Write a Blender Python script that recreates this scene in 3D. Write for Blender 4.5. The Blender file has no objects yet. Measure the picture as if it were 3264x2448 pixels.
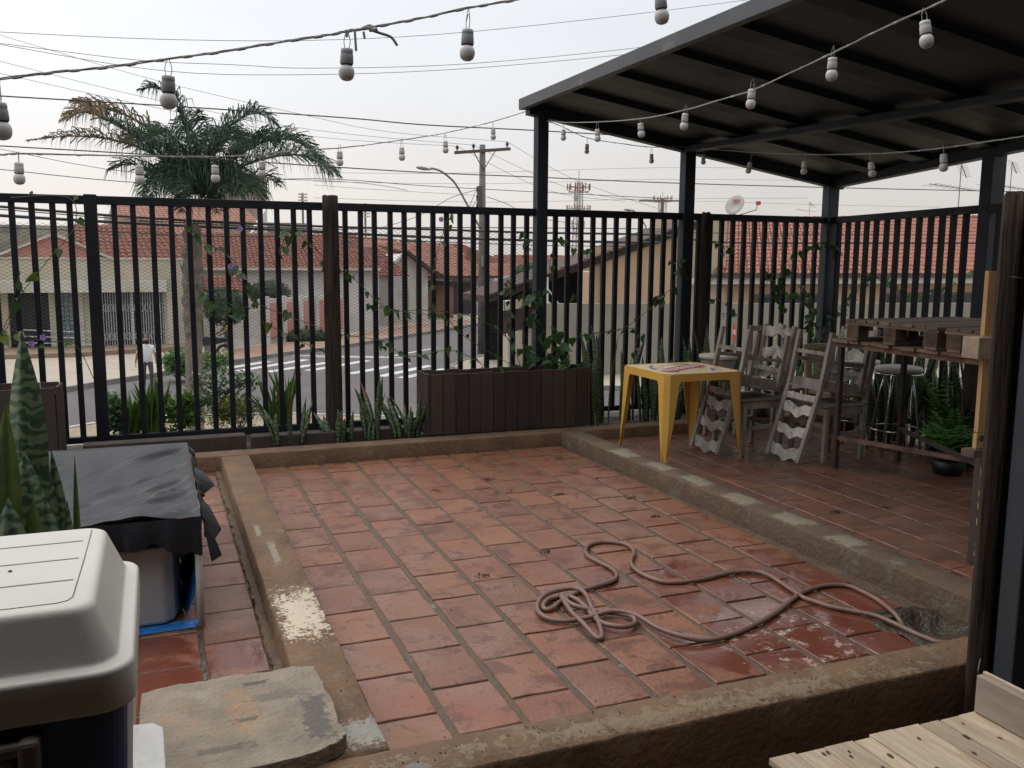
import bpy, bmesh, math, random
from mathutils import Vector, Matrix, Euler
R = math.radians
sc = bpy.context.scene
# ---------------- camera, world, sun, exposure ----------------
cam_d = bpy.data.cameras.new('camera'); cam = bpy.data.objects.new('camera', cam_d)
sc.collection.objects.link(cam); sc.camera = cam
rt = Vector((0.930125, -0.367172, 0.00726)); dn = Vector((-0.044098, -0.131291, -0.990363)); fw = Vector((0.364587, 0.920841, -0.138309))
mt = Matrix((rt, -dn, -fw)).transposed().to_4x4(); mt.translation = Vector((0, 0, 1.6))
cam.matrix_world = mt
cam_d.sensor_width = 36; cam_d.lens = 36 * 2868 / 3264; cam_d.clip_start = 0.05; cam_d.clip_end = 3000
w = bpy.data.worlds.new('World'); sc.world = w; w.use_nodes = True
nt = w.node_tree; nt.nodes.clear()
def N(t, typ, **k):
    n = t.nodes.new(typ)
    for a, v in k.items(): setattr(n, a, v)
    return n
SUN_EL, SUN_AZ = R(52), R(-38)     # azimuth measured from +y towards +x
wo = N(nt, 'ShaderNodeOutputWorld'); add = N(nt, 'ShaderNodeAddShader')
sky = N(nt, 'ShaderNodeTexSky', sky_type='NISHITA'); sky.sun_disc = False
sky.sun_elevation = SUN_EL; sky.sun_rotation = SUN_AZ; sky.air_density = 1.0; sky.dust_density = 3.0
b1 = N(nt, 'ShaderNodeBackground'); b1.inputs[1].default_value = 0.012
nt.links.new(sky.outputs[0], b1.inputs[0])
tc = N(nt, 'ShaderNodeTexCoord'); sep = N(nt, 'ShaderNodeSeparateXYZ')
nt.links.new(tc.outputs['Generated'], sep.inputs[0])
ramp = N(nt, 'ShaderNodeValToRGB')      # overcast veil: warm near the horizon, blue grey above, brighter cloud overhead
cr = ramp.color_ramp
cr.elements[0].position = 0.0; cr.elements[0].color = (0.79, 0.735, 0.69, 1)
cr.elements[1].position = 1.0; cr.elements[1].color = (0.86, 0.87, 0.88, 1)
for p, c in ((0.07, (0.79, 0.75, 0.725, 1)), (0.15, (0.765, 0.76, 0.765, 1)), (0.24, (0.76, 0.78, 0.805, 1)), (0.36, (0.83, 0.845, 0.86, 1))):
    e = cr.elements.new(p); e.color = c
nt.links.new(sep.outputs[2], ramp.inputs[0])
no = N(nt, 'ShaderNodeTexNoise'); no.inputs['Scale'].default_value = 1.6; no.inputs['Detail'].default_value = 5; no.inputs['Roughness'].default_value = .45
mp = N(nt, 'ShaderNodeMapping'); mp.inputs['Scale'].default_value = (1, 1, 3.2)
nt.links.new(tc.outputs['Generated'], mp.inputs[0]); nt.links.new(mp.outputs[0], no.inputs[0])
mr = N(nt, 'ShaderNodeMapRange'); mr.inputs[1].default_value = .3; mr.inputs[2].default_value = .7; mr.inputs[3].default_value = .93; mr.inputs[4].default_value = 1.09
nt.links.new(no.outputs[0], mr.inputs[0])
# cloud cover is thinner towards the sun: broad brightening around the sun's direction
sd = Vector((math.sin(SUN_AZ) * math.cos(SUN_EL), math.cos(SUN_AZ) * math.cos(SUN_EL), math.sin(SUN_EL)))
dp = N(nt, 'ShaderNodeVectorMath', operation='DOT_PRODUCT'); dp.inputs[1].default_value = sd
nt.links.new(tc.outputs['Generated'], dp.inputs[0])
mr2 = N(nt, 'ShaderNodeMapRange'); mr2.inputs[1].default_value = .2; mr2.inputs[2].default_value = 1.0; mr2.inputs[3].default_value = .86; mr2.inputs[4].default_value = 1.4
nt.links.new(dp.outputs['Value'], mr2.inputs[0])
mm = N(nt, 'ShaderNodeMath', operation='MULTIPLY'); nt.links.new(mr.outputs[0], mm.inputs[0]); nt.links.new(mr2.outputs[0], mm.inputs[1])
# overcast luminance rises from the horizon to the zenith (CIE overcast sky)
mr3 = N(nt, 'ShaderNodeMapRange'); mr3.inputs[1].default_value = .3; mr3.inputs[2].default_value = 1.0; mr3.inputs[3].default_value = .97; mr3.inputs[4].default_value = 1.9
nt.links.new(sep.outputs[2], mr3.inputs[0]); mm2 = N(nt, 'ShaderNodeMath', operation='MULTIPLY'); nt.links.new(mm.outputs[0], mm2.inputs[0]); nt.links.new(mr3.outputs[0], mm2.inputs[1])
b2 = N(nt, 'ShaderNodeBackground'); nt.links.new(ramp.outputs[0], b2.inputs[0]); nt.links.new(mm2.outputs[0], b2.inputs[1])
nt.links.new(b1.outputs[0], add.inputs[0]); nt.links.new(b2.outputs[0], add.inputs[1]); nt.links.new(add.outputs[0], wo.inputs[0])
sl = bpy.data.lights.new('sun', 'SUN'); sl.energy = .6; sl.angle = R(20); sl.color = (1, .95, .88)
so = bpy.data.objects.new('sun', sl); sc.collection.objects.link(so); so.rotation_euler = (-sd).to_track_quat('-Z', 'Y').to_euler()
vs = sc.view_settings; vs.view_transform = 'Standard'; vs.look = 'None'; vs.exposure = 0.0; vs.gamma = 1; vs.use_curve_mapping = False
# ---------------- materials ----------------
MATS = {}
def mat(name, col, rough=.7, col2=None, scale=6, detail=5, bump=0, bscale=None, metal=0, rand=0, stretch=None, spec=.5, trans=0, coord='Object', dirt=None, dscale=3, dlo=.5, dhi=.65, rough2=None, huej=0):
    if name in MATS: return MATS[name]
    m = bpy.data.materials.new(name); m.use_nodes = True; t = m.node_tree; p = t.nodes['Principled BSDF']; L = t.links.new
    p.inputs['Roughness'].default_value = rough; p.inputs['Metallic'].default_value = metal
    p.inputs['Specular IOR Level'].default_value = spec
    co = N(t, 'ShaderNodeTexCoord'); src = co.outputs[coord]
    if rand or coord == 'Object':
        oi = N(t, 'ShaderNodeObjectInfo'); va = N(t, 'ShaderNodeVectorMath', operation='ADD'); ms = N(t, 'ShaderNodeMath', operation='MULTIPLY'); ms.inputs[1].default_value = 57.
        L(oi.outputs['Random'], ms.inputs[0]); L(src, va.inputs[0]); L(ms.outputs[0], va.inputs[1]); src = va.outputs[0]
    if stretch:
        mpp = N(t, 'ShaderNodeMapping'); mpp.inputs['Scale'].default_value = stretch; L(src, mpp.inputs[0]); src = mpp.outputs[0]
    nz = N(t, 'ShaderNodeTexNoise'); nz.inputs['Scale'].default_value = scale; nz.inputs['Detail'].default_value = detail; nz.inputs['Roughness'].default_value = .6; L(src, nz.inputs[0])
    c2 = col2 or tuple(c * .7 for c in col)
    mx = N(t, 'ShaderNodeMix', data_type='RGBA'); mx.inputs[6].default_value = (*col, 1); mx.inputs[7].default_value = (*c2, 1)
    r1 = N(t, 'ShaderNodeMapRange'); r1.inputs[1].default_value = .35; r1.inputs[2].default_value = .65; L(nz.outputs[0], r1.inputs[0]); L(r1.outputs[0], mx.inputs[0])
    out = mx.outputs[2]
    if dirt:
        n2 = N(t, 'ShaderNodeTexNoise'); n2.inputs['Scale'].default_value = dscale; n2.inputs['Detail'].default_value = 8; n2.inputs['Roughness'].default_value = .7; L(src, n2.inputs[0])
        r2 = N(t, 'ShaderNodeMapRange'); r2.inputs[1].default_value = dlo; r2.inputs[2].default_value = dhi; L(n2.outputs[0], r2.inputs[0])
        m2 = N(t, 'ShaderNodeMix', data_type='RGBA'); L(out, m2.inputs[6]); m2.inputs[7].default_value = (*dirt, 1); L(r2.outputs[0], m2.inputs[0]); out = m2.outputs[2]
    if rand:
        oi2 = N(t, 'ShaderNodeObjectInfo'); hs = N(t, 'ShaderNodeHueSaturation'); r3 = N(t, 'ShaderNodeMapRange'); r3.inputs[3].default_value = 1 - rand; r3.inputs[4].default_value = 1 + rand
        L(oi2.outputs['Random'], r3.inputs[0]); L(r3.outputs[0], hs.inputs['Value']); L(out, hs.inputs['Color']); out = hs.outputs[0]
        if huej:
            wn = N(t, 'ShaderNodeTexWhiteNoise', noise_dimensions='1D'); L(oi2.outputs['Random'], wn.inputs['W']); r4 = N(t, 'ShaderNodeMapRange'); r4.inputs[3].default_value = .5 - huej; r4.inputs[4].default_value = .5 + huej
            L(wn.outputs[0], r4.inputs[0]); L(r4.outputs[0], hs.inputs['Hue'])
    L(out, p.inputs['Base Color'])
    if rough2 is not None:
        r5 = N(t, 'ShaderNodeMapRange'); r5.inputs[1].default_value = .35; r5.inputs[2].default_value = .65; r5.inputs[3].default_value = rough; r5.inputs[4].default_value = rough2; L(nz.outputs[0], r5.inputs[0]); L(r5.outputs[0], p.inputs['Roughness'])
    if bump:
        nb = N(t, 'ShaderNodeTexNoise'); nb.inputs['Scale'].default_value = bscale or scale * 6; nb.inputs['Detail'].default_value = 5; L(src, nb.inputs[0])
        bp = N(t, 'ShaderNodeBump'); bp.inputs['Strength'].default_value = bump; bp.inputs['Distance'].default_value = .01; L(nb.outputs[0], bp.inputs['Height']); L(bp.outputs[0], p.inputs['Normal'])
    if trans:
        tr = N(t, 'ShaderNodeBsdfTranslucent'); L(out, tr.inputs[0]); ms2 = N(t, 'ShaderNodeMixShader'); ms2.inputs[0].default_value = trans
        L(p.outputs[0], ms2.inputs[1]); L(tr.outputs[0], ms2.inputs[2]); L(ms2.outputs[0], t.nodes['Material Output'].inputs[0])
    MATS[name] = m; return m
def tile_mat():
    m = mat('terracotta', (.18, .070, .038), .5, (.215, .084, .044), 5, 4, .25, 60, rand=.2, huej=.007)
    t = m.node_tree; L = t.links.new; p = t.nodes['Principled BSDF']
    base = p.inputs['Base Color'].links[0].from_socket
    geo = N(t, 'ShaderNodeNewGeometry')
    oi = N(t, 'ShaderNodeObjectInfo')
    # pinkish pale bloom on each tile
    tc = N(t, 'ShaderNodeTexCoord'); va = N(t, 'ShaderNodeVectorMath', operation='ADD'); mu = N(t, 'ShaderNodeMath', operation='MULTIPLY'); mu.inputs[1].default_value = 91; L(oi.outputs['Random'], mu.inputs[0]); L(tc.outputs['Object'], va.inputs[0]); L(mu.outputs[0], va.inputs[1])
    n0 = N(t, 'ShaderNodeTexNoise'); n0.inputs['Scale'].default_value = 3.2; n0.inputs['Detail'].default_value = 4; L(va.outputs[0], n0.inputs[0])
    r0 = N(t, 'ShaderNodeMapRange'); r0.inputs[1].default_value = .38; r0.inputs[2].default_value = .68; r0.inputs[4].default_value = .8; L(n0.outputs[0], r0.inputs[0])
    m0 = N(t, 'ShaderNodeMix', data_type='RGBA'); L(base, m0.inputs[6]); m0.inputs[7].default_value = (.225, .108, .070, 1); L(r0.outputs[0], m0.inputs[0])
    # damp blotches, ragged, darker red brown
    n1 = N(t, 'ShaderNodeTexNoise'); n1.inputs['Scale'].default_value = 6.5; n1.inputs['Detail'].default_value = 9; n1.inputs['Roughness'].default_value = .68; n1.inputs['Distortion'].default_value = .5; L(va.outputs[0], n1.inputs[0])
    r1 = N(t, 'ShaderNodeMapRange'); r1.inputs[1].default_value = .525; r1.inputs[2].default_value = .585; r1.inputs[4].default_value = .85; L(n1.outputs[0], r1.inputs[0])
    m1 = N(t, 'ShaderNodeMix', data_type='RGBA'); L(m0.outputs[2], m1.inputs[6]); m1.inputs[7].default_value = (.115, .042, .025, 1); L(r1.outputs[0], m1.inputs[0])
    n4 = N(t, 'ShaderNodeTexNoise'); n4.inputs['Scale'].default_value = 38; n4.inputs['Detail'].default_value = 4; L(va.outputs[0], n4.inputs[0])
    r4 = N(t, 'ShaderNodeMapRange'); r4.inputs[1].default_value = .62; r4.inputs[2].default_value = .67; r4.inputs[4].default_value = .7; L(n4.outputs[0], r4.inputs[0])
    m4 = N(t, 'ShaderNodeMix', data_type='RGBA'); L(m1.outputs[2], m4.inputs[6]); m4.inputs[7].default_value = (.10, .045, .03, 1); L(r4.outputs[0], m4.inputs[0])
    # standing water near the drain hole and by the pipe frame (world position)
    sx = N(t, 'ShaderNodeSeparateXYZ'); L(geo.outputs['Position'], sx.inputs[0])
    def near(cx, cy, rad):
        sb = N(t, 'ShaderNodeVectorMath', operation='DISTANCE'); L(geo.outputs['Position'], sb.inputs[0]); sb.inputs[1].default_value = (cx, cy, 0)
        q = N(t, 'ShaderNodeMapRange'); q.inputs[1].default_value = rad; q.inputs[2].default_value = rad * .35; q.inputs[3].default_value = 0; q.inputs[4].default_value = .30; L(sb.outputs['Value'], q.inputs[0]); return q.outputs[0]
    a1 = N(t, 'ShaderNodeMath', operation='ADD'); L(near(2.75, 3.1, 1.25), a1.inputs[0]); L(near(-.1, 3.4, .75), a1.inputs[1])
    n2 = N(t, 'ShaderNodeTexNoise'); n2.inputs['Scale'].default_value = 3.2; n2.inputs['Detail'].default_value = 6; L(geo.outputs['Position'], n2.inputs[0])
    a2 = N(t, 'ShaderNodeMath', operation='ADD'); L(a1.outputs[0], a2.inputs[0]); L(n2.outputs[0], a2.inputs[1])
    r2 = N(t, 'ShaderNodeMapRange'); r2.inputs[1].default_value = .66; r2.inputs[2].default_value = .74; L(a2.outputs[0], r2.inputs[0])
    m2 = N(t, 'ShaderNodeMix', data_type='RGBA'); L(m4.outputs[2], m2.inputs[6]); m2.inputs[7].default_value = (.12, .032, .02, 1)
    mm = N(t, 'ShaderNodeMath', operation='MULTIPLY'); mm.inputs[1].default_value = .8; L(r2.outputs[0], mm.inputs[0]); L(mm.outputs[0], m2.inputs[0])
    # chalky lime streaks left where the water dries
    n7 = N(t, 'ShaderNodeTexNoise'); n7.inputs['Scale'].default_value = 14; n7.inputs['Detail'].default_value = 9; n7.inputs['Roughness'].default_value = .75; L(geo.outputs['Position'], n7.inputs[0])
    a7 = N(t, 'ShaderNodeMath', operation='ADD'); L(n7.outputs[0], a7.inputs[0]); L(near(2.45, 2.95, .75), a7.inputs[1])
    r7 = N(t, 'ShaderNodeMapRange'); r7.inputs[1].default_value = .84; r7.inputs[2].default_value = .90; r7.inputs[4].default_value = .75; L(a7.outputs[0], r7.inputs[0])
    m7 = N(t, 'ShaderNodeMix', data_type='RGBA'); L(m2.outputs[2], m7.inputs[6]); m7.inputs[7].default_value = (.5, .4, .36, 1); L(r7.outputs[0], m7.inputs[0]); L(m7.outputs[2], p.inputs['Base Color'])
    r3 = N(t, 'ShaderNodeMapRange'); r3.inputs[3].default_value = .36; r3.inputs[4].default_value = .06; L(r2.outputs[0], r3.inputs[0]); 
    r5 = N(t, 'ShaderNodeMapRange'); r5.inputs[1].default_value = .4; r5.inputs[2].default_value = .7; r5.inputs[3].default_value = .12; r5.inputs[4].default_value = -.14; L(n0.outputs[0], r5.inputs[0])
    a5 = N(t, 'ShaderNodeMath', operation='ADD', use_clamp=True); L(r3.outputs[0], a5.inputs[0]); L(r5.outputs[0], a5.inputs[1]); L(a5.outputs[0], p.inputs['Roughness'])
    bp = p.inputs['Normal'].links[0].from_node; r6 = N(t, 'ShaderNodeMapRange'); r6.inputs[3].default_value = .3; r6.inputs[4].default_value = .03; L(r2.outputs[0], r6.inputs[0]); L(r6.outputs[0], bp.inputs['Strength'])
    return m
def shaded_tile():  # covered patio copy: canopy shade painted into the tile colour as brown noise
    m = tilem.copy(); m.name = 'shaded_terracotta'; t = m.node_tree; L = t.links.new; p = t.nodes['Principled BSDF']; out = p.inputs['Base Color'].links[0].from_socket
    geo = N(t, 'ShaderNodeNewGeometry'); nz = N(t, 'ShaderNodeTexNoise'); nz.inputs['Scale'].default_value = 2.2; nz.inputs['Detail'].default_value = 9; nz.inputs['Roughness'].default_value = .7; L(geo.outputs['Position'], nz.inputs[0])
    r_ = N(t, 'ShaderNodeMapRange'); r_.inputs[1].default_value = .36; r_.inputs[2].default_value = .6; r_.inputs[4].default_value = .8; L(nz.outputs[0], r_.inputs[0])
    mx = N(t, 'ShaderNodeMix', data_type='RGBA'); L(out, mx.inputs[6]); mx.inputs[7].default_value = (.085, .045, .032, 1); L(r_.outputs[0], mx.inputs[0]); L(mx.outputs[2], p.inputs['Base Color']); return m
def banded_leaf():
    m = bpy.data.materials.new('banded_leaf'); m.use_nodes = True; t = m.node_tree; p = t.nodes['Principled BSDF']; L = t.links.new
    tc = N(t, 'ShaderNodeTexCoord'); oi = N(t, 'ShaderNodeObjectInfo'); va = N(t, 'ShaderNodeVectorMath', operation='ADD'); ms = N(t, 'ShaderNodeMath', operation='MULTIPLY'); ms.inputs[1].default_value = 31; L(oi.outputs['Random'], ms.inputs[0]); L(tc.outputs['Object'], va.inputs[0]); L(ms.outputs[0], va.inputs[1])
    wv = N(t, 'ShaderNodeTexWave', bands_direction='Z'); wv.inputs['Scale'].default_value = 9; wv.inputs['Distortion'].default_value = 9; wv.inputs['Detail'].default_value = 4; wv.inputs['Detail Scale'].default_value = 2.5; L(va.outputs[0], wv.inputs[0])
    cr = N(t, 'ShaderNodeValToRGB'); cr.color_ramp.elements[0].color = (.028, .058, .028, 1); cr.color_ramp.elements[0].position = .3; cr.color_ramp.elements[1].color = (.12, .165, .085, 1); cr.color_ramp.elements[1].position = .75; L(wv.outputs[0], cr.inputs[0]); L(cr.outputs[0], p.inputs['Base Color'])
    p.inputs['Roughness'].default_value = .42; MATS['banded_leaf'] = m; return m
# ---------------- mesh helpers ----------------
ORG = {}
MESHN = {}
def setp(o, label=None, cat=None, group=None, kind=None):
    if label: o['label'] = label
    if cat: o['category'] = cat
    if group: o['group'] = group
    if kind: o['kind'] = kind
    return o
def thing(name, label, cat, loc=(0, 0, 0), group=None, rotz=0):
    o = bpy.data.objects.new(name, None); sc.collection.objects.link(o); o.empty_display_size = .1
    o.location = loc; o.rotation_euler = (0, 0, rotz); ORG[o] = Vector(loc); return setp(o, label, cat, group)
class MB:
    def __init__(s): s.v = []; s.f = []; s.mi = []; s.cur = 0
    def add(s, vs, fs):
        b = len(s.v); s.v += [tuple(q) for q in vs]; s.f += [tuple(b + i for i in f) for f in fs]; s.mi += [s.cur] * len(fs); return s
    def box(s, x0, x1, y0, y1, z0, z1, rz=0, M=None):
        vs = [Vector((x, y, z)) for z in (z0, z1) for y in (y0, y1) for x in (x0, x1)]
        if rz:
            c = Vector(((x0 + x1) / 2, (y0 + y1) / 2, 0)); rm = Matrix.Rotation(rz, 3, 'Z'); vs = [rm @ (q - c) + c for q in vs]
        if M: vs = [M @ q for q in vs]
        return s.add(vs, [(0, 2, 3, 1), (4, 5, 7, 6), (0, 1, 5, 4), (2, 6, 7, 3), (0, 4, 6, 2), (1, 3, 7, 5)])
    def bar(s, a, b, wd, dp, up=(0, 0, 1), taper=1):
        a = Vector(a); b = Vector(b); d = (b - a).normalized(); u = Vector(up)
        if abs(d.dot(u)) > .98: u = Vector((0, 1, 0))
        x = d.cross(u).normalized(); y = x.cross(d).normalized(); vs = []
        for q, k in ((a, 1), (b, taper)):
            for sx, sy in ((-1, -1), (1, -1), (1, 1), (-1, 1)): vs.append(q + x * sx * wd / 2 * k + y * sy * dp / 2 * k)
        return s.add(vs, [(3, 2, 1, 0), (4, 5, 6, 7), (0, 1, 5, 4), (1, 2, 6, 5), (2, 3, 7, 6), (3, 0, 4, 7)])
    def tube(s, pts, r, n=8, cap=True):
        pts = [Vector(q) for q in pts]; rs = r if isinstance(r, (list, tuple)) else [r] * len(pts); vs = []; fs = []; u = None
        for i, q in enumerate(pts):
            d = (pts[min(i + 1, len(pts) - 1)] - pts[max(i - 1, 0)]).normalized()
            if u is None: u = d.orthogonal().normalized()
            u = (u - d * u.dot(d)).normalized(); w_ = d.cross(u)
            for k in range(n): a = 2 * math.pi * k / n; vs.append(q + (u * math.cos(a) + w_ * math.sin(a)) * rs[i])
        for i in range(len(pts) - 1):
            for k in range(n): fs.append((i * n + k, i * n + (k + 1) % n, (i + 1) * n + (k + 1) % n, (i + 1) * n + k))
        if cap: fs.append(tuple(range(n - 1, -1, -1))); fs.append(tuple((len(pts) - 1) * n + k for k in range(n)))
        return s.add(vs, fs)
    def lathe(s, prof, c=(0, 0, 0), n=16, cap=True):
        vs = []; fs = []
        for r, z in prof:
            for k in range(n): a = 2 * math.pi * k / n; vs.append((c[0] + r * math.cos(a), c[1] + r * math.sin(a), c[2] + z))
        for i in range(len(prof) - 1):
            for k in range(n): fs.append((i * n + k, i * n + (k + 1) % n, (i + 1) * n + (k + 1) % n, (i + 1) * n + k))
        if cap: fs.append(tuple(range(n - 1, -1, -1))); fs.append(tuple((len(prof) - 1) * n + k for k in range(n)))
        return s.add(vs, fs)
    def prism(s, poly, z0, z1):
        n = len(poly); vs = [(x, y, z0) for x, y in poly] + [(x, y, z1) for x, y in poly]
        return s.add(vs, [tuple(range(n - 1, -1, -1)), tuple(range(n, 2 * n))] + [(i, (i + 1) % n, n + (i + 1) % n, n + i) for i in range(n)])
    def extr(s, poly, d):   # poly: 3d points, d: offset vector
        n = len(poly); poly = [Vector(q) for q in poly]; d = Vector(d)
        return s.add(poly + [q + d for q in poly], [tuple(range(n - 1, -1, -1)), tuple(range(n, 2 * n))] + [(i, (i + 1) % n, n + (i + 1) % n, n + i) for i in range(n)])
    def quad(s, *q): return s.add(q, [tuple(range(len(q)))])
    def build(s, name, mats, parent=None, smooth=False, bevel=0, seg=2, sub=0, local=False, fixn=True):
        me = bpy.data.meshes.new(name)
        if parent is not None and not local: o0 = ORG.get(parent, Vector())
        elif parent is None and not local:
            xs = [q[0] for q in s.v]; ys = [q[1] for q in s.v]; zs = [q[2] for q in s.v]; o0 = Vector(((min(xs) + max(xs)) / 2, (min(ys) + max(ys)) / 2, min(zs)))
        else: o0 = Vector()
        me.from_pydata([Vector(q) - o0 for q in s.v], [], s.f)
        for m_ in (mats if isinstance(mats, (list, tuple)) else [mats]): me.materials.append(m_)
        if any(s.mi): me.polygons.foreach_set('material_index', s.mi)
        if fixn:
            bm = bmesh.new(); bm.from_mesh(me); bmesh.ops.recalc_face_normals(bm, faces=bm.faces); bm.to_mesh(me); bm.free()
        if smooth: me.polygons.foreach_set('use_smooth', [True] * len(me.polygons))
        o = bpy.data.objects.new(name, me); sc.collection.objects.link(o)
        if parent is not None: o.parent = parent; ORG[o] = ORG.get(parent, Vector()) if not local else Vector()
        else: o.location = o0; ORG[o] = o0
        if bevel: bv = o.modifiers.new('b', 'BEVEL'); bv.width = bevel; bv.segments = seg; bv.limit_method = 'ANGLE'; bv.angle_limit = R(35)
        if sub: sb = o.modifiers.new('s', 'SUBSURF'); sb.levels = sub; sb.render_levels = sub
        return o
def inst(name, me, parent, loc=(0, 0, 0), rot=(0, 0, 0), scale=(1, 1, 1)):
    o = bpy.data.objects.new(name, me); sc.collection.objects.link(o)
    if parent is not None: o.parent = parent
    o.location = Vector(loc) - (ORG.get(parent, Vector()) if parent is not None else Vector()); o.rotation_euler = rot; o.scale = scale; return o
def copy_tree(o, parent=None):
    c = o.copy(); sc.collection.objects.link(c)
    if parent is not None: c.parent = parent
    for ch in list(o.children): copy_tree(ch, c)
    return c
def struct(o): o['kind'] = 'structure'; return o
def stuff(o): o['kind'] = 'stuff'; return o
def cmr(pts, n=6):   # catmull-rom
    pts = [Vector(q) for q in pts]; P = [pts[0]] + pts + [pts[-1]]; out = []
    for i in range(1, len(P) - 2):
        a, b, c, d = P[i - 1:i + 3]
        for k in range(n):
            t = k / n; out.append(.5 * ((2 * b) + (c - a) * t + (2 * a - 5 * b + 4 * c - d) * t * t + (3 * b - a - 3 * c + d) * t ** 3))
    return out + [pts[-1]]
def text_mesh(body, size, M, mat_, name, parent, depth=.001):
    cu = bpy.data.curves.new('t', 'FONT'); cu.body = body; cu.size = size; cu.align_x = 'CENTER'; cu.align_y = 'CENTER'; cu.extrude = depth; cu.offset = size * .02
    to = bpy.data.objects.new('t', cu); sc.collection.objects.link(to); dg = bpy.context.evaluated_depsgraph_get(); me = bpy.data.meshes.new_from_object(to.evaluated_get(dg)); bpy.data.objects.remove(to)
    me.transform(M); me.transform(Matrix.Translation(-ORG.get(parent, Vector()))); me.materials.clear(); me.materials.append(mat_); o = bpy.data.objects.new(name, me); sc.collection.objects.link(o); o.parent = parent; return o
rnd = random.Random(7)
U = rnd.uniform
# material palette
black = mat('black_paint', (.008, .009, .013), .45, (.013, .014, .018), 3, rough2=.65, spec=.2)
steel = mat('blue_black_steel', (.010, .015, .024), .45, (.014, .019, .028), 2, rough2=.65, dirt=(.035, .032, .03), dscale=5, dlo=.62, dhi=.8, spec=.35)
tilem = tile_mat()
groutm = mat('grout', (.125, .078, .043), .8, (.075, .05, .032), 9, 7, .9, 55, rough2=.55, dirt=(.24, .21, .17), dscale=9, dlo=.6, dhi=.75)
kerbm = mat('brown_cement', (.165, .09, .045), .8, (.105, .06, .033), 5, 8, .8, 40, dirt=(.21, .165, .12), dscale=7, dlo=.56, dhi=.74)
kerbm2 = mat('grey_stained_cement', (.125, .076, .041), .8, (.075, .05, .031), 5, 8, .8, 40, dirt=(.17, .14, .095), dscale=5, dlo=.54, dhi=.72)
dwood = mat('dark_weathered_wood', (.062, .04, .03), .8, (.032, .022, .018), 7, 6, .8, 30, stretch=(1, 1, .12), rand=.2)
pwood = mat('planter_wood', (.05, .03, .022), .75, (.035, .022, .018), 6, 6, .5, 30, stretch=(1, 1, .15), rand=.3)
leafm = mat('vine_leaf', (.055, .115, .032), .5, (.028, .07, .022), 9, rand=.35, trans=.35, huej=.02)
stemm = mat('stem', (.08, .085, .04), .7, (.05, .05, .025), 10)
whitep = mat('white_wall_paint', (.62, .60, .56), .8, (.52, .50, .46), 1.5, 6)
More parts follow.
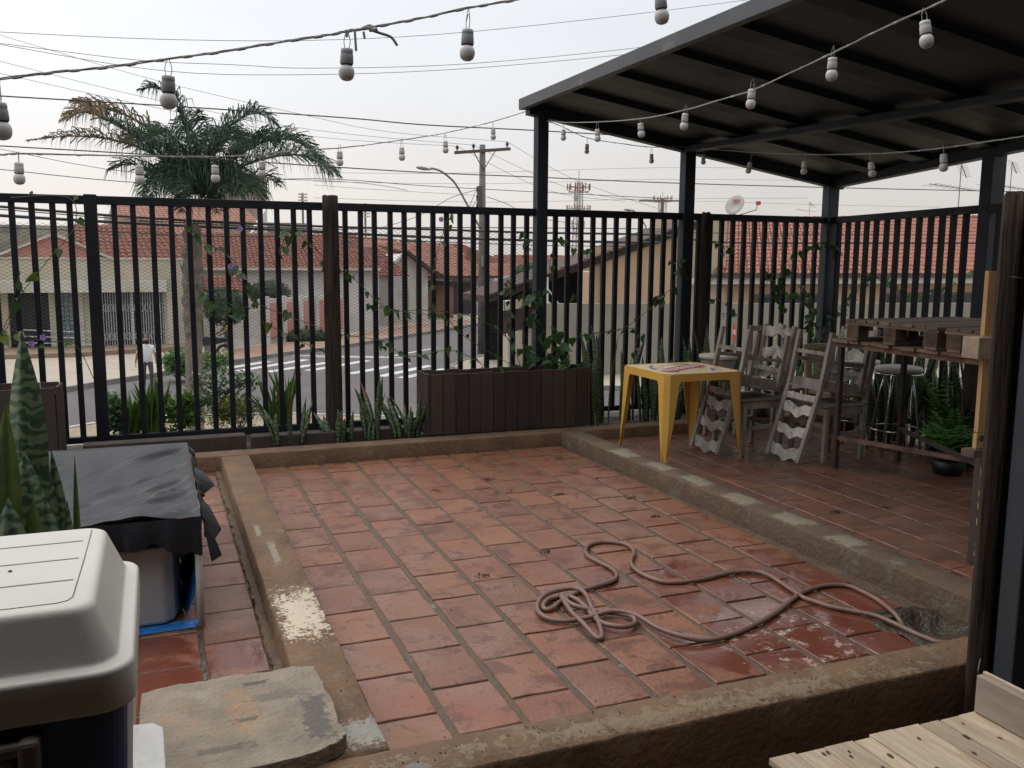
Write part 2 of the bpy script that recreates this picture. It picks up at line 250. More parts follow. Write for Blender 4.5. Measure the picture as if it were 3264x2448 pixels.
DATA = {'s1': [(-0.42, 2.786, 2.04),(-0.354, 2.776, 2.055),(-0.22, 2.756, 2.08),(-0.083, 2.735, 2.101),(0.063, 2.713, 2.13),(0.201, 2.692, 2.156),(0.348, 2.67, 2.189),(0.474, 2.651, 2.215),(0.55, 2.64, 2.234),(0.602, 2.632, 2.245),(0.732, 2.612, 2.276),(0.879, 2.59, 2.316),(1.042, 2.566, 2.354),(1.461, 2.503, 2.459)], 's1b': [(0.06, 2.714, 2.042, 2.13),(0.536, 2.642, 2.141, 2.232),(0.879, 2.59, 2.213, 2.315),(1.464, 2.502, 2.353, 2.453)], 's2': [(-0.633, 4.078, 1.971),(-0.548, 4.156, 1.991),(-0.486, 4.213, 2.004),(-0.228, 4.449, 2.034),(0.168, 4.811, 2.082),(0.454, 5.074, 2.126),(0.789, 5.38, 2.201),(1.132, 5.694, 2.27),(1.574, 6.098, 2.382),(2.031, 6.517, 2.507),(2.607, 7.044, 2.694),(3.094, 7.49, 2.873)], 's2b': [(-0.49, 4.209, 1.926, 2.002),(-0.042, 4.62, 1.972, 2.058),(0.314, 4.945, 2.017, 2.105),(0.576, 5.185, 2.072, 2.151),(1.092, 5.657, 2.198, 2.267),(1.606, 6.128, 2.298, 2.39),(2.041, 6.526, 2.409, 2.509),(2.608, 7.044, 2.596, 2.691)], 's3': [(3.233, 7.381, 2.781),(3.113, 6.668, 2.668),(2.99, 5.937, 2.567),(2.841, 5.052, 2.46),(2.723, 4.351, 2.404),(2.645, 3.892, 2.384),(2.593, 3.581, 2.371),(2.54, 3.266, 2.382),(2.483, 2.926, 2.395),(2.432, 2.625, 2.411),(2.392, 2.387, 2.418),(2.372, 2.268, 2.423),(2.339, 2.073, 2.443)], 's3b': [(3.142, 6.843, 2.594, 2.693),(2.989, 5.93, 2.473, 2.567),(2.84, 5.046, 2.39, 2.457),(2.722, 4.346, 2.342, 2.402),(2.592, 3.578, 2.334, 2.373),(2.482, 2.92, 2.335, 2.393),(2.39, 2.379, 2.337, 2.416)], 's4': [(3.354, 7.658, 2.825),(3.482, 7.655, 2.792),(3.751, 7.648, 2.699),(4.092, 7.64, 2.666),(4.418, 7.631, 2.648),(4.818, 7.621, 2.672)], 's4b': [(3.753, 7.648, 2.6, 2.695),(4.422, 7.631, 2.542, 2.653)], 's5': [(4.859, 7.58, 2.669),(4.788, 7.32, 2.621),(4.472, 6.167, 2.453),(4.202, 5.177, 2.322),(3.958, 4.286, 2.224),(3.85, 3.893, 2.191),(3.761, 3.568, 2.171),(3.669, 3.229, 2.158),(3.584, 2.918, 2.148)], 's5b': [(4.785, 7.308, 2.519, 2.617),(4.469, 6.153, 2.329, 2.446),(4.199, 5.166, 2.231, 2.322),(3.955, 4.275, 2.132, 2.224),(3.759, 3.559, 2.097, 2.171)], 'edgeb': [(-0.331, 2.55, 1.92)], 'W': [('thick black cable crossing high behind the string lights and canopy', 0.022, [(-2.725, 20.0, 4.584),(-2.57, 20.0, 4.58),(0.479, 20.0, 4.596),(3.991, 20.0, 4.584),(5.769, 20.0, 4.542),(8.458, 20.0, 4.573),(11.784, 20.0, 4.59),(13.087, 20.0, 4.606)]),('thick black cable crossing the palm crown below the highest thick one', 0.02, [(-2.784, 20.0, 3.662),(-2.628, 20.0, 3.655),(0.437, 20.0, 3.611),(3.296, 20.0, 3.543),(5.726, 20.0, 3.501),(8.47, 20.0, 3.504),(11.821, 20.0, 3.501),(16.945, 20.0, 3.561),(22.859, 20.0, 3.663),(25.347, 20.0, 3.713)]),('thin cable sloping just above the fence in front of the lamp post', 0.014, [(-2.788, 21.0, 3.299),(0.123, 21.0, 3.128),(3.454, 21.0, 3.353),(6.01, 21.0, 3.289),(8.898, 21.0, 3.239),(12.426, 21.0, 3.195)]),('thin grey wire highest of all in the sky above the string lights', 0.012, [(-3.181, 24.0, 6.578),(-2.996, 24.0, 6.579),(0.429, 24.0, 6.734),(4.026, 24.0, 7.04),(7.981, 24.0, 7.602),(13.775, 24.0, 8.712),(18.522, 24.0, 9.716)]),('upper of the two parallel thin wires that end at the canopy edge', 0.012, [(-3.197, 24.0, 6.334),(-3.011, 24.0, 6.331),(-0.148, 24.0, 6.208),(2.062, 24.0, 6.282),(4.011, 24.0, 6.358),(8.203, 24.0, 6.814),(13.728, 24.0, 7.756),(14.935, 24.0, 8.127)]),('lower of the two parallel thin wires that end at the canopy edge', 0.012, [(-3.198, 24.0, 6.317),(-3.013, 24.0, 6.307),(0.468, 24.0, 6.007),(4.007, 24.0, 6.2),(8.203, 24.0, 6.692),(13.219, 24.0, 7.511),(14.785, 24.0, 7.89)]),('thin wire descending from top left to the right insulator of the pole', 0.014, [(-5.078, 38.3, 9.517),(-4.788, 38.3, 9.437),(0.506, 38.3, 8.238),(5.974, 38.3, 7.323),(9.476, 38.3, 6.854),(14.834, 38.3, 6.732)]),('thin wire descending from the left sky to the middle insulator of the pole', 0.014, [(-5.139, 38.3, 8.569),(-4.845, 38.3, 8.524),(0.363, 38.3, 7.534),(6.344, 38.3, 6.751),(13.251, 38.3, 6.502)]),('thin wire descending from the left sky to the left insulator of the pole', 0.014, [(-5.165, 38.3, 8.161),(-4.871, 38.3, 8.103),(0.35, 38.3, 7.242),(6.338, 38.3, 6.49),(12.505, 38.3, 6.417)]),('wire running on from the right insulator of the pole to the right', 0.014, [(14.95, 38.6, 6.772),(18.312, 38.6, 5.246),(22.857, 38.6, 4.014)]),('wire running on from the middle insulator of the pole to the right', 0.014, [(13.459, 38.9, 6.579),(18.383, 38.9, 4.807),(23.025, 38.9, 4.332)]),('wire running on from the left insulator of the pole to the right', 0.014, [(12.799, 39.2, 6.531),(17.241, 39.2, 4.753),(21.365, 39.2, 4.374)]),('bundled black cable seen through the top of the fence bars, upper of two', 0.05, [(-3.142, 22.0, 2.626),(-2.97, 22.0, 2.605),(0.094, 22.0, 2.424),(3.774, 22.0, 2.323),(6.289, 22.0, 2.306),(9.334, 22.0, 2.27),(13.052, 22.0, 2.269),(14.965, 22.0, 2.103),(18.78, 22.0, 2.122),(26.464, 22.0, 2.221)]),('bundled black cable seen through the top of the fence bars, lower of two', 0.06, [(-3.225, 22.5, 2.467),(-3.049, 22.5, 2.438),(0.091, 22.5, 2.312),(3.857, 22.5, 2.215),(3.671, 22.5, 2.204),(6.431, 22.5, 2.126),(9.549, 22.5, 2.079),(13.356, 22.5, 2.066)]),('thin cable just under the fence rail above the black bundles', 0.02, [(-3.074, 21.5, 2.546),(-2.906, 21.5, 2.528),(0.09, 21.5, 2.348),(3.687, 21.5, 2.245),(6.147, 21.5, 2.328),(12.75, 21.5, 2.412),(14.614, 21.5, 2.338),(25.754, 21.5, 2.457)]),('slack thin cable hanging below the black bundles behind the fence', 0.02, [(-3.313, 23.0, 2.231),(-3.133, 23.0, 2.201),(-0.921, 23.0, 2.137),(1.839, 23.0, 2.073),(3.94, 23.0, 2.124),(5.74, 23.0, 2.053),(9.67, 23.0, 1.961),(12.571, 23.0, 1.965)]),('pale thin wire low in the sky left of the lamp post', 0.012, [(6.244, 38.0, 4.522),(8.838, 38.0, 4.423),(13.426, 38.0, 4.324)]),('pale thin wire rising to the canopy right of the pole', 0.012, [(6.585, 40.0, 5.203),(12.924, 40.0, 5.426),(23.617, 40.0, 6.124),(33.215, 40.0, 6.466)]),('pale thin wire level with the lamp head behind the pole', 0.012, [(6.576, 40.0, 4.821),(14.437, 40.0, 5.008),(23.636, 40.0, 5.555),(33.978, 40.0, 5.875)]),('lowest pale wire above the fence rail', 0.012, [(6.56, 40.0, 4.128),(14.44, 40.0, 4.171),(23.669, 40.0, 4.601),(32.828, 40.0, 4.92)]),('pale wire behind the dish and the canopy columns', 0.012, [(21.802, 40.0, 4.542),(33.954, 40.0, 4.603),(42.225, 40.0, 4.695)]),('pale thin wire through the palm fronds below the lower thick cable', 0.012, [(-3.345, 24.0, 4.005),(-3.158, 24.0, 3.997),(-0.2, 24.0, 3.574),(4.759, 24.0, 3.555),(6.434, 24.0, 3.391)])], 'hose': [(3.011, 2.678),(2.988, 2.737),(2.979, 2.798),(2.976, 2.916),(2.962, 3.004),(2.908, 3.077),(2.851, 3.153),(2.821, 3.232),(2.803, 3.3),(2.827, 3.48),(2.839, 3.618),(2.792, 3.685),(2.665, 3.707),(2.486, 3.677),(2.315, 3.693),(2.255, 3.787),(2.245, 3.913),(2.28, 4.029),(2.378, 4.17),(2.399, 4.293),(2.34, 4.368),(2.251, 4.386),(2.161, 4.322),(2.11, 4.2),(2.119, 4.088),(2.135, 3.979),(2.118, 3.886),(2.057, 3.813),(1.942, 3.775),(1.82, 3.732),(1.704, 3.658),(1.616, 3.586),(1.593, 3.614),(1.646, 3.69),(1.737, 3.713),(1.776, 3.673),(1.781, 3.568),(1.762, 3.419),(1.767, 3.308),(1.827, 3.264),(1.901, 3.308),(1.919, 3.375),(1.877, 3.429),(1.799, 3.492),(1.719, 3.571),(1.722, 3.701),(1.681, 3.507),(1.672, 3.361),(1.67, 3.236),(1.695, 3.227),(1.752, 3.367),(1.803, 3.54),(1.837, 3.682),(1.815, 3.755),(1.724, 3.756),(1.63, 3.707),(1.561, 3.61),(1.554, 3.497),(1.616, 3.433),(1.73, 3.431),(1.851, 3.439),(1.93, 3.366),(1.953, 3.202),(2.002, 3.094),(2.084, 3.042),(2.209, 3.054),(2.363, 3.102),(2.555, 3.189),(2.768, 3.313),(2.886, 3.367),(3.016, 3.386),(3.11, 3.349),(3.123, 3.258),(3.111, 3.134),(3.053, 2.97),(3.041, 2.902)], 'R': {'h1wall': (-7.8, 1.88, -2.71, 1.39), 'h1canopy': (-7.77, 0.47, 0.02, 0.52), 'ped': (-6.02, -2.73, 1.43, 2.29), 'pedapex': (-3.88, 44.0, 2.32), 'dark': (-5.9, -4.33, -2.42, -0.01), 'gblock': (-3.9, -3.18, -2.31, 0.0), 'win': (-2.21, 0.34, -2.64, 0.01), 'backwall': (-9.1, -2.15, 1.44, 3.11), 'tile1': (-3.75, 1.25, 1.48, 2.44), 'terra': (-2.52, 6.75, 4.31, 4.96), 'terra2': (-0.9, 4.75, 2.73, 3.63), 'tower': (7.08, 12.26, 8.16, 10.97), 'tower2': (6.38, 15.17, 3.59, 8.22), 'long': (2.29, 8.87, 0.99, 2.43), 'longwall': (2.3, 8.49, -0.6, 0.95), 'smallroof': (2.21, 4.04, -0.13, 0.42), 'hedge': (4.4, 6.48, -0.39, 0.43), 'pinkwall': (4.41, 8.08, -2.17, -0.38), 'topiary': (1.9, 3.83, -1.49, 0.21), 'hedge2': (5.79, 7.75, -2.51, -2.0), 'h3': (8.79, 14.4, -2.75, 1.96), 'h3eave': (8.24, 14.43, 0.51, 1.96), 'garage': (10.22, 12.83, -2.76, 0.05), 'h4': (13.84, 16.75, -2.89, 1.23), 'h4apex': (15.33, 57.0, 2.02), 'h4l': (13.59, 57.0, 0.45), 'h4r': (16.91, 57.0, 0.75), 'roof5': (17.54, 23.72, 0.26, 2.46), 'porch': (17.19, 19.25, -2.76, 0.07), 'gate5': (20.14, 22.29, -2.49, -0.21), 'wall5': (18.27, 25.01, -0.64, 0.42), 'far6': (23.75, 31.41, 0.57, 2.67), 'roof0': (15.03, 19.52, 2.18, 3.0), 'trees': (35.44, 41.29, 2.97, 4.25), 'bush': (23.97, 26.48, 0.05, 1.27), 'bush2': (26.22, 28.21, 0.61, 1.28), 'farroof': (37.86, 44.65, 0.75, 1.77), 'br0': (11.8, 33.0, 0.15), 'br1': (14.56, 33.0, 1.02), 'br2': (19.58, 33.0, 2.57), 'br3': (20.64, 33.0, 3.04), 'bb0': (12.7, 33.0, 0.45), 'bb1': (16.84, 33.0, 1.31), 'bb2': (16.87, 33.0, -0.15), 'bb3': (12.71, 33.0, -0.16), 'tallblk': (22.02, 24.01, -0.31, 3.4), 'e0': (21.97, 33.0, 0.99), 'e1': (40.77, 33.0, 0.99), 'rg0': (23.32, 33.0, 3.09), 'rg1': (36.71, 33.0, 3.67), 'rg2': (40.53, 33.0, 2.95), 'dish': (23.16, 24.03, 3.62, 4.17), 'ant1': (37.18, 41.2, 4.63, 6.32), 'ant2': (32.4, 33.51, 3.94, 4.44), 'cell': (75.41, 78.03, 1.88, 16.84), 'cell2': (128.71, 134.01, 14.78, 19.97), 'lamp': (9.98, 10.57, 5.06, 5.22), 'lamp2': (38.4, 39.25, 5.72, 5.96), 'pareq': (17.0, 17.16, -0.95, -0.41), 'lampbase': (13.28, 38.0, 3.33), 'lampmid': (11.75, 37.0, 4.87), 'pole': [(13.71, 38.3, 6.49),(12.41, 38.3, 6.18),(14.94, 38.3, 6.51),(13.6, 38.3, 5.45),(13.53, 38.3, 4.37)]}, 'bars': [-1.099, -0.962, -0.827, -0.694, -0.569, -0.27, -0.131, 0.004, 0.147, 0.28, 0.425, 0.558, 0.688, 0.822, 0.959, 1.095, 1.228, 1.517, 1.647, 1.775, 1.907, 2.035, 2.16, 2.29, 2.415, 2.542, 2.669, 2.799, 2.925, 3.052, 3.177, 3.468, 3.596, 3.725, 3.851, 3.975, 4.1, 4.232, 4.36, 4.489, 4.361, 4.489, 4.62, 4.745, 5.02, 5.149, 5.282, 5.413, 5.548, 5.676, 5.805, 5.934, 6.063, 6.192, 6.322, 6.446], 'bigpost': [-0.472, -0.383], 'woodpost': [1.301, 1.436], 'rbars': [(6.631, 7.557),(6.598, 7.389),(6.565, 7.223),(6.532, 7.06),(6.499, 6.897),(6.466, 6.728),(6.433, 6.565),(6.401, 6.404),(6.369, 6.243),(6.336, 6.081),(6.306, 5.93),(6.277, 5.787),(6.246, 5.632)], 'gp': {'man': (-0.34, 31.2, -2.7), 'moto': (2.63, 38.07, -2.7)}, 'V': {'va': [[(3.127, 7.63, 0.558),(2.94, 7.63, 0.895),(2.609, 7.63, 1.085),(2.177, 7.63, 1.147),(1.856, 7.63, 1.165),(1.537, 7.63, 1.446),(1.316, 7.63, 1.536)], [(3.127, 7.63, 0.558),(2.61, 7.63, 0.875),(2.362, 7.63, 1.075),(2.092, 7.63, 1.121),(1.666, 7.63, 1.194)], [(3.049, 7.63, 0.561),(2.97, 7.63, 0.965),(2.922, 7.63, 1.249),(2.967, 7.63, 1.389)], [(2.835, 7.63, 0.584),(2.463, 7.63, 0.781),(2.032, 7.63, 0.739),(1.798, 7.63, 0.883),(1.435, 7.63, 0.946)], [(3.125, 7.63, 0.819),(3.128, 7.63, 1.247),(3.148, 7.63, 1.6),(3.13, 7.63, 1.837)], [(2.262, 7.63, 1.118),(2.278, 7.63, 1.527),(2.407, 7.63, 1.946)], [(3.205, 7.63, 0.57),(3.345, 7.63, 0.696),(3.278, 7.63, 1.031),(3.153, 7.63, 1.076)]], 'vb': [[(3.22, 7.63, 0.598),(3.695, 7.63, 0.876),(4.175, 7.63, 0.939),(4.547, 7.63, 1.234),(4.497, 7.63, 1.233),(4.675, 7.63, 1.319),(4.767, 7.63, 1.562)], [(3.695, 7.63, 0.876),(4.294, 7.63, 0.937),(4.301, 7.63, 0.71)], [(3.366, 7.63, 1.445),(3.456, 7.63, 1.772),(3.616, 7.63, 1.675),(3.776, 7.63, 1.691)]], 'vc': [[(1.29, 7.63, 1.002),(0.775, 7.63, 1.218),(0.646, 7.63, 1.395),(0.534, 7.63, 1.62),(0.325, 7.63, 1.728),(0.259, 7.63, 1.836)], [(0.345, 7.63, 1.347),(0.447, 7.63, 1.196),(0.713, 7.63, 1.193)], [(0.45, 7.63, 1.284),(0.65, 7.63, 1.143),(0.444, 7.63, 1.121)], [(1.286, 7.63, 0.817),(1.081, 7.63, 0.915),(0.808, 7.63, 1.077)], [(1.354, 7.63, 1.549),(1.204, 7.63, 1.728),(1.041, 7.63, 1.801),(0.949, 7.63, 1.623)]], 'vd': [[(-1.091, 7.63, 0.984),(-0.949, 7.63, 1.284),(-0.746, 7.63, 1.551),(-0.552, 7.63, 1.809),(-0.572, 7.63, 2.028),(-0.965, 7.63, 2.016)], [(-1.025, 7.63, 1.052),(-0.801, 7.63, 0.953),(-0.589, 7.63, 0.923),(-0.473, 7.63, 0.652)], [(-1.092, 7.63, 0.96),(-1.009, 7.63, 1.133),(-0.98, 7.63, 1.284),(-0.916, 7.63, 1.481)]], 've': [[(6.456, 7.63, 0.554),(6.342, 7.63, 0.861),(6.301, 7.63, 1.143),(5.905, 7.63, 1.312),(5.808, 7.63, 1.458)], [(6.456, 7.63, 0.554),(6.572, 7.63, 0.931),(6.793, 7.63, 1.156),(6.996, 7.63, 1.344),(7.159, 7.63, 1.439),(7.465, 7.63, 1.343),(7.678, 7.63, 1.224)], [(7.678, 7.63, 1.224),(8.035, 7.63, 1.281),(8.552, 7.63, 1.459)], [(5.905, 7.63, 1.312),(6.024, 7.63, 1.568),(6.287, 7.63, 1.716),(6.536, 7.63, 1.792),(6.659, 7.63, 1.701)], [(6.01, 7.63, 1.054),(5.91, 7.63, 1.239),(5.968, 7.63, 1.385)], [(6.456, 7.63, 0.554),(6.4, 7.63, 1.048),(6.219, 7.63, 1.348)]], 'vf': [[(4.962, 7.63, 1.772),(5.149, 7.63, 1.757),(5.32, 7.63, 1.706),(5.237, 7.63, 1.67)], [(4.967, 7.63, 1.159),(5.174, 7.63, 1.21),(5.414, 7.63, 1.081),(5.265, 7.63, 1.065)], [(4.874, 7.63, 1.423),(4.767, 7.63, 1.562),(4.625, 7.63, 1.596)]]}, 'P': {'wf1': (-0.456, -0.207, 0.116, 0.512), 'ag1': (-0.273, -0.15, 0.117, 0.451), 'ag2': (-0.168, 0.048, 0.091, 0.533), 'ag3': (0.03, 0.29, 0.137, 0.469), 'ysh': (0.314, 0.795, 0.168, 0.411), 'wfl': (0.273, 0.807, 0.336, 0.635), 'iris': (0.856, 1.138, 0.149, 0.583), 'ind': (1.279, 1.366, 0.282, 0.46), 'sn1': (0.816, 1.136, 0.109, 0.524), 'sn2': (1.202, 1.464, 0.082, 0.378), 'sn3': (1.483, 1.722, 0.092, 0.674), 'sn4': (1.735, 2.051, 0.089, 0.46), 'tall1': (3.583, 4.13, 0.102, 1.016), 'tall2': (4.158, 4.624, 0.067, 0.902), 'tall3': (4.865, 5.322, 0.034, 0.92)}}
# ================= SETTING: ground, street =================
G = -2.7
asph = mat('asphalt', (.105, .091, .087), .85, (.08, .07, .068), .6, 8, .5, 60, coord='Object', dirt=(.11, .105, .10), dscale=.25)
conc = mat('pale_pavement', (.40, .34, .27), .85, (.33, .28, .23), .8, 7, .4, 30, dirt=(.24, .2, .16), dscale=.6, dlo=.55, dhi=.75)
brickp = mat('brick_pavement', (.30, .17, .12), .85, (.23, .14, .10), 2, 7, .5, 30); tanp = mat('tan_pavement', (.30, .245, .17), .85, (.23, .18, .12), 3, 7, .6, 20)
earth = mat('earth', (.07, .055, .04), .95, (.04, .032, .025), 4, 8, .9, 40)
roadw = mat('road_paint', (.62, .61, .58), .75, (.42, .40, .38), 3, 8, dirt=(.12, .115, .11), dscale=6, dlo=.58, dhi=.66)
gm = mat('far_ground', (.16, .13, .10), .95, (.12, .12, .08), .05, 6)
struct(MB().quad((-900, -60, G - .03), (1500, -60, G - .03), (1500, 1600, G - .03), (-900, 1600, G - .03)).build('ground', gm))
street = struct(MB().quad((-60, 5, G), (60, 5, G), (90, 130, G), (-60, 130, G)).build('street', asph))
ORG[street] = street.location.copy()
def slab(name, poly, z, m, cut=None):
    b = MB(); b.prism(poly, G - .02, z); o = b.build(name, m); return struct(o)
far = [(-40, -5.4), (-2.9, 31.3), (-1.9, 32.6), (-.2, 34.3), (1.6, 36.5), (5.1, 40.2), (8.1, 42.6), (10.3, 45), (14.6, 49.6), (20, 55.5), (26, 61.6), (60, 96), (60, 120), (-40, 120)]
slab('far_pavement', far, G + .14, conc)
nearp = [(-30, -4), (-2.1, 24.0), (-1.2, 24.75), (.3, 25.0), (3.4, 24.2), (6, 22.7), (14, 18.2), (30, 13), (30, 7), (-30, 7)]
slab('near_pavement', nearp, G + .13, tanp)
rightp = [(10.6, 33.3), (11.7, 35.0), (22, 45.6), (60, 84), (60, 20), (31, 23.6), (15, 25.6), (12, 27.2), (10.6, 29.6)]
slab('side_pavement', rightp, G + .13, conc)
def kerbline(pts, name, m, wd=.14, z=G + .15):
    b = MB()
    for i in range(len(pts) - 1): b.bar((*pts[i], z - .09), (*pts[i + 1], z - .09), wd, .2)
    struct(b.build(name, m))
kw = mat('kerb_white', (.5, .48, .45), .8, (.3, .28, .26), 4, 7)
kg = mat('kerb_grey', (.25, .23, .21), .85, (.17, .16, .15), 3, 7)
kerbline(nearp[1:7], 'near_kerb_edge', kw); kerbline(far[1:12], 'far_kerb_edge', kg); kerbline(rightp[:3] , 'side_kerb_edge', kg); kerbline(rightp[5:9] + rightp[:1], 'corner_kerb_edge', kg)
# brick-coloured strip of the far pavement further up the street
slab('brick_pavement_strip', [(2.6, 38.0), (5.3, 40.8), (8.3, 43.2), (10.6, 45.6), (15, 50.4), (20.5, 56.4), (18.6, 58), (13, 52.2), (8.3, 46.2), (4, 43.2), (2.2, 41)], G + .15, brickp)
for a, b_ in (((2.07, 35.8), (4.24, 38.1)), ((2.75, 35.2), (5.8, 38.3)), ((3.8, 34.6), (7.0, 37.4)), ((5.3, 34.5), (8.2, 37.2)), ((6.6, 33.1), (9.5, 35.7)), ((7.5, 32.0), (10.2, 34.7)), ((8.1, 31.3), (10.5, 33.5)), ((8.6, 30.2), (10.3, 31.9))):
    a = Vector((*a, 0)); b_ = Vector((*b_, 0)); n = (b_ - a).normalized().cross(Vector((0, 0, 1))) * .21; z = Vector((0, 0, G + .006))
    MB().quad(a - n + z, b_ - n + z, b_ + n + z, a + n + z).build('crosswalk_stripe', roadw, street)
for a, b_, wd in (((5.5, 40.0), (9.2, 38.4), .12), ((9.3, 38.3), (12.5, 41.5), .1), ((6.4, 39.2), (9.9, 37.7), .1)):
    a = Vector((*a, 0)); b_ = Vector((*b_, 0)); n = (b_ - a).normalized().cross(Vector((0, 0, 1))) * wd; z = Vector((0, 0, G + .006))
    MB().quad(a - n + z, b_ - n + z, b_ + n + z, a + n + z).build('road_line', roadw, street)
# ================= TERRACE =================
# the raised terrace block the patio stands on
struct(MB().box(-3, 8, -3.2, 7.95, G, -.16).build('terrace_base', kerbm2))
struct(MB().box(-3, 8, -3.2, 2.31, -.158, -.15).build('lower_floor', groutm))
# planting strip behind the rear kerb
struct(MB().box(-3, 6.9, 7.1, 7.95, -.155, .075).build('planting_strip', earth))
# floors (grout beds); the middle one leaves the drain pit open
bm_ = MB()
for x0, x1, y0, y1 in ((.58, 2.93, 2.47, 6.95), (2.93, 3.34, 3.0, 6.95), (2.93, 3.34, 2.47, 2.70)): bm_.box(x0, x1, y0, y1, -.15, -.006)
floor = struct(bm_.build('patio_floor', groutm)); 
bm_ = MB().box(-1.4, .41, 2.3, 6.95, -.15, -.006); lfloor = struct(bm_.build('side_strip_floor', groutm))
RZ = .03
rfloor = struct(MB().box(3.36, 6.75, 2.3, 7.0, -.15, RZ - .006).build('covered_patio_floor', groutm))
pit = MB(); pit.box(2.9, 3.36, 2.66, 3.02, -.149, -.13); struct(pit.build('drain_pit', earth))
mud = mat('wet_mud', (.035, .024, .016), .5, (.06, .042, .028), 14, 8, 1.2, 50, rough2=.2)
b = MB(); rgs = 9; sg = 34; vs = [(3.13, 2.86, -.07)]
for i in range(1, rgs + 1):
    for k in range(sg):
        a = 6.2832 * k / sg; rr = (.24 + .035 * math.sin(3 * a + 1) + .02 * math.sin(7 * a) + U(-.008, .008)) * i / rgs; t = i / rgs; z = -.07 + .078 * min(1, t * 1.25) ** 2.2 + U(-.004, .004) * (t < .95) - (.012 if t == 1 else 0)
        vs.append((3.13 + rr * math.cos(a) * 1.0, 2.86 + rr * math.sin(a) * .95, z))
fs = [(0, 1 + k, 1 + (k + 1) % sg) for k in range(sg)]
for i in range(rgs - 1): fs += [(1 + i * sg + k, 1 + (i + 1) * sg + k, 1 + (i + 1) * sg + (k + 1) % sg, 1 + i * sg + (k + 1) % sg) for k in range(sg)]
b.add(vs, fs); struct(b.build('drain_mud', mud, smooth=True))
# tiles: five shared shapes with slightly uneven chamfered outlines
def tile_mesh(w_, l_, seed):
    r = random.Random(seed); top = []; n = 3
    def edge(a, b): return [(a[0] + (b[0] - a[0]) * k / n + r.uniform(-.0016, .0016), a[1] + (b[1] - a[1]) * k / n + r.uniform(-.0016, .0016)) for k in range(n)]
    c = [(-w_ / 2, -l_ / 2), (w_ / 2, -l_ / 2), (w_ / 2, l_ / 2), (-w_ / 2, l_ / 2)]; ring = []
    for i in range(4): ring += edge(c[i], c[(i + 1) % 4])
    b = MB(); N_ = len(ring)
    vs = [(x, y, -.02) for x, y in ring] + [(x, y, -.0035) for x, y in ring] + [(x * (1 - .008 / w_), y * (1 - .006 / l_), r.uniform(-.0006, .0004)) for x, y in ring]
    fs = [tuple(range(2 * N_, 3 * N_))]
    for k in (0, 1): fs += [(k * N_ + i, k * N_ + (i + 1) % N_, (k + 1) * N_ + (i + 1) % N_, (k + 1) * N_ + i) for i in range(N_)]
    b.add(vs, fs); me = bpy.data.meshes.new('tile'); me.from_pydata(vs, [], fs); me.materials.append(tilem); return me
TM = [tile_mesh(.234, .325, k) for k in range(6)]
shadem = shaded_tile(); TH = []
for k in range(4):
    me_ = tile_mesh(.234, .325, 40 + k); me_.materials[0] = shadem; TH.append(me_)
def lay(parent, x, y, z, sx=1, sy=1, T_=None, j=1.):
    o = inst('tile', rnd.choice(T_ or TM), parent, (x, y, z + U(-.0018, .0018) * j), (R(U(-.35, .35)) * j, R(U(-.35, .35)) * j, R(U(-.5, .5)) + (math.pi if rnd.random() < .5 else 0)), (sx, sy, 1)); return o
def run(parent, xc, wd, ys, y_lo, y_hi, z):
    for y0 in ys:
        a, b = max(y0 + .008, y_lo), min(y0 + .333, y_hi)
        if b - a < .05: continue
        if 2.93 < xc < 3.4 and a < 2.98 and b > 2.72:
            continue
        lay(parent, xc, (a + b) / 2, z, wd / .234, (b - a) / .325)
jx = [.885 + .2575 * k for k in range(9)]
for k in range(10):
    xr = .885 + .2575 * k; xl = xr - .2575
    if xr > 3.31: xr = 3.305
    ph = 2.887 if k % 2 == 0 else 2.717
    run(floor, (xl + xr) / 2, (xr - xl) - .030, [ph + .34 * j for j in range(-2, 14)], 2.49, 6.925, 0)
for k, (xl, xr) in enumerate(((.15, .30), (-.135, .115), (-.40, -.15), (-.66, -.415))):
    if k == 0: xl, xr = .118, .365
    run(lfloor, (xl + xr) / 2, (xr - xl) - .018, [2.75 + .34 * j + (.0 if k % 2 == 0 else .15) for j in range(-1, 14)], 2.35, 6.92, 0)
for k in range(12):
    xl = 3.50 + .2575 * k; ph = 2.46 + (.17 if k % 2 else 0)
    for j in range(-1, 14):
        y0 = ph + .345 * j; a, b = max(y0 + .004, 2.35), min(y0 + .341, 6.97)
        if b - a < .06: continue
        if xl > 6.4: continue
        lay(rfloor, xl + .129, (a + b) / 2, RZ - .003, 1.06, (b - a) / .325, TH, .35)
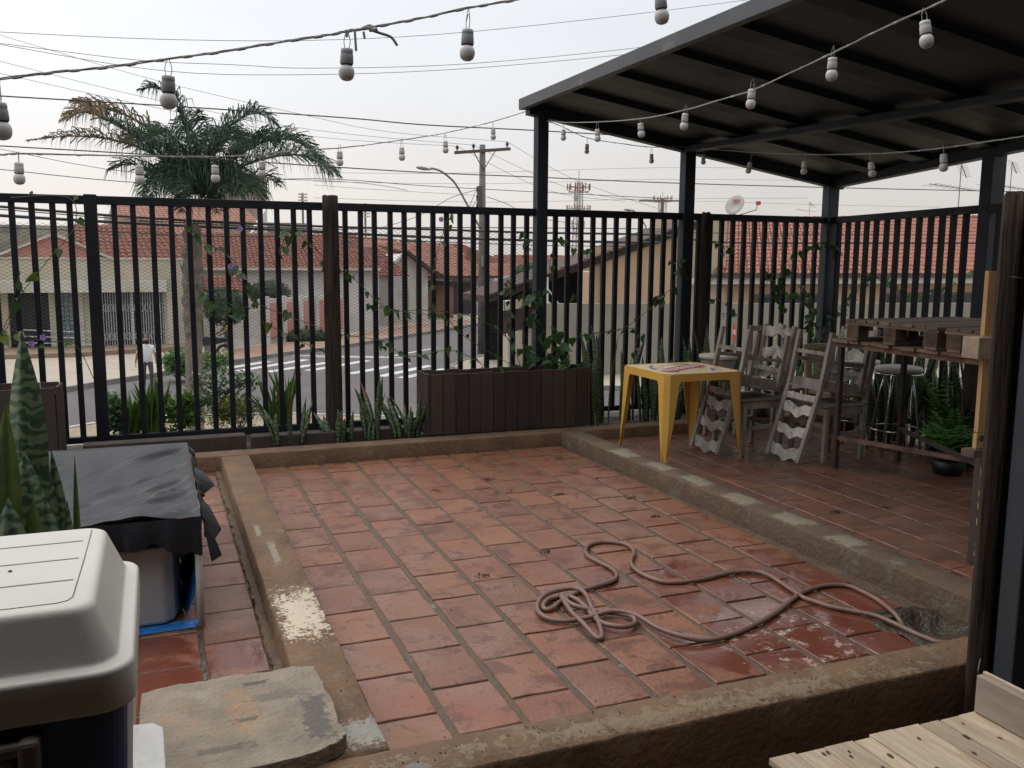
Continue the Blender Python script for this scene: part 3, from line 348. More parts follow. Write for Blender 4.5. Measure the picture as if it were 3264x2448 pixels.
# kerbs: worn cement upstands, subdivided and slightly uneven
def kerb(name, x0, x1, y0, y1, z0, z1, m, axis='y', x0b=None, x1b=None, amp=.0022):
    n = max(8, int((y1 - y0 if axis == 'y' else x1 - x0) / .05)); b = MB(); rows = []
    prof = ((0, 0), (0, .5), (0, .965), (.02, .992), (.035, 1), (.5, 1), (.965, 1), (.98, .992), (1, .965), (1, .5), (1, 0)); P = len(prof); vs = []
    for i in range(n + 1):
        t = i / n
        for a, h in prof:
            j = (U(-amp, amp), U(-amp, amp) * .6)
            if axis == 'y':
                xa = x0 + ((x0b if x0b is not None else x0) - x0) * t; xb = x1 + ((x1b if x1b is not None else x1) - x1) * t
                vs.append((xa + (xb - xa) * a + j[0], y0 + (y1 - y0) * t, z0 + (z1 - z0) * h + j[1]))
            else: vs.append((x0 + (x1 - x0) * t, y0 + (y1 - y0) * a + j[0], z0 + (z1 - z0) * h + j[1]))
    fs = [tuple(range(P)), tuple(n * P + k for k in range(P))]
    for i in range(n):
        for k in range(P - 1): fs.append((i * P + k, i * P + k + 1, (i + 1) * P + k + 1, (i + 1) * P + k))
    b.add(vs, fs); o = b.build(name, m, smooth=True); o.data.polygons[0].use_smooth = False; return struct(o)
def patch_mat(base, name, patches):   # paint or cement patches of ragged outline at fixed places (world position)
    m = base.copy(); m.name = name; t = m.node_tree; L = t.links.new; p = t.nodes['Principled BSDF']; out = p.inputs['Base Color'].links[0].from_socket
    geo = N(t, 'ShaderNodeNewGeometry')
    for (cx, cy, hx, hy, col, ns, rg) in patches:
        sb = N(t, 'ShaderNodeVectorMath', operation='SUBTRACT'); L(geo.outputs['Position'], sb.inputs[0]); sb.inputs[1].default_value = (cx, cy, 0)
        dv = N(t, 'ShaderNodeVectorMath', operation='MULTIPLY'); L(sb.outputs[0], dv.inputs[0]); dv.inputs[1].default_value = (1 / hx, 1 / hy, 0)
        ab = N(t, 'ShaderNodeVectorMath', operation='ABSOLUTE'); L(dv.outputs[0], ab.inputs[0]); sp = N(t, 'ShaderNodeSeparateXYZ'); L(ab.outputs[0], sp.inputs[0])
        mxn = N(t, 'ShaderNodeMath', operation='MAXIMUM'); L(sp.outputs[0], mxn.inputs[0]); L(sp.outputs[1], mxn.inputs[1])
        nz = N(t, 'ShaderNodeTexNoise'); nz.inputs['Scale'].default_value = ns; nz.inputs['Detail'].default_value = 8; nz.inputs['Roughness'].default_value = .75; L(geo.outputs['Position'], nz.inputs[0])
        nz2 = N(t, 'ShaderNodeTexNoise'); nz2.inputs['Scale'].default_value = ns * 3.1; nz2.inputs['Detail'].default_value = 6; nz2.inputs['Roughness'].default_value = .7; L(geo.outputs['Position'], nz2.inputs[0]); am = N(t, 'ShaderNodeMath', operation='MULTIPLY_ADD'); L(nz2.outputs[0], am.inputs[0]); am.inputs[1].default_value = .5; hf = N(t, 'ShaderNodeMath', operation='MULTIPLY'); hf.inputs[1].default_value = .5; L(nz.outputs[0], hf.inputs[0]); L(hf.outputs[0], am.inputs[2])
        ad = N(t, 'ShaderNodeMath', operation='MULTIPLY_ADD'); L(am.outputs[0], ad.inputs[0]); rg = rg * 3.4; ad.inputs[1].default_value = rg; L(mxn.outputs[0], ad.inputs[2])
        rr = N(t, 'ShaderNodeMapRange'); rr.inputs[1].default_value = .90 + rg / 2; rr.inputs[2].default_value = .72 + rg / 2; rr.inputs[3].default_value = 0; rr.inputs[4].default_value = 1; L(ad.outputs[0], rr.inputs[0]); nsp = N(t, 'ShaderNodeSeparateXYZ'); L(geo.outputs['True Normal'], nsp.inputs[0]); nm_ = N(t, 'ShaderNodeMath', operation='MULTIPLY', use_clamp=True); L(nsp.outputs[2], nm_.inputs[0]); L(rr.outputs[0], nm_.inputs[1])
        mx = N(t, 'ShaderNodeMix', data_type='RGBA'); L(out, mx.inputs[6]); mx.inputs[7].default_value = (*col, 1); L(nm_.outputs[0], mx.inputs[0]); out = mx.outputs[2]
    L(out, p.inputs['Base Color']); return m
cream = (.50, .42, .32); grey = (.20, .17, .115)
kL = patch_mat(kerbm, 'kerb_left_cement', [(.51, 3.66, .095, .27, cream, 22, 1.9), (.55, 2.62, .08, .09, (.25, .24, .21), 25, 1.6), (.5, 4.5, .02, .2, (.24, .2, .15), 32, 1.4), (.46, 4.9, .015, .12, (.24, .2, .15), 32, 1.4)])
kR = patch_mat(kerbm2, 'kerb_right_cement', [(3.31, 5.98, .1, .17, grey, 14, .8), (3.33, 5.5, .08, .15, grey, 14, .8), (3.35, 5.05, .08, .17, grey, 14, .8), (3.34, 4.55, .09, .15, grey, 14, .8), (3.36, 4.08, .09, .15, grey, 14, .8), (3.37, 3.65, .09, .11, grey, 14, .9)])
kerb('left_kerb', .398, .603, 2.492, 6.86, -.15, .128, kL)
kerb('right_kerb', 3.30, 3.50, 2.492, 6.95, -.15, .125, kR, x0b=3.20, x1b=3.385)
kerb('rear_kerb', -3, 6.75, 6.935, 7.125, -.14, .118, kerbm, axis='x')
kerb('front_kerb', .28, 3.5, 2.308, 2.490, -.15, .131, patch_mat(kerbm, 'front_kerb_cement', [(1.5, 2.38, .75, .045, (.19, .135, .08), 10, 3.6), (.6, 2.36, .10, .03, (.17, .165, .15), 16, 1.5)]), axis='x')
kerb('left_footing', .362, .41, 2.4, 6.9, -.14, .012, kerbm2, amp=.008)
# slab resting on the kerb
b = MB(); top = [(-.11, 2.42), (-.10, 3.03), (.0, 3.055), (.1, 3.05), (.20, 3.06), (.30, 3.045), (.385, 3.055), (.462, 3.03), (.468, 2.9), (.475, 2.75), (.47, 2.62), (.478, 2.54), (.45, 2.505), (.38, 2.47), (.25, 2.455), (.1, 2.44)]
tp = []
for i in range(len(top)):
    a_, b_ = Vector(top[i]), Vector(top[(i + 1) % len(top)])
    for q in range(5): c_ = a_.lerp(b_, q / 5); tp.append((c_.x + U(-.0035, .0035), c_.y + U(-.0035, .0035)))
b.prism(tp, .13, .180)
slabm = patch_mat(mat('stone_slab', (.27, .225, .165), .8, (.18, .145, .105), 8, 8, .9, 60, dirt=(.33, .19, .10), dscale=5, dlo=.54, dhi=.70), 'stained_stone_slab', [(.41, 2.68, .045, .16, (.11, .095, .085), 14, 1.2), (.33, 2.86, .11, .035, (.16, .13, .1), 14, 1.3), (.25, 2.97, .05, .014, (.09, .075, .06), 20, .9), (.13, 2.58, .09, .02, (.14, .11, .08), 22, 1.2), (.2, 2.73, .04, .015, (.12, .1, .08), 30, 1.5)])
o = b.build('stone_slab', slabm, bevel=.003); setp(o, 'stained pale stone slab lying across the corner of the left kerb', 'slab')
# far-left footprint under slab
MB().box(.0, .36, 2.5, 2.95, -.005, .129).build('cement_block', kerbm2).update_tag()
setp(bpy.data.objects['cement_block'], 'rough cement block under the pale stone slab', 'block')
# timber edging along the planting strip
for i, (x0, x1, y, z1, rz) in enumerate(((-.55, .62, 7.33, .20, .015), (.66, 1.32, 7.30, .19, -.02), (1.36, 2.05, 7.36, .175, .01))):
    o = MB().box(x0, x1, y - .07, y + .07, .05, z1, rz=rz).build('timber_edging', dwood, bevel=.008)
    setp(o, ('long dark timber edging beam beside the cloth covered frame', 'dark timber beam behind the snake plants left of the round post', 'dark timber beam between the round post and the long planter')[i], 'timber', 'timber edging beams')
# ================= the building the photograph is taken from =================
hb = thing('host_building', 'dark bar building at the right edge behind the patio posts', 'building', (3.6, -1, -.15))
MB().box(-4, 6.5, -3.3, -3.1, -.15, 3.3).build('back_wall', mat('bar_wall', (.10, .07, .055), .9), hb)
MB().box(-4, 9.5, -3.3, 1.15, 3.2, 3.3).build('roof', steel, hb)  # unseen roof over the camera, widened rightwards to darken the covered patio
MB().box(3.3, 3.45, -3.1, 2.24, -.15, 3.2).build('side_wall', mat('bar_side_wall', (.04, .035, .035), .9), hb)
MB().box(-3.0, -2.9, -3.1, 1.2, -.15, 3.2).build('side_wall', mat('bar_side_wall', (.04, .035, .035), .9), hb)
# ================= FENCE =================
FY = 7.70
fence = thing('metal_fence', 'black painted metal bar fence along the rear edge of the patio', 'fence', (2.7, FY, .1))
MB().box(-3, 6.62, FY - .03, FY + .03, 1.985, 2.05).build('top_rail', black, fence, bevel=.004)
MB().box(-3, 6.62, FY - .025, FY + .025, .135, .185).build('bottom_rail', black, fence, bevel=.004)
bars = sorted(set(x for x in DATA['bars'] if x not in (4.361,))); bars = [-1.23, -1.37, -1.5, -1.64] + bars
bme = None
for x in bars:
    if bme is None:
        t = MB().box(-.021, .021, -.02, .02, .18, 1.99).build('bar', black, fence, bevel=.004, local=True); bme = t.data; t.location = Vector((x, FY, 0)) - ORG[fence]; bmod = t
    else:
        o = inst('bar', bme, fence, (x + U(-.003, .003), FY, 0), (0, R(U(-.12, .12)), 0)); bv = o.modifiers.new('b', 'BEVEL'); bv.width = .004; bv.segments = 2
MB().box(-.475, -.385, FY - .045, FY + .045, .1, 2.06).build('post', black, fence, bevel=.005)
# side fence running from the corner towards the camera
f2 = thing('side_fence', 'black metal bar fence on the right side under the canopy', 'fence', (6.45, 6.6, .05))
a0, a1 = Vector((6.66, 7.70, 0)), Vector((6.2, 5.40, 0)); dd = (a1 - a0).normalized()
far2 = a0 + dd * 5.2
MB().bar(a0 + Vector((0, 0, 2.018)), far2 + Vector((0, 0, 2.018)), .06, .065).build('top_rail', black, f2)
MB().bar(a0 + Vector((0, 0, .16)), far2 + Vector((0, 0, .16)), .05, .05).build('bottom_rail', black, f2)
rb = [Vector((*q, 0)) for q in DATA['rbars']] + [a0 + dd * (2.35 + .15 * k) for k in range(1, 19)]
for q in rb: inst('bar', bme, f2, (q.x, q.y, 0), (0, 0, math.atan2(dd.y, dd.x)))
# diamond wire netting tied to the outside of the fence
net = MB(); x0, x1, z0, z1, s_ = -1.7, 3.26, .92, 1.84, .026; Hh = z1 - z0
hgt = Hh / .55
k = x0 - hgt
netm = mat('galvanised_net', (.20, .19, .18), .5, (.14, .13, .12), 5, metal=.3)
def thin(b, a, c, r=.0011):
    a = Vector(a); c = Vector(c); n = Vector((0, 1, 0)).cross(c - a).normalized() * r
    b.add([a - n, a + n, a + Vector((0, r * 1.6, 0)), c - n, c + n, c + Vector((0, r * 1.6, 0))], [(0, 1, 4, 3), (1, 2, 5, 4), (2, 0, 3, 5)])
while k < x1:
    for sgn in (1, -1):
        if sgn == 1: A = (k, z0); Bq = (k + hgt, z1)
        else: A = (k + hgt, z0); Bq = (k, z1)
        (xa, za), (xb, zb) = A, Bq; lo, hi = 0., 1.
        for X0, X1 in ((x0, x1),):
            dx = xb - xa; t0, t1 = sorted(((X0 - xa) / dx, (X1 - xa) / dx)); lo = max(lo, t0); hi = min(hi, t1)
        if hi > lo: thin(net, (xa + dx * lo, FY + .04, za + (zb - za) * lo), (xa + dx * hi, FY + .04, za + (zb - za) * hi))
    k += s_ * 2 / 1.0
stuff(net.build('wire_netting', netm, fence, fixn=False))
# round timber posts in front of the fence
def log(b, x, y, z0, z1, r, n=14, lean=(0, 0), rough_=.006, seed=1):
    rr = random.Random(seed); rings = 16; vs = []; fs = []; off = [rr.uniform(-rough_, rough_) for _ in range(n)]
    for i in range(rings + 1):
        t = i / rings; z = z0 + (z1 - z0) * t
        for k in range(n): a = 2 * math.pi * k / n; q = r * (1.04 - .1 * t) + off[k] + rr.uniform(-.2, .2) * rough_; vs.append((x + lean[0] * t + q * math.cos(a), y + lean[1] * t + q * math.sin(a), z + (rr.uniform(-.012, .012) if i == rings else 0)))
    for i in range(rings):
        for k in range(n): fs.append((i * n + k, i * n + (k + 1) % n, (i + 1) * n + (k + 1) % n, (i + 1) * n + k))
    fs += [tuple(range(n)), tuple(rings * n + k for k in range(n))]; return b.add(vs, fs)
logm = mat('rough_log', (.05, .036, .028), .95, (.014, .010, .009), 26, 8, 1.6, 40, stretch=(1, 1, .09), spec=.2)
o = log(MB(), 1.372, 7.54, .08, 2.10, .068, seed=3).build('round_timber_post', logm, smooth=True); setp(o, 'thick weathered log post in front of the fence left of the long planter', 'post', 'round timber posts')
o = log(MB(), 4.99, 7.53, .08, 2.05, .045, seed=5).build('round_timber_post', logm, smooth=True); setp(o, 'slim round timber post standing against the second canopy column', 'post', 'round timber posts')
# ================= CANOPY =================
can = thing('metal_canopy', 'dark steel canopy with sloping sheet roof over the right patio', 'canopy', (4.9, 5, 0))
def rz_(x): return 2.95 - (x - 3.28) * .152      # underside height of the frame
for x, y, wd in ((3.315, FY, .105), (4.87, FY, .115), (6.62, FY, .13), (6.24, 5.4, .15), (5.9, 3.4, .15)):
    MB().box(x - wd / 2, x + wd / 2, y - .055, y + .055, .02, rz_(x) - .005, rz=0).build('column', steel, can, bevel=.006)
MB().box(3.12, 3.18, -.6, FY + .07, 2.925, 3.02).build('fascia', mat('fascia_sheet', (.06, .063, .068), .5, (.042, .045, .05), 3, dirt=(.14, .13, .12), dscale=4, dlo=.6, dhi=.7), can, bevel=.004)
def slope_bar(x0, x1, y, wd, hg, name, dz=0):
    b = MB(); z0, z1 = rz_(x0) + dz, rz_(x1) + dz
    b.add([(x, yy, z + h) for x, z in ((x0, z0), (x1, z1)) for yy in (y - wd / 2, y + wd / 2) for h in (-hg / 2, hg / 2)], [(0, 1, 3, 2), (4, 6, 7, 5), (0, 4, 5, 1), (2, 3, 7, 6), (0, 2, 6, 4), (1, 5, 7, 3)]); return b.build(name, steel, can)
slope_bar(3.18, 6.74, FY, .1, .10, 'eave_beam', -.036)
for y in (6.91, 6.16, 5.39, 4.65, 3.9, 3.15, 2.4, 1.65, .9, .15): slope_bar(3.18, 6.72 - (FY - y) * .2, y, .19, .045, 'purlin', -.009)
b = MB(); b.bar((4.85, FY - .05, rz_(4.85) - .06), (5.3, -.5, rz_(5.3) - .06), .13, .05); b.build('cross_beam', steel, can)
b = MB(); b.bar((6.66, FY, rz_(6.66) - .045), (5.1, -.1, rz_(5.1) - .045), .1, .08); b.build('side_beam', steel, can)
# flat insulated roof panels, joints across the slope
for k in range(9):
    y0 = -.6 + .93 * k; y1 = min(y0 + .926, FY + .07); b = MB(); xr = lambda yy: 6.78 - (FY - yy) * .2
    b.add([(xr(y) if x > 4 else x, y, rz_(xr(y) if x > 4 else x) + dz) for x in (3.16, 7.3) for y in (y0, y1) for dz in (.015, .042)], [(0, 1, 3, 2), (4, 6, 7, 5), (0, 4, 5, 1), (2, 3, 7, 6), (0, 2, 6, 4), (1, 5, 7, 3)])
    b.build('roof_panel', mat('roof_sheet_grey', (.016, .022, .032), .5, (.012, .017, .025), 1.5), can)
# dark column and rough posts at the right edge
o = MB().box(2.728, 2.815, 2.12, 2.20, -.148, 3.19).build('steel_post', mat('slate_post', (.022, .027, .036), .6, (.03, .034, .042), 3), bevel=.006); setp(o, 'plain blue black square steel post at the right edge of the patio', 'post')
postm = mat('split_post_wood', (.055, .038, .028), .95, (.013, .010, .009), 34, 8, 1.6, 60, stretch=(1, 1, .06), spec=.2, dirt=(.12, .095, .075), dscale=9, dlo=.58, dhi=.7)
o = log(MB(), 2.730, 2.262, -.148, 1.83, .037, n=18, lean=(-.012, .0), rough_=.006, seed=11)
log(o, 2.785, 2.268, -.148, 1.828, .028, n=14, rough_=.006, lean=(-.01, 0), seed=12)
o = o.build('split_log_post', postm, smooth=True); setp(o, 'split dark log post with a twist of wire at the right edge', 'post')
wirem = mat('pale_wire', (.5, .49, .46), .4, metal=.5)
ob = MB().tube(cmr([(2.785, 2.23, 1.79), (2.765, 2.222, 1.76), (2.75, 2.222, 1.72), (2.755, 2.222, 1.67)]), .0011, 5).build('wire', wirem, o)
ob.location = Vector((0, 0, 0)) ; 
MB().tube([(2.685 + .06 * i / 6, 2.224 + .006 * math.cos(i), 1.552 - .0012 * i) for i in range(7)], .001, 5).build('wire', wirem, o)
MB().tube([(2.695, 2.225, .19), (2.682, 2.22, .15), (2.694, 2.222, .12), (2.73, 2.22, .11)], .0012, 5).build('wire', wirem, o)
# ================= PLANTERS =================
def planter(x0, x1, y0, y1, z0, z1, n, label):
    t = thing('wooden_planter', label, 'planter', ((x0 + x1) / 2, (y0 + y1) / 2, z0), 'wooden plank planters'); wd = (x1 - x0) / n
    for i in range(n):
        a = x0 + wd * i; MB().box(a + .003, a + wd - .003, y0 + U(-.003, .003), y0 + .022, z0 + U(0, .006), z1 + U(-.008, .006)).build('plank', pwood, t)
        MB().box(a + .003, a + wd - .003, y1 - .022, y1, z0, z1 + U(-.008, .006)).build('plank', pwood, t)
    for xx in (x0 - .024, x1 + .002):
        for k in range(3):
            yy = y0 + (y1 - y0) / 3 * k; MB().box(xx, xx + .022, yy + .002, yy + (y1 - y0) / 3 - .002, z0, z1 + U(-.01, .006)).build('plank', pwood, t)
    MB().box(x0 + .01, x1 - .01, y0 + .03, y1 - .03, z0, z1 - .06).build('soil', earth, t); return t
planter(2.10, 3.56, 7.15, 7.47, .12, .635, 13, 'long dark plank planter with climbing vine in front of the fence')
planter(-1.6, -.70, 7.15, 7.5, .12, .655, 7, 'dark plank planter behind the cloth covered frame at the left')
# ================= PLANTS =================
bl = banded_leaf()
dryl = mat('dry_leaf_brown', (.22, .10, .04), .7, (.12, .06, .03), 8, rand=.2)
yl = mat('yellow_green_leaf', (.12, .16, .02), .5, (.05, .10, .02), 8, rand=.3, trans=.3)
def blade(h, wd, lean, az, curl=.25, seg=7, gutter=.35, tipm=False, base_w=.55, face=None, ts=.55):
    """one sword leaf: tapered V-section strip, tip up"""
    b = MB(); vs = []; r = rnd
    tw0 = U(-.7, .7)
    for i in range(seg + 1):
        t = i / seg; k = (base_w + (1 - base_w) * math.sin(min(1, t * 1.9) * math.pi / 2)) * (1 - max(0, (t - ts) / (1 - ts)) ** 1.7)
        ww = wd / 2 * max(k, .02); x = lean * t ** (1.4 + curl); z = h * (t - curl * .12 * t * t * (lean / max(h, .01))); tw = (az + math.pi / 2 if face is None else face) + tw0 * (t - .2) * (1 if face is None else .25)
        c = Vector((math.cos(az) * x, math.sin(az) * x, z)); d = Vector((math.cos(tw), math.sin(tw), 0)); nn = Vector((-d.y, d.x, 0)) * ww * gutter
        vs += [c - d * ww + nn, c - nn * .4, c + d * ww + nn, c + nn * .35]
    fs = []
    for i in range(seg):
        a = i * 4; q = a + 4
        fs += [(a, a + 1, q + 1, q), (a + 1, a + 2, q + 2, q + 1), (a + 2, a + 3, q + 3, q + 2), (a + 3, a, q, q + 3)]
    b.add(vs, fs)
    if tipm:
        b.mi = [1 if (f[0] // 4) >= seg * .62 else 0 for f in fs]
    return b
def snake_plant(loc, n, spread, hmin, hmax, wd, label, brown=0, pot=None, m=None, group='snake plants'):
    t = thing('snake_plant', label, 'plant', loc, group)
    for i in range(n):
        az = U(0, 6.28); rr = spread * math.sqrt(U(0, 1)); h = U(hmin, hmax); b = blade(h, wd * U(.75, 1.15), U(.04, .24 if h > .5 else .6) * h, U(-.5, 3.6) if rr < .05 else az, tipm=rnd.random() < brown, face=U(-1.1, 1.1))
        o = b.build('leaf', [m or bl, dryl], t, smooth=True, local=True); o.location = (rr * 1.4 * math.cos(az), rr * .5 * math.sin(az), 0)
    return t
snake_plant((3.86, 7.33, .08), 15, .22, .45, .98, .08, 'tall dense snake plant beside the right end of the long planter')
snake_plant((4.36, 7.34, .08), 15, .24, .4, .90, .08, 'tall snake plant behind the yellow plastic table')
snake_plant((5.05, 7.34, .08), 15, .2, .45, .92, .08, 'snake plant rising behind the stacked chairs and wooden stool')
snake_plant((5.75, 7.32, .08), 8, .2, .4, .7, .06, 'snake plant behind the bar stools left of the fence corner')
snake_plant((6.2, 7.2, .08), 9, .2, .4, .75, .06, 'snake plant in the far right corner of the fence')
snake_plant((6.35, 6.2, .03), 9, .2, .4, .8, .06, 'snake plant against the side fence behind the rusty bar table')
snake_plant((6.05, 5.1, .03), 8, .2, .45, .8, .06, 'snake plant in the dark behind the wooden boards')
snake_plant((.95, 7.22, .12), 9, .09, .22, .46, .055, 'small snake plant with dry brown leaves nearest the cloth covered frame', .35)
snake_plant((1.33, 7.22, .1), 9, .09, .16, .33, .06, 'low snake plant at the foot of the thick log post')
snake_plant((1.62, 7.25, .1), 9, .07, .2, .58, .055, 'snake plant with tall orange brown tips right of the log post', .6)
snake_plant((1.92, 7.25, .1), 9, .08, .2, .40, .06, 'small snake plant touching the left end of the long planter', .2)
for k_, (x_, y_, l_) in enumerate(((6.38, 5.75, 'snake plant by the side fence, under the middle of the bar table'), (6.30, 5.35, 'snake plant by the side fence beside the thick column'), (6.45, 6.75, 'snake plant by the side fence near the corner column'), (6.0, 4.6, 'snake plant low behind the potted fern'), (5.9, 5.9, 'snake plant between the bar stools and the side fence'), (6.22, 4.95, 'snake plant at the foot of the thick column'))):
    snake_plant((x_, y_, RZ), 15, .22, .5, 1.0, .085, l_)
# big snake plant in a pot at the left edge, near the camera
bp_ = thing('potted_snake_plant', 'large snake plant rising beside the cooler at the left edge', 'plant', (-.37, 2.6, -.15))
MB().lathe([(.13, 0), (.17, .1), (.2, .55), (.215, .6), (.195, .6), (.19, .56)], (-.37, 2.6, -.13), 20).build('pot', mat('dark_pot', (.05, .03, .025), .6), bp_, smooth=True)
ylm = mat('young_snake_leaf', (.085, .12, .02), .4, (.035, .075, .02), 14, 5)
for x, y, zt, ww, ln, az, mm in ((-.345, 2.62, 1.405, .105, .02, 0, bl), (-.385, 2.5, 1.235, .075, .03, 0, ylm), (-.30, 2.62, 1.16, .10, .03, 3.14, bl), (-.262, 2.64, 1.085, .052, .015, 2.9, bl), (-.232, 2.66, 1.065, .024, .01, .4, ylm), (-.285, 2.7, 1.12, .022, .03, 3.1, bl), (-.44, 2.6, 1.33, .10, .02, 3, bl), (-.33, 2.55, 1.10, .11, .02, 1.6, bl), (-.41, 2.56, 1.12, .11, .02, 1.6, bl), (-.29, 2.56, .98, .08, .0, 1.6, bl), (-.37, 2.47, 1.0, .1, .02, 1.2, bl), (-.36, 2.66, 1.24, .07, .03, .2, bl), (-.325, 2.5, .99, .06, .02, .8, ylm), (-.245, 2.6, .95, .05, .02, 1.5, bl), (-.39, 2.42, 1.10, .05, .02, 2.2, ylm), (-.355, 2.40, .93, .07, .01, 1.6, bl)):
    h = zt - .40; o = blade(h, ww, ln, az, seg=22, gutter=.28, base_w=.75, face=U(-.5, .5), ts=.70 if ww > .05 else .5).build('leaf', [mm, dryl], bp_, smooth=True, local=True); o.location = Vector((x, y, .40)) - ORG[bp_]
# heart-shaped vine leaf
def leaf_mesh(name, pts, m, fold=.18, sc_=1):
    vs = [(0, 0, 0), (0, pts[-1][1], 0)] ; me = bpy.data.meshes.new(name); L_ = [(-x * sc_, y * sc_, -fold * x * sc_) for x, y in pts[:-1]]; Rr = [(x * sc_, y * sc_, -fold * x * sc_) for x, y in pts[:-1]]; tip = (0, pts[-1][1] * sc_, -.15 * pts[-1][1] * sc_)
    vs = [(0, 0, 0), tip] + Rr + L_; n = len(Rr); fs = []
    for base, sgn in ((2, 1), (2 + n, -1)):
        for i in range(n - 1): fs.append((0, base + i, base + i + 1) if sgn > 0 else (0, base + i + 1, base + i))
        fs.append((0, base + n - 1, 1) if sgn > 0 else (0, 1, base + n - 1))
    me.from_pydata(vs, [], fs); me.materials.append(m); return me
heart = [(.012, -.014), (.03, -.008), (.036, .012), (.028, .035), (.012, .06), (0, .085)]
LM = [leaf_mesh('leaf', heart, leafm), leaf_mesh('leaf', [(.008, -.006), (.022, .0), (.024, .02), (.014, .05), (0, .075)], leafm, .5), leaf_mesh('leaf', heart, yl)]
lab = {'va': 'main climbing vine growing from the long planter over the fence', 'vb': 'vine trailing right from the long planter past the first canopy column', 'vc': 'vine with large leaves on the fence left of the log post', 'vd': 'thin vine with yellowing leaves at the left edge of the fence', 've': 'leafy vine on the fence corner above the stacked chairs', 'vf': 'sparse vine leaves around the second canopy column'}
for key, paths in DATA['V'].items():
    p0 = paths[0][0]; t = thing('climbing_vine', lab[key], 'vine', (p0[0], p0[1], p0[2]), 'vines on the fence')
    big = {'vc': 1.1, 've': 1.1}.get(key, 1.0)
    for pts in paths:
        pts = [(x + U(-.01, .01), y + U(-.05, .02), z) for x, y, z in pts]; cv = cmr(pts, 7)
        MB().tube(cv, .0032, 5).build('stem', stemm, t)
        step = 1 if key == 've' else 2
        if key == 'vd': step = 5
        for i in range(2, len(cv), step):
            for q in range(rnd.choice((1, 1, 2)) if key in ('va', 've') else 1):
                me = rnd.choice(LM[:2] if rnd.random() > (.5 if key == 'vd' else .06) else LM[2:]); s_ = U(.4, 1.2) * big
                inst('leaf', me, t, cv[i] + Vector((U(-.03, .03), U(-.05, .0), U(-.03, .03))), (R(U(-150, -40)), R(U(-50, 50)), R(U(-180, 180)) if rnd.random() < .3 else R(U(-60, 60))), (s_, s_, s_))
# bushy top growth of the planter vine
vt = [o for o in bpy.data.objects if o.name.startswith('climbing_vine')][0]
for i in range(60):
    inst('leaf', rnd.choice(LM[:2]), vt, (rnd.gauss(3.2, .16), U(7.2, 7.6), U(.62, 1.35 if i % 2 else .85)), (R(U(-150, -30)), R(U(-50, 50)), R(U(-90, 90))), (U(.7, 1.7),) * 3)
# bignonia flowers
purple = mat('mauve_petal', (.38, .24, .55), .6, (.3, .18, .45), 20, trans=.3); whitef = mat('white_petal', (.75, .72, .68), .6); pinkf = mat('pink_petal', (.6, .06, .2), .6)
def flower(x, y, z, m, r, label, grp):
    b = MB()
    for k in range(5):
        a = k * 1.257; d = Vector((math.cos(a), -.4, math.sin(a))).normalized(); s = Vector((-math.sin(a), 0, math.cos(a))); b.add([(0, 0, 0), d * r * .7 + s * r * .45, d * r * 1.1, d * r * .7 - s * r * .45], [(0, 1, 2, 3)])
    b.lathe([(r * .12, -r * .9), (r * .3, 0)], (0, 0, 0), 6); b.v = [(q[0] + x, q[1] + y, q[2] + z) for q in b.v]; o = b.build('flower', m); setp(o, label, 'flower', grp)
g_ = 'mauve flowers on the vines'
for (x, z), l in (((.655, 1.82), 'mauve flower on the fence in front of the palm crown'), ((.575, 1.52), 'mauve flower hanging on the fence left of the palm trunk'), ((2.335, 1.93), 'mauve flower on a vine tip just below the fence rail'), ((-.80, .985), 'mauve flower low on the left vine, right one of the pair'), ((-.88, .94), 'mauve flower low on the left vine, left one of the pair')): flower(x, 7.6, z, purple, .026, l, g_)
# bed of plants just outside the fence
bed = struct(MB().box(-.5, 2.4, 7.95, 8.25, -.16, .09).build('outer_bed', earth))
agl = mat('lily_leaf', (.17, .29, .06), .45, (.10, .20, .045), 6, rand=.2, trans=.25)
def tuft(name, label, cat, x0, x1, y, z0, zt, n, wd, m, lean=.4, grp=None):
    t = thing(name, label, cat, ((x0 + x1) / 2, y, z0), grp)
    for i in range(n):
        o = blade((zt - z0) * U(.65, 1.05), wd * U(.7, 1.2), U(.02, lean) * (zt - z0), U(0, 6.28), seg=8, gutter=.25, face=U(-.9, .9)).build('leaf', [m, dryl], t, smooth=True, local=True); o.location = (U(-.5, .5) * (x1 - x0) * .7, U(-.05, .05), 0)
tuft('lily_plant', 'bright green fan of strap leaves right of the thick black fence post', 'plant', -.29, -.15, 8.03, .09, .47, 26, .045, agl, .6, 'strap leaved plants outside the fence')
tuft('lily_plant', 'tallest bright green clump of strap leaves in the outer bed', 'plant', -.17, .05, 8.06, .09, .60, 46, .040, agl, .30, 'strap leaved plants outside the fence')
tuft('lily_plant', 'iris like clump of narrow leaves left of the log post', 'plant', .84, 1.12, 8.06, .09, .62, 44, .03, agl, .45, 'strap leaved plants outside the fence')
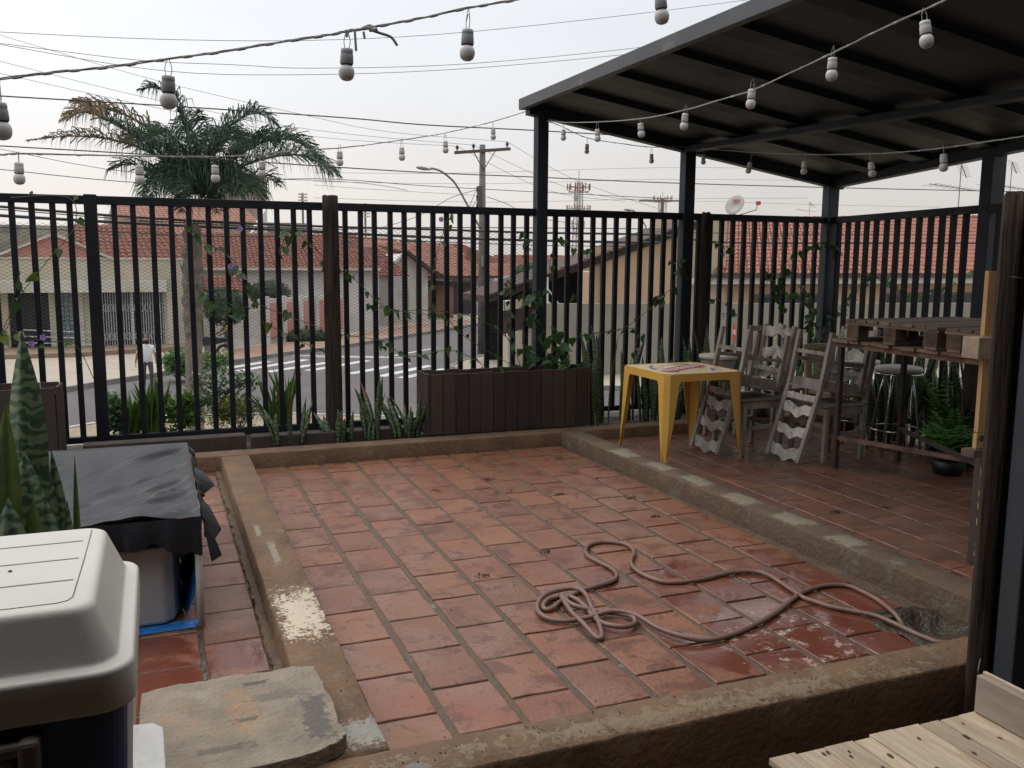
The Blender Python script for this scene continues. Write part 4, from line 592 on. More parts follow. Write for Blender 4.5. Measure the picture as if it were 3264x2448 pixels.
def bush(name, label, cat, c, sz, n, leafs, m, leaf_len=.04, grp=None, stems=6, clumps=9):
    t = thing(name, label, cat, (c[0], c[1], c[2] - sz[2]), grp); b = MB(); cl = [Vector((U(-1, 1), U(-1, 1), U(-1, 1))).normalized() * U(.2, .9) for _ in range(clumps)]
    for i in range(n):
        q = rnd.choice(cl) + Vector((rnd.gauss(0, .26), rnd.gauss(0, .26), rnd.gauss(0, .26)))
        if q.length > 1.12: q = q.normalized() * U(.8, 1.1)
        p = Vector((c[0] + q.x * sz[0], c[1] + q.y * sz[1], c[2] + q.z * sz[2])); d = Vector((U(-1, 1), U(-1, 1), U(-.6, 1))).normalized(); s = d.orthogonal().normalized(); s = Matrix.Rotation(U(0, 6.28), 3, d) @ s; l = leaf_len * U(.6, 1.3); w2 = l * .3
        b.add([p, p + d * l * .5 + s * w2, p + d * l, p + d * l * .5 - s * w2], [(0, 1, 2, 3)])
    b.build('foliage', m, t, fixn=False)
    if stems:
        s_ = MB()
        for i in range(stems): s_.tube(cmr([(c[0] + U(-.1, .1) * sz[0], c[1], c[2] - sz[2]), (c[0] + U(-.4, .4) * sz[0], c[1], c[2] - sz[2] * .2), (c[0] + U(-.9, .9) * sz[0], c[1] + U(-.5, .5) * sz[1], c[2] + U(.2, .8) * sz[2])], 4), max(.002, sz[0] * .015), 4)
        s_.build('stem', stemm, t)
    return t
ysm = mat('golden_shrub', (.42, .40, .09), .6, (.22, .27, .06), 20, rand=.2, trans=.2)
grl = mat('mid_green_leaf', (.14, .24, .085), .55, (.08, .16, .06), 12, trans=.25)
WF = bush('white_flowered_plant', 'leafy plant with white flower heads beside the thick black fence post', 'plant', (-.33, 8.0, .3), (.12, .06, .2), 700, 1, grl, .055)
bush('broad_leaf_plant', 'broad leaved green plant under the palm trunk in the outer bed', 'plant', (.16, 8.02, .26), (.16, .08, .17), 520, 1, agl, .07)
bush('golden_shrub', 'yellow green fine leaved shrub at the fence foot', 'shrub', (.60, 7.92, .27), (.26, .08, .16), 2900, 1, ysm, .018, stems=14, clumps=16)
YP = bush('yarrow_plant', 'thin stemmed plant with small white flower heads above the golden shrub', 'plant', (.52, 8.02, .42), (.32, .08, .22), 900, 1, grl, .04, stems=18)
for x, z in ((-.36, .50), (-.43, .40), (.27, .62), (.31, .61), (.38, .55), (.27, .44), (.36, .49), (.66, .61), (.71, .55), (.74, .47), (.62, .42), (.80, .60), (.83, .56)):
    b = MB()
    for k in range(7): a = U(0, 6.28); r_ = U(0, .014); b.lathe([(.001, 0), (.007, .004), (.004, .009)], (x + r_ * math.cos(a), 7.97 + r_ * math.sin(a), z + U(-.003, .003)), 6)
    b.build('flower_head', whitef, YP if x > 0 else WF)
for q in ((-.97, 7.62, .82, pinkf), (-.9, 7.62, .72, whitef)):
    flower(*q[:3], q[3], .022, 'small pink flower behind the large snake plant' if q[3] is pinkf else 'small white flower behind the large snake plant', 'small flowers at the left planter')
fernm = mat('fern_green', (.11, .28, .035), .55, (.06, .18, .025), 10, trans=.3, rand=.2)
def fern(loc, r, h, n, label):
    t = thing('fern_plant', label, 'plant', loc, 'ferns on the covered patio')
    MB().lathe([(r * .3, 0), (r * .4, h * .3), (r * .36, h * .3)], loc, 14).build('pot', mat('black_pot', (.01, .01, .01), .5), t, smooth=True)
    for i in range(n):
        az = U(0, 6.28); ln = r * U(.7, 1.15); b = MB(); hh = h * U(.5, 1)
        for k in range(15):
            tt = (k + 1) / 15; c = Vector((math.cos(az) * ln * tt, math.sin(az) * ln * tt, h * .28 + hh * math.sin(tt * 2.3) * .9)); s = Vector((-math.sin(az), math.cos(az), 0)); f = Vector((math.cos(az), math.sin(az), -.2)); l = r * .22 * math.sin(min(1, tt * 1.2 + .15) * math.pi)
            for sg in (-1, 1): b.add([c, c + s * sg * l * .6 + f * l * .35, c + s * sg * l + Vector((0, 0, -.1 * l)), c + s * sg * l * .6 - f * l * .12], [(0, 1, 2, 3)])
        b.build('frond', fernm, t, local=True, fixn=False)
fern((5.46, 4.92, RZ), .32, .34, 80, 'bright green potted fern beside the light wooden boards')
fern((6.1, 5.55, RZ), .34, .55, 46, 'dark fern in the shade behind the bar stools')
fern((5.75, 5.15, RZ), .30, .42, 40, 'dark fern at the foot of the dark wooden post')
fern((5.95, 6.55, RZ), .26, .45, 24, 'fern behind the bar stools under the rusty table')
fern((5.35, 7.05, RZ), .28, .62, 26, 'light green fern seen through the backs of the stacked chairs')
fern((6.0, 7.1, RZ), .26, .55, 22, 'fern against the rear fence right of the cane panel')
# ================= FURNITURE =================
pv = mat('yellow_plastic', (.62, .36, .075), .38, (.60, .33, .065), 2, 3, .1, 60)
pvt = mat('cream_plastic_top', (.66, .50, .30), .35, (.58, .42, .24), 3, 5)
tb = thing('plastic_table', 'square yellow plastic table with a printed beer emblem on top', 'table', (3.955, 6.25, RZ))
cx, cy = 3.955, 6.25; hx = .345; zt = .725
def oct_(h, c): return [(cx - h + c, cy - h), (cx + h - c, cy - h), (cx + h, cy - h + c), (cx + h, cy + h - c), (cx + h - c, cy + h), (cx - h + c, cy + h), (cx - h, cy + h - c), (cx - h, cy - h + c)]
MB().prism(oct_(hx, .05), zt - .012, zt).build('tabletop', pvt, tb, bevel=.004)
b = MB(); ou = oct_(hx + .006, .052); inn = oct_(hx - .006, .05); n = 8
vs = [(x, y, zt + .003) for x, y in ou] + [(x, y, zt - .058) for x, y in ou] + [(x, y, zt - .058) for x, y in inn] + [(x, y, zt + .003) for x, y in inn]
b.add(vs, [((i), (i + 1) % n, n * k2 + (i + 1) % n, n * k2 + i) for i in range(n) for k2 in (1,)] + [(n + i, n + (i + 1) % n, 2 * n + (i + 1) % n, 2 * n + i) for i in range(n)] + [(3 * n + i, 3 * n + (i + 1) % n, (i + 1) % n, i) for i in range(n)] + [(2 * n + i, 2 * n + (i + 1) % n, 3 * n + (i + 1) % n, 3 * n + i) for i in range(n)])
b.build('apron', pv, tb)
for sx in (-1, 1):
    for sy in (-1, 1):
        b = MB(); lv = []
        for t in (0, .06, .12, .3, .6, 1):
            z = zt - .005 - (zt - .005 - RZ) * t; w_ = .105 * (1 - t) ** .75 * (1 if t > .01 else 1.0) + .022; o_ = .006 + .02 * t; X = cx + sx * (hx + .004 + o_ - .004); Y_ = cy + sy * (hx + .004 + o_ - .004); c = .036
            if t == .06: w_ += .02
            # angle section opened outward: two flanges joined by a chamfered corner
            pr = [(-w_, 0), (-c, 0), (0, -c), (0, -w_)]; inr = [(-w_, -.007), (-c - .003, -.007), (-.007, -c - .003), (-.007, -w_)]
            lv.append([(X + sx * px, Y_ + sy * py, z) for px, py in pr + inr[::-1]])
        vs = [q for l in lv for q in l]; m_ = 8; fs = [tuple(range(8)), tuple((len(lv) - 1) * 8 + k for k in range(8))]
        for i in range(len(lv) - 1): fs += [(i * 8 + k, i * 8 + (k + 1) % 8, (i + 1) * 8 + (k + 1) % 8, (i + 1) * 8 + k) for k in range(8)]
        b.add(vs, fs).build('leg', pv, tb)
# printed emblem (flat print on the table top): oval, arcs, red ribbon, lettering
def flat(name, poly, z, col, rough=.4):
    MB().add([(cx + x, cy + y, z) for x, y in poly], [tuple(range(len(poly)))]).build(name, mat('print_' + name, col, rough, col, 5, 2, dirt=tuple(c * .8 + .08 for c in col), dscale=30, dlo=.5, dhi=.6), tb)
ell = lambda a, b, n=36, r=0, t0=0, t1=6.2832: [(a * math.cos(t0 + (t1 - t0) * i / n) * math.cos(r) - b * math.sin(t0 + (t1 - t0) * i / n) * math.sin(r), a * math.cos(t0 + (t1 - t0) * i / n) * math.sin(r) + b * math.sin(t0 + (t1 - t0) * i / n) * math.cos(r)) for i in range(n)]
flat('print_pale', ell(.255, .275), zt + .0012, (.62, .60, .58)); flat('print_gold', ell(.215, .235), zt + .0022, (.62, .42, .14)); flat('print_cream', ell(.14, .15), zt + .003, (.66, .60, .5))
for t0, t1 in ((2.2, 3.3), (3.6, 4.1), (-.9, -.2), (.6, 1.3)):
    flat('print_arc', ell(.257, .277, 12, 0, t0, t1) + ell(.228, .248, 12, 0, t0, t1)[::-1], zt + .0036, (.10, .11, .16))
rb_ = [(-.26, -.13), (-.22, -.2), (.0, -.11), (.24, .0), (.27, .10), (.24, .17), (.03, .10), (-.2, -.03)]
flat('print_red', rb_, zt + .0045, (.42, .035, .045))
text_mesh('ITAIPAVA', .13, Matrix.Translation((cx + .008, cy - .008, zt + .0052)) @ Matrix.Rotation(R(29), 4, 'Z') @ Matrix.Rotation(0, 4, 'X'), mat('print_white', (.68, .66, .64), .4), 'lettering', tb, .0004)
# ladder-back chairs, two pairs: one upright, one upside down resting on its seat
cw = mat('chair_distressed_white', (.62, .58, .53), .75, (.26, .225, .195), 7, 7, .3, 40, dirt=(.13, .10, .085), dscale=8, dlo=.56, dhi=.7, rand=.12)
cdk = mat('chair_brown_wood', (.34, .295, .26), .8, (.17, .14, .12), 8, 7, .4, 40, stretch=(1, 1, .25), dirt=(.34, .31, .28), dscale=12, dlo=.62, dhi=.74)
def wavy(b, x, z0, z1, y0, y1, th, amp, n=26, up=1, rake=0):
    top = []; bot = []
    for i in range(n + 1):
        t = i / n; y = y0 + (y1 - y0) * t; g = lambda c_, w_: math.exp(-((t - c_) / w_) ** 2); wv = amp * (1.25 * g(.5, .17) + .35 * g(.13, .07) + .35 * g(.87, .07) - .15)
        top.append((y, z1 - amp * .4 + wv)); bot.append((y, z0 - amp * .4 + wv * (1.0 - .15 * g(.5, .2))))
    b.extr([(x + rake * (z - z0), y, z) for y, z in top] + [(x + rake * (z - z0), y, z) for y, z in bot[::-1]], (th, 0, 0))
def make_chair(label):
    # local axes: seat front towards -x, back at +x; width along y; feet at z=0
    t = thing('ladder_back_chair', label, 'chair', (0, 0, 0), 'ladder back wooden chairs'); W = .185; rk = .13
    for sy in (-1, 1):
        b = MB(); b.bar((.17, sy * W, 0), (.185, sy * W, .45), .036, .036, up=(0, 1, 0)); b.bar((.185, sy * W, .45), (.275, sy * W, 1.035), .036, .038, up=(0, 1, 0)); b.build('rear_post', cdk, t, bevel=.004, local=True)
        b = MB(); b.bar((-.20, sy * (W + .01), 0), (-.19, sy * (W + .01), .43), .034, .034, up=(0, 1, 0), taper=1.15); b.build('front_leg', cdk, t, bevel=.004, local=True)
        MB().bar((-.19, sy * (W + .005), .21), (.175, sy * W, .23), .022, .03).build('stretcher', cdk, t, local=True)
    MB().bar((-.195, -W, .29), (-.195, W, .29), .02, .035).build('stretcher', cdk, t, local=True)
    MB().bar((.178, -W, .17), (.178, W, .17), .02, .03).build('stretcher', cdk, t, local=True)
    b = MB(); b.box(-.225, .20, -.205, .205, .437, .458); b.build('seat', cdk, t, bevel=.006, local=True)
    b = MB(); b.box(-.205, .175, -.192, -.174, .375, .436); b.box(-.205, .175, .174, .192, .375, .436); b.box(-.208, -.19, -.19, .19, .375, .436); b.box(.16, .178, -.165, .165, .375, .436); b.build('seat_frame', cdk, t, local=True)
    for z, h in ((.60, .075), (.775, .075), (.945, .085)):
        x = .185 + (z - .45) * .154; b = MB(); wavy(b, x - .006, z, z + h, -W + .017, W - .017, .014, .034); b.build('wavy_slat', cw, t, local=True)
    MB().bar((.20, -W, .53), (.20, W, .53), .016, .05).build('lower_rail', cw, t, local=True)
    return t
c1_ = make_chair('upright ladder back chair behind the yellow table under an upturned chair')
c1_.location = (4.575, 6.165, RZ)
def tree_copy(o, label, loc, rot):
    c = copy_tree(o); c['label'] = label; c.location = loc; c.rotation_euler = rot; return c
c2_ = tree_copy(c1_, 'upright ladder back chair nearer the rusty bar table under an upturned chair', (5.00, 5.70, RZ), (0, 0, 0))
# upturned chairs: backs lean on the floor, seats rest on the upright ones; posts lean about 15 degrees
for label, x, y in (('upside down ladder back chair leaning beside the yellow table', 4.145, 6.165), ('upside down ladder back chair leaning in front of the rusty bar table', 4.565, 5.70)):
    c = copy_tree(c1_); c['label'] = label
    # local rear post: foot (.17,0) top (.275,1.035). Turn upside down keeping the seat on the far side (+x)
    a = math.pi + math.atan2(.265, 1.0) - math.atan2(.105, 1.035)
    ca, sa = math.cos(a), math.sin(a); A = (.275 * ca + 1.035 * sa, -.275 * sa + 1.035 * ca)
    c.rotation_euler = (0, a, 0); c.location = (x - A[0], y, RZ + .016 - A[1])
# round wooden stool behind the table
def round_stool(x, y, z, label):
    t = thing('wooden_stool', label, 'stool', (x, y, RZ)); MB().lathe([(.16, 0), (.175, .012), (.175, .03), (.165, .04)], (x, y, z - .04), 28).build('seat', mat('stool_cream', (.5, .45, .36), .6, (.42, .37, .3), 5), t, smooth=False)
    MB().lathe([(.15, 0), (.155, .07)], (x, y, z - .112), 24).build('apron', cdk, t)
    for k in range(4):
        a = k * math.pi / 2 + .5; MB().bar((x + .13 * math.cos(a), y + .13 * math.sin(a), z - .06), (x + .2 * math.cos(a), y + .2 * math.sin(a), RZ), .035, .035).build('leg', cdk, t)
    b = MB()
    for k in range(4):
        a = k * math.pi / 2 + .5; a2 = a + math.pi / 2; b = MB().bar((x + .18 * math.cos(a), y + .18 * math.sin(a), .22), (x + .18 * math.cos(a2), y + .18 * math.sin(a2), .22), .02, .02); b.build('stretcher', cdk, t)
round_stool(4.755, 6.9, .745, 'round cream topped wooden stool behind the yellow table')
chrome = mat('chrome', (.6, .6, .6), .12, (.55, .55, .55), 3, metal=1)
seatw = mat('white_stool_seat', (.55, .52, .48), .5, (.46, .43, .4), 4)
def bar_stool(x, y, label):
    t = thing('bar_stool', label, 'stool', (x, y, RZ), 'white seated chrome bar stools')
    MB().lathe([(.15, 0), (.18, .012), (.188, .03), (.175, .048), (.12, .056)], (x, y, .70), 28).build('seat', seatw, t, smooth=True)
    MB().tube([(x + .185 * math.cos(a), y + .185 * math.sin(a), .695) for a in [k * 6.2832 / 24 for k in range(25)]], .007, 6, False).build('seat_rim', chrome, t, smooth=True)
    for k in range(4):
        a = k * math.pi / 2 + .4; MB().tube([(x + .1 * math.cos(a), y + .1 * math.sin(a), .70), (x + .15 * math.cos(a), y + .15 * math.sin(a), .5), (x + .225 * math.cos(a), y + .225 * math.sin(a), RZ)], .010, 8).build('leg', chrome, t, smooth=True)
    MB().tube([(x + .20 * math.cos(a), y + .20 * math.sin(a), .235) for a in [k * 6.2832 / 32 for k in range(33)]], .007, 6, False).build('foot_ring', chrome, t, smooth=True)
bar_stool(5.62, 5.62, 'chrome bar stool with white round seat nearest the bar table leg')
bar_stool(5.66, 6.12, 'chrome bar stool with white seat behind the upright chair')
# cane back chair partly hidden
t = thing('cane_back_chair', 'chair with light woven cane back between the stacked chairs', 'chair', (5.6, 6.45, RZ))
canem = mat('cane', (.33, .25, .14), .7, (.22, .16, .09), 20)
b = MB(); 
for i in range(12):
    u = i / 11; b.bar((5.47 + .25 * u, 6.5, .42), (5.50 + .22 * u, 6.56, .80), .006, .004); zz = .42 + .38 * u; b.bar((5.47, 6.5 + .06 * u, zz), (5.74, 6.5 + .06 * u, zz), .006, .004)
stuff(b.build('cane_panel', canem, t))
for x in (5.455, 5.745): MB().bar((x, 6.49, RZ), (x + .01, 6.57, .83), .03, .03).build('post', canem, t)
MB().bar((5.44, 6.572, .83), (5.77, 6.572, .83), .03, .04).build('top_rail', canem, t); MB().box(5.44, 5.76, 6.1, 6.48, .42, .45).build('seat', canem, t)
for x in (5.46, 5.73): MB().bar((x, 6.12, RZ), (x, 6.12, .42), .03, .03).build('leg', canem, t)
# dark frame of another chair behind
t = thing('dark_wooden_chair', 'dark wooden chair back behind the upright ladder back chair', 'chair', (5.2, 6.95, RZ))
for x in (5.13, 5.50): MB().bar((x, 6.95, RZ), (x + .01, 6.95, 1.0), .03, .03).build('post', cdk, t)
MB().bar((5.12, 6.95, .975), (5.53, 6.95, .955), .025, .05).build('top_rail', cdk, t); MB().box(5.12, 5.5, 6.55, 6.94, .43, .455).build('seat', cdk, t)
for x in (5.14, 5.48): MB().bar((x, 6.58, RZ), (x, 6.58, .43), .03, .03).build('leg', cdk, t)
# rusty bar table with plank top
rust = mat('rusty_angle_iron', (.22, .12, .075), .8, (.075, .045, .032), 9, 7, .4, 50)
rustd = mat('dark_rusty_iron', (.06, .035, .026), .8, (.03, .022, .02), 9, 7, .4, 50)
plk = mat('weathered_pallet_plank', (.25, .17, .12), .85, (.14, .095, .072), 6, 8, .6, 30, stretch=(.15, 1, 1), rand=.3)
bt = thing('bar_table', 'tall rusty iron bar table with a weathered plank top', 'table', (5.1, 4.7, RZ)); X0, X1, Y0, Y1 = 4.80, 5.42, 3.75, 5.37
for x in (X0, X1):
    for y in (Y0, Y1): MB().box(x - .017, x + .017, y - .017, y + .017, RZ, .958).build('leg', rustd, bt)
b = MB().bar((X0 - .02, Y0 - .02, .978), (X0 - .02, Y1 + .02, .978), .03, .036); b.build('frame_rail', rust, bt); MB().bar((X1 + .02, Y0, .978), (X1 + .02, Y1, .978), .03, .036).build('frame_rail', rustd, bt)
MB().bar((X0 + .016, Y1 + .004, .978), (X1 - .016, Y1 + .004, .978), .03, .036).build('frame_rail', rustd, bt); MB().bar((X0, Y0, .978), (X1, Y0, .978), .03, .036).build('frame_rail', rustd, bt)
MB().bar((X0, Y1, .262), (X1, Y0, .238), .03, .03).build('cross_brace', rust, bt); MB().bar((X1, Y1, .29), (X0, Y0, .272), .03, .03).build('cross_brace', rustd, bt)
y = Y0 - .02
while y < Y1:
    wd = U(.085, .11); MB().box(X0 - .06 + U(-.02, .01), X1 + .35, y, min(y + wd, Y1 + .03), .998, 1.018 + U(0, .005)).build('plank', plk, bt); y += wd + .006
def pallet(x0, x1, y0, y1, z0, label, m, blockm, n=8, ht=.13, along='x'):
    t = thing('wooden_pallet', label, 'pallet', ((x0 + x1) / 2, (y0 + y1) / 2, z0), 'wooden pallets')
    wd = (y1 - y0) / n
    for i in range(n): MB().box(x0 + U(-.006, .006), x1, y0 + wd * i + .008, y0 + wd * (i + 1) - .008, z0 + ht - .018, z0 + ht + U(0, .003)).build('plank', m, t)
    for xx in (x0 + .005, (x0 + x1) / 2 - .05, x1 - .105): MB().box(xx, xx + .1, y0, y1, z0 + ht - .037, z0 + ht - .0195).build('runner', m, t)
    for xx in (x0 + .006, (x0 + x1) / 2 - .05, x1 - .1):
        for yy in (y0 + .01, (y0 + y1) / 2 - .06, y1 - .13): MB().box(xx, xx + .095, yy, yy + .115, z0 + .019, z0 + ht - .038).build('block', blockm, t)
    for yy in (y0 + .01, (y0 + y1) / 2 - .06, y1 - .13): MB().box(x0, x1, yy, yy + .1, z0, z0 + .018).build('bottom_board', m, t)
blk = mat('pallet_block', (.15, .09, .06), .85, (.06, .036, .027), 8, 7, .5, 30)
pallet(4.71, 5.78, 4.40, 5.25, 1.026, 'weathered brown pallet lying on the rusty bar table', plk, blk, 8, .15)
pallet(4.72, 5.78, 3.48, 4.36, 1.026, 'second brown pallet on the bar table, nearer the light boards', plk, blk, 8, .15)
o = MB().box(5.80, 5.96, 5.0, 5.15, RZ, .99).build('dark_wood_post', dwood, bevel=.006); setp(o, 'thick dark wooden post standing under the bar table behind the fern', 'post')
# pale new boards beside the right post
pine = mat('pine_board', (.50, .30, .13), .7, (.38, .20, .085), 7, 5, .3, 30, stretch=(6, 6, .5), dirt=(.20, .10, .05), dscale=7, dlo=.66, dhi=.72)
t = thing('pine_board_rack', 'upright pale pine boards with a block standing by the split log post', 'boards', (3.87, 3.3, .62))
MB().box(3.835, 3.95, 3.29, 3.315, .745, 1.118).build('board', pine, t, bevel=.002); MB().box(3.83, 3.95, 3.288, 3.313, .66, .74).build('board', pine, t, bevel=.002)
MB().box(3.838, 3.925, 3.30, 3.325, 1.235, 1.555).build('board', pine, t, bevel=.002); MB().box(3.762, 3.93, 3.26, 3.36, 1.122, 1.23).build('block', mat('grey_pine_block', (.36, .27, .18), .8, (.24, .17, .12), 9, 6, .4, 40), t, bevel=.003)
MB().box(3.80, 3.95, 3.27, 3.35, .62, .657).build('block', blk, t)
b = MB().lathe([(.016, 0), (.016, .003)], (0, 0, 0), 10); b.v = [(q[0] + 3.862, 3.287 - q[2], q[1] + .715) for q in b.v]; b.build('bolt', rustd, t)
peel = mat('peeling_cream_paint', (.42, .36, .20), .7, (.5, .44, .28), 10, 6, dirt=(.03, .022, .018), dscale=16, dlo=.48, dhi=.52, bump=.5, bscale=40)
o = MB().box(3.868, 3.905, 3.245, 3.285, RZ, .62).build('peeling_post', peel, bevel=.003); setp(o, 'short post with peeling cream paint below the pale boards', 'post')
o = MB().box(3.92, 4.02, 3.27, 3.37, RZ, .618).build('dark_wood_post', dwood, bevel=.004); setp(o, 'dark wooden post right behind the peeling cream post', 'post')
# pine pallet table in the near right corner
pt = thing('pallet_table', 'low table of pale knotty pine planks in the near right corner', 'table', (1.8, 1.2, -.15)); palep = mat('pale_knotty_pine', (.50, .40, .29), .65, (.38, .28, .19), 9, 8, .35, 60, stretch=(6, .7, 6), rand=.2, dirt=(.24, .13, .07), dscale=3.2, dlo=.60, dhi=.74)
x = 1.45; k = 0
for wd in (.085, .09, .1, .06, .085, .095, .07, .075, .09, .07):
    MB().box(x + .0015, x + wd - .0015, .62, 1.80 + U(-.006, .006), .281 + U(-.001, .001), .30 + U(-.0015, .0015)).build('plank', palep, pt, bevel=.0015); x += wd
knot = mat('knot_dark', (.07, .04, .025), .8)
for kx, ky, r_ in ((1.60, 1.77, .006), (1.615, 1.772, .006), (1.66, 1.735, .005), (1.672, 1.755, .004), (1.76, 1.7, .008), (1.90, 1.74, .005), (1.83, 1.60, .012), (1.98, 1.63, .006), (2.03, 1.70, .009), (1.70, 1.66, .007), (2.08, 1.755, .005), (2.11, 1.66, .006)):
    b = MB().lathe([(r_, 0), (r_ * .8, .0012)], (0, 0, 0), 10); b.v = [(q[0] * .7 + kx, q[1] * 1.5 + ky, q[2] + .301) for q in b.v]; b.build('knot', knot, pt)
MB().box(2.165, 2.187, .6, 1.795, .303, .415).build('side_board', mat('grey_side_board', (.34, .29, .23), .75, (.24, .19, .14), 5, 7, .3, 40, stretch=(1, .3, 1)), pt, bevel=.003); MB().box(2.188, 2.20, .6, 1.795, .303, .422).build('side_board', palep, pt, bevel=.002)
MB().box(1.45, 2.26, 1.68, 1.76, .20, .279).build('beam', palep, pt); MB().box(1.45, 2.26, .7, .78, .20, .279).build('beam', palep, pt)
for x in (1.48, 2.18):
    for y in (.72, 1.69): MB().box(x, x + .07, y, y + .07, -.148, .198).build('leg', palep, pt)
# ================= COOLER =================
co_ = thing('cooler', 'large blue cooler with a cream hinged lid at the near left', 'cooler', (-.36, 1.6, .55))
cream_ = mat('cream_lid_plastic', (.62, .59, .545), .5, (.57, .54, .49), 3, 6, .10, 330, dirt=(.42, .38, .33), dscale=5, dlo=.62, dhi=.8)
blue_ = mat('blue_cooler_plastic', (.03, .06, .17), .35, (.026, .052, .15), 3, 4, .12, 300)
def rrect(x0, x1, y0, y1, r, z, n=6):
    out = []
    for cx_, cy_, a0 in ((x1 - r, y1 - r, 0), (x0 + r, y1 - r, 90), (x0 + r, y0 + r, 180), (x1 - r, y0 + r, 270)):
        for k in range(n + 1): a = R(a0 + 90 * k / n); out.append((cx_ + r * math.cos(a), cy_ + r * math.sin(a), z))
    return out
def loft(b, rings, cap0=True, cap1=True):
    n = len(rings[0]); vs = [q for r_ in rings for q in r_]; fs = []
    for i in range(len(rings) - 1): fs += [(i * n + k, i * n + (k + 1) % n, (i + 1) * n + (k + 1) % n, (i + 1) * n + k) for k in range(n)]
    if cap0: fs.append(tuple(range(n - 1, -1, -1)))
    if cap1: fs.append(tuple((len(rings) - 1) * n + k for k in range(n)))
    b.add(vs, fs)
b = MB(); lx0, lx1, ly0, ly1 = -.72, -.052, 1.345, 1.862
rings = []
for ins, z, rr in ((.006, .945, .05), (.0015, .9465, .052), (0, .950, .052), (0, 1.002, .052), (.001, 1.006, .051), (.004, 1.009, .05), (.006, 1.0095, .049), (.019, 1.011, .042), (.021, 1.0115, .041), (.0235, 1.014, .04), (.0245, 1.017, .039), (.049, 1.079, .034), (.0505, 1.083, .033), (.054, 1.088, .032), (.0575, 1.090, .031), (.061, 1.0912, .03), (.068, 1.0915, .026)):
    rings.append(rrect(lx0 + ins, lx1 - ins, ly0 + ins * (1.0), ly1 - ins * .75, rr, z))
loft(b, rings); b.build('lid', cream_, co_, smooth=True)
grv = mat('lid_groove', (.22, .19, .17), .7)
for yy in (1.735, 1.635, 1.525): MB().box(lx0 + .09, lx1 - .088, yy - .0022, yy + .0022, 1.0905, 1.0921).build('groove', grv, co_)
b = MB(); gx = lx1 - .083
b.tube([(lx0 + .09, 1.425, 1.0913), (gx - .02, 1.425, 1.0913), (gx - .006, 1.431, 1.0913), (gx, 1.445, 1.0913), (gx + .004, 1.63, 1.0913), (gx + .006, 1.80, 1.0913)], .0013, 6); b.build('groove', grv, co_)
b = MB(); loft(b, [rrect(lx0 + .045, lx1 - .032, ly0 + .035, ly1 - .035, .035, .55), rrect(lx0 + .02, lx1 - .012, ly0 + .016, ly1 - .016, .04, .944)]); b.build('body', blue_, co_, smooth=False, bevel=.002)
hm = mat('taupe_handle', (.19, .16, .14), .5, (.17, .14, .12), 4)
MB().box(-.40, -.20, 1.335, 1.358, .905, .925).build('handle', hm, co_, bevel=.006); MB().box(-.206, -.178, 1.328, 1.362, .845, .93).build('handle', hm, co_, bevel=.007); MB().box(-.232, -.214, 1.338, 1.358, .70, .904).build('handle', hm, co_, bevel=.005)
MB().lathe([(.0035, 0), (.002, .002)], (-.238, 1.60, 1.092), 7).build('speck', knot, co_)
st = MB(); loft(st, [rrect(-.66, -.062, 1.36, 1.84, .03, -.149), rrect(-.66, -.062, 1.36, 1.84, .03, .548)]); setp(st.build('cooler_stand', mat('stand_wood', (.05, .04, .035), .8)), 'dark stand under the blue cooler', 'stand')
foam = mat('styrofoam', (.66, .64, .60), .8, (.6, .58, .54), 40, 4, .8, 160, dirt=(.2, .17, .14), dscale=12, dlo=.62, dhi=.72)
b = MB(); b.prism([(-.14, 2.02), (-.14, 2.47), (-.055, 2.46), (-.03, 2.425), (-.022, 2.02)], .02, .36); setp(b.build('foam_box', foam, bevel=.006), 'white foam box corner between the cooler and the stone slab', 'box')
# ================= CLOTH COVERED FRAME =================
fr = thing('pipe_frame', 'white plastic pipe frame standing on the wet side strip', 'frame', (-.4, 4.8, 0)); pvc = mat('white_pipe', (.62, .60, .56), .4)
for x, y in ((.125, 3.98), (-1.1, 3.98), (.125, 5.58), (-1.1, 5.58)): MB().tube([(x, y, .0), (x, y, .445)], .016, 10).build('leg', pvc, fr, smooth=True)
for p_, q_ in (((.122, 3.98, .452), (.122, 5.58, .452)), ((-1.1, 3.98, .44), (-1.1, 5.58, .44)), ((-1.1, 3.985, .452), (.122, 3.985, .452)), ((-1.1, 5.58, .452), (.122, 5.58, .452))): MB().tube([p_, q_], .016, 10).build('rail', pvc, fr, smooth=True)
clm = mat('black_cloth', (.008, .0085, .012), .5, (.012, .013, .017), 3, 5, .12, 200, spec=.38, rough2=.4)
NX, NY = 110, 120; vs = []; fs = []; rn = random.Random(4)
FOLDS = []
for k in range(22):
    ay_ = 3.98 + 1.6 * rn.random(); ang_ = R(180 + rn.uniform(12, 38)); FOLDS.append((.13, ay_, math.cos(ang_), math.sin(ang_), rn.uniform(.008, .022) * (1 if k % 3 else -1), rn.uniform(.014, .035), rn.uniform(.35, .95)))
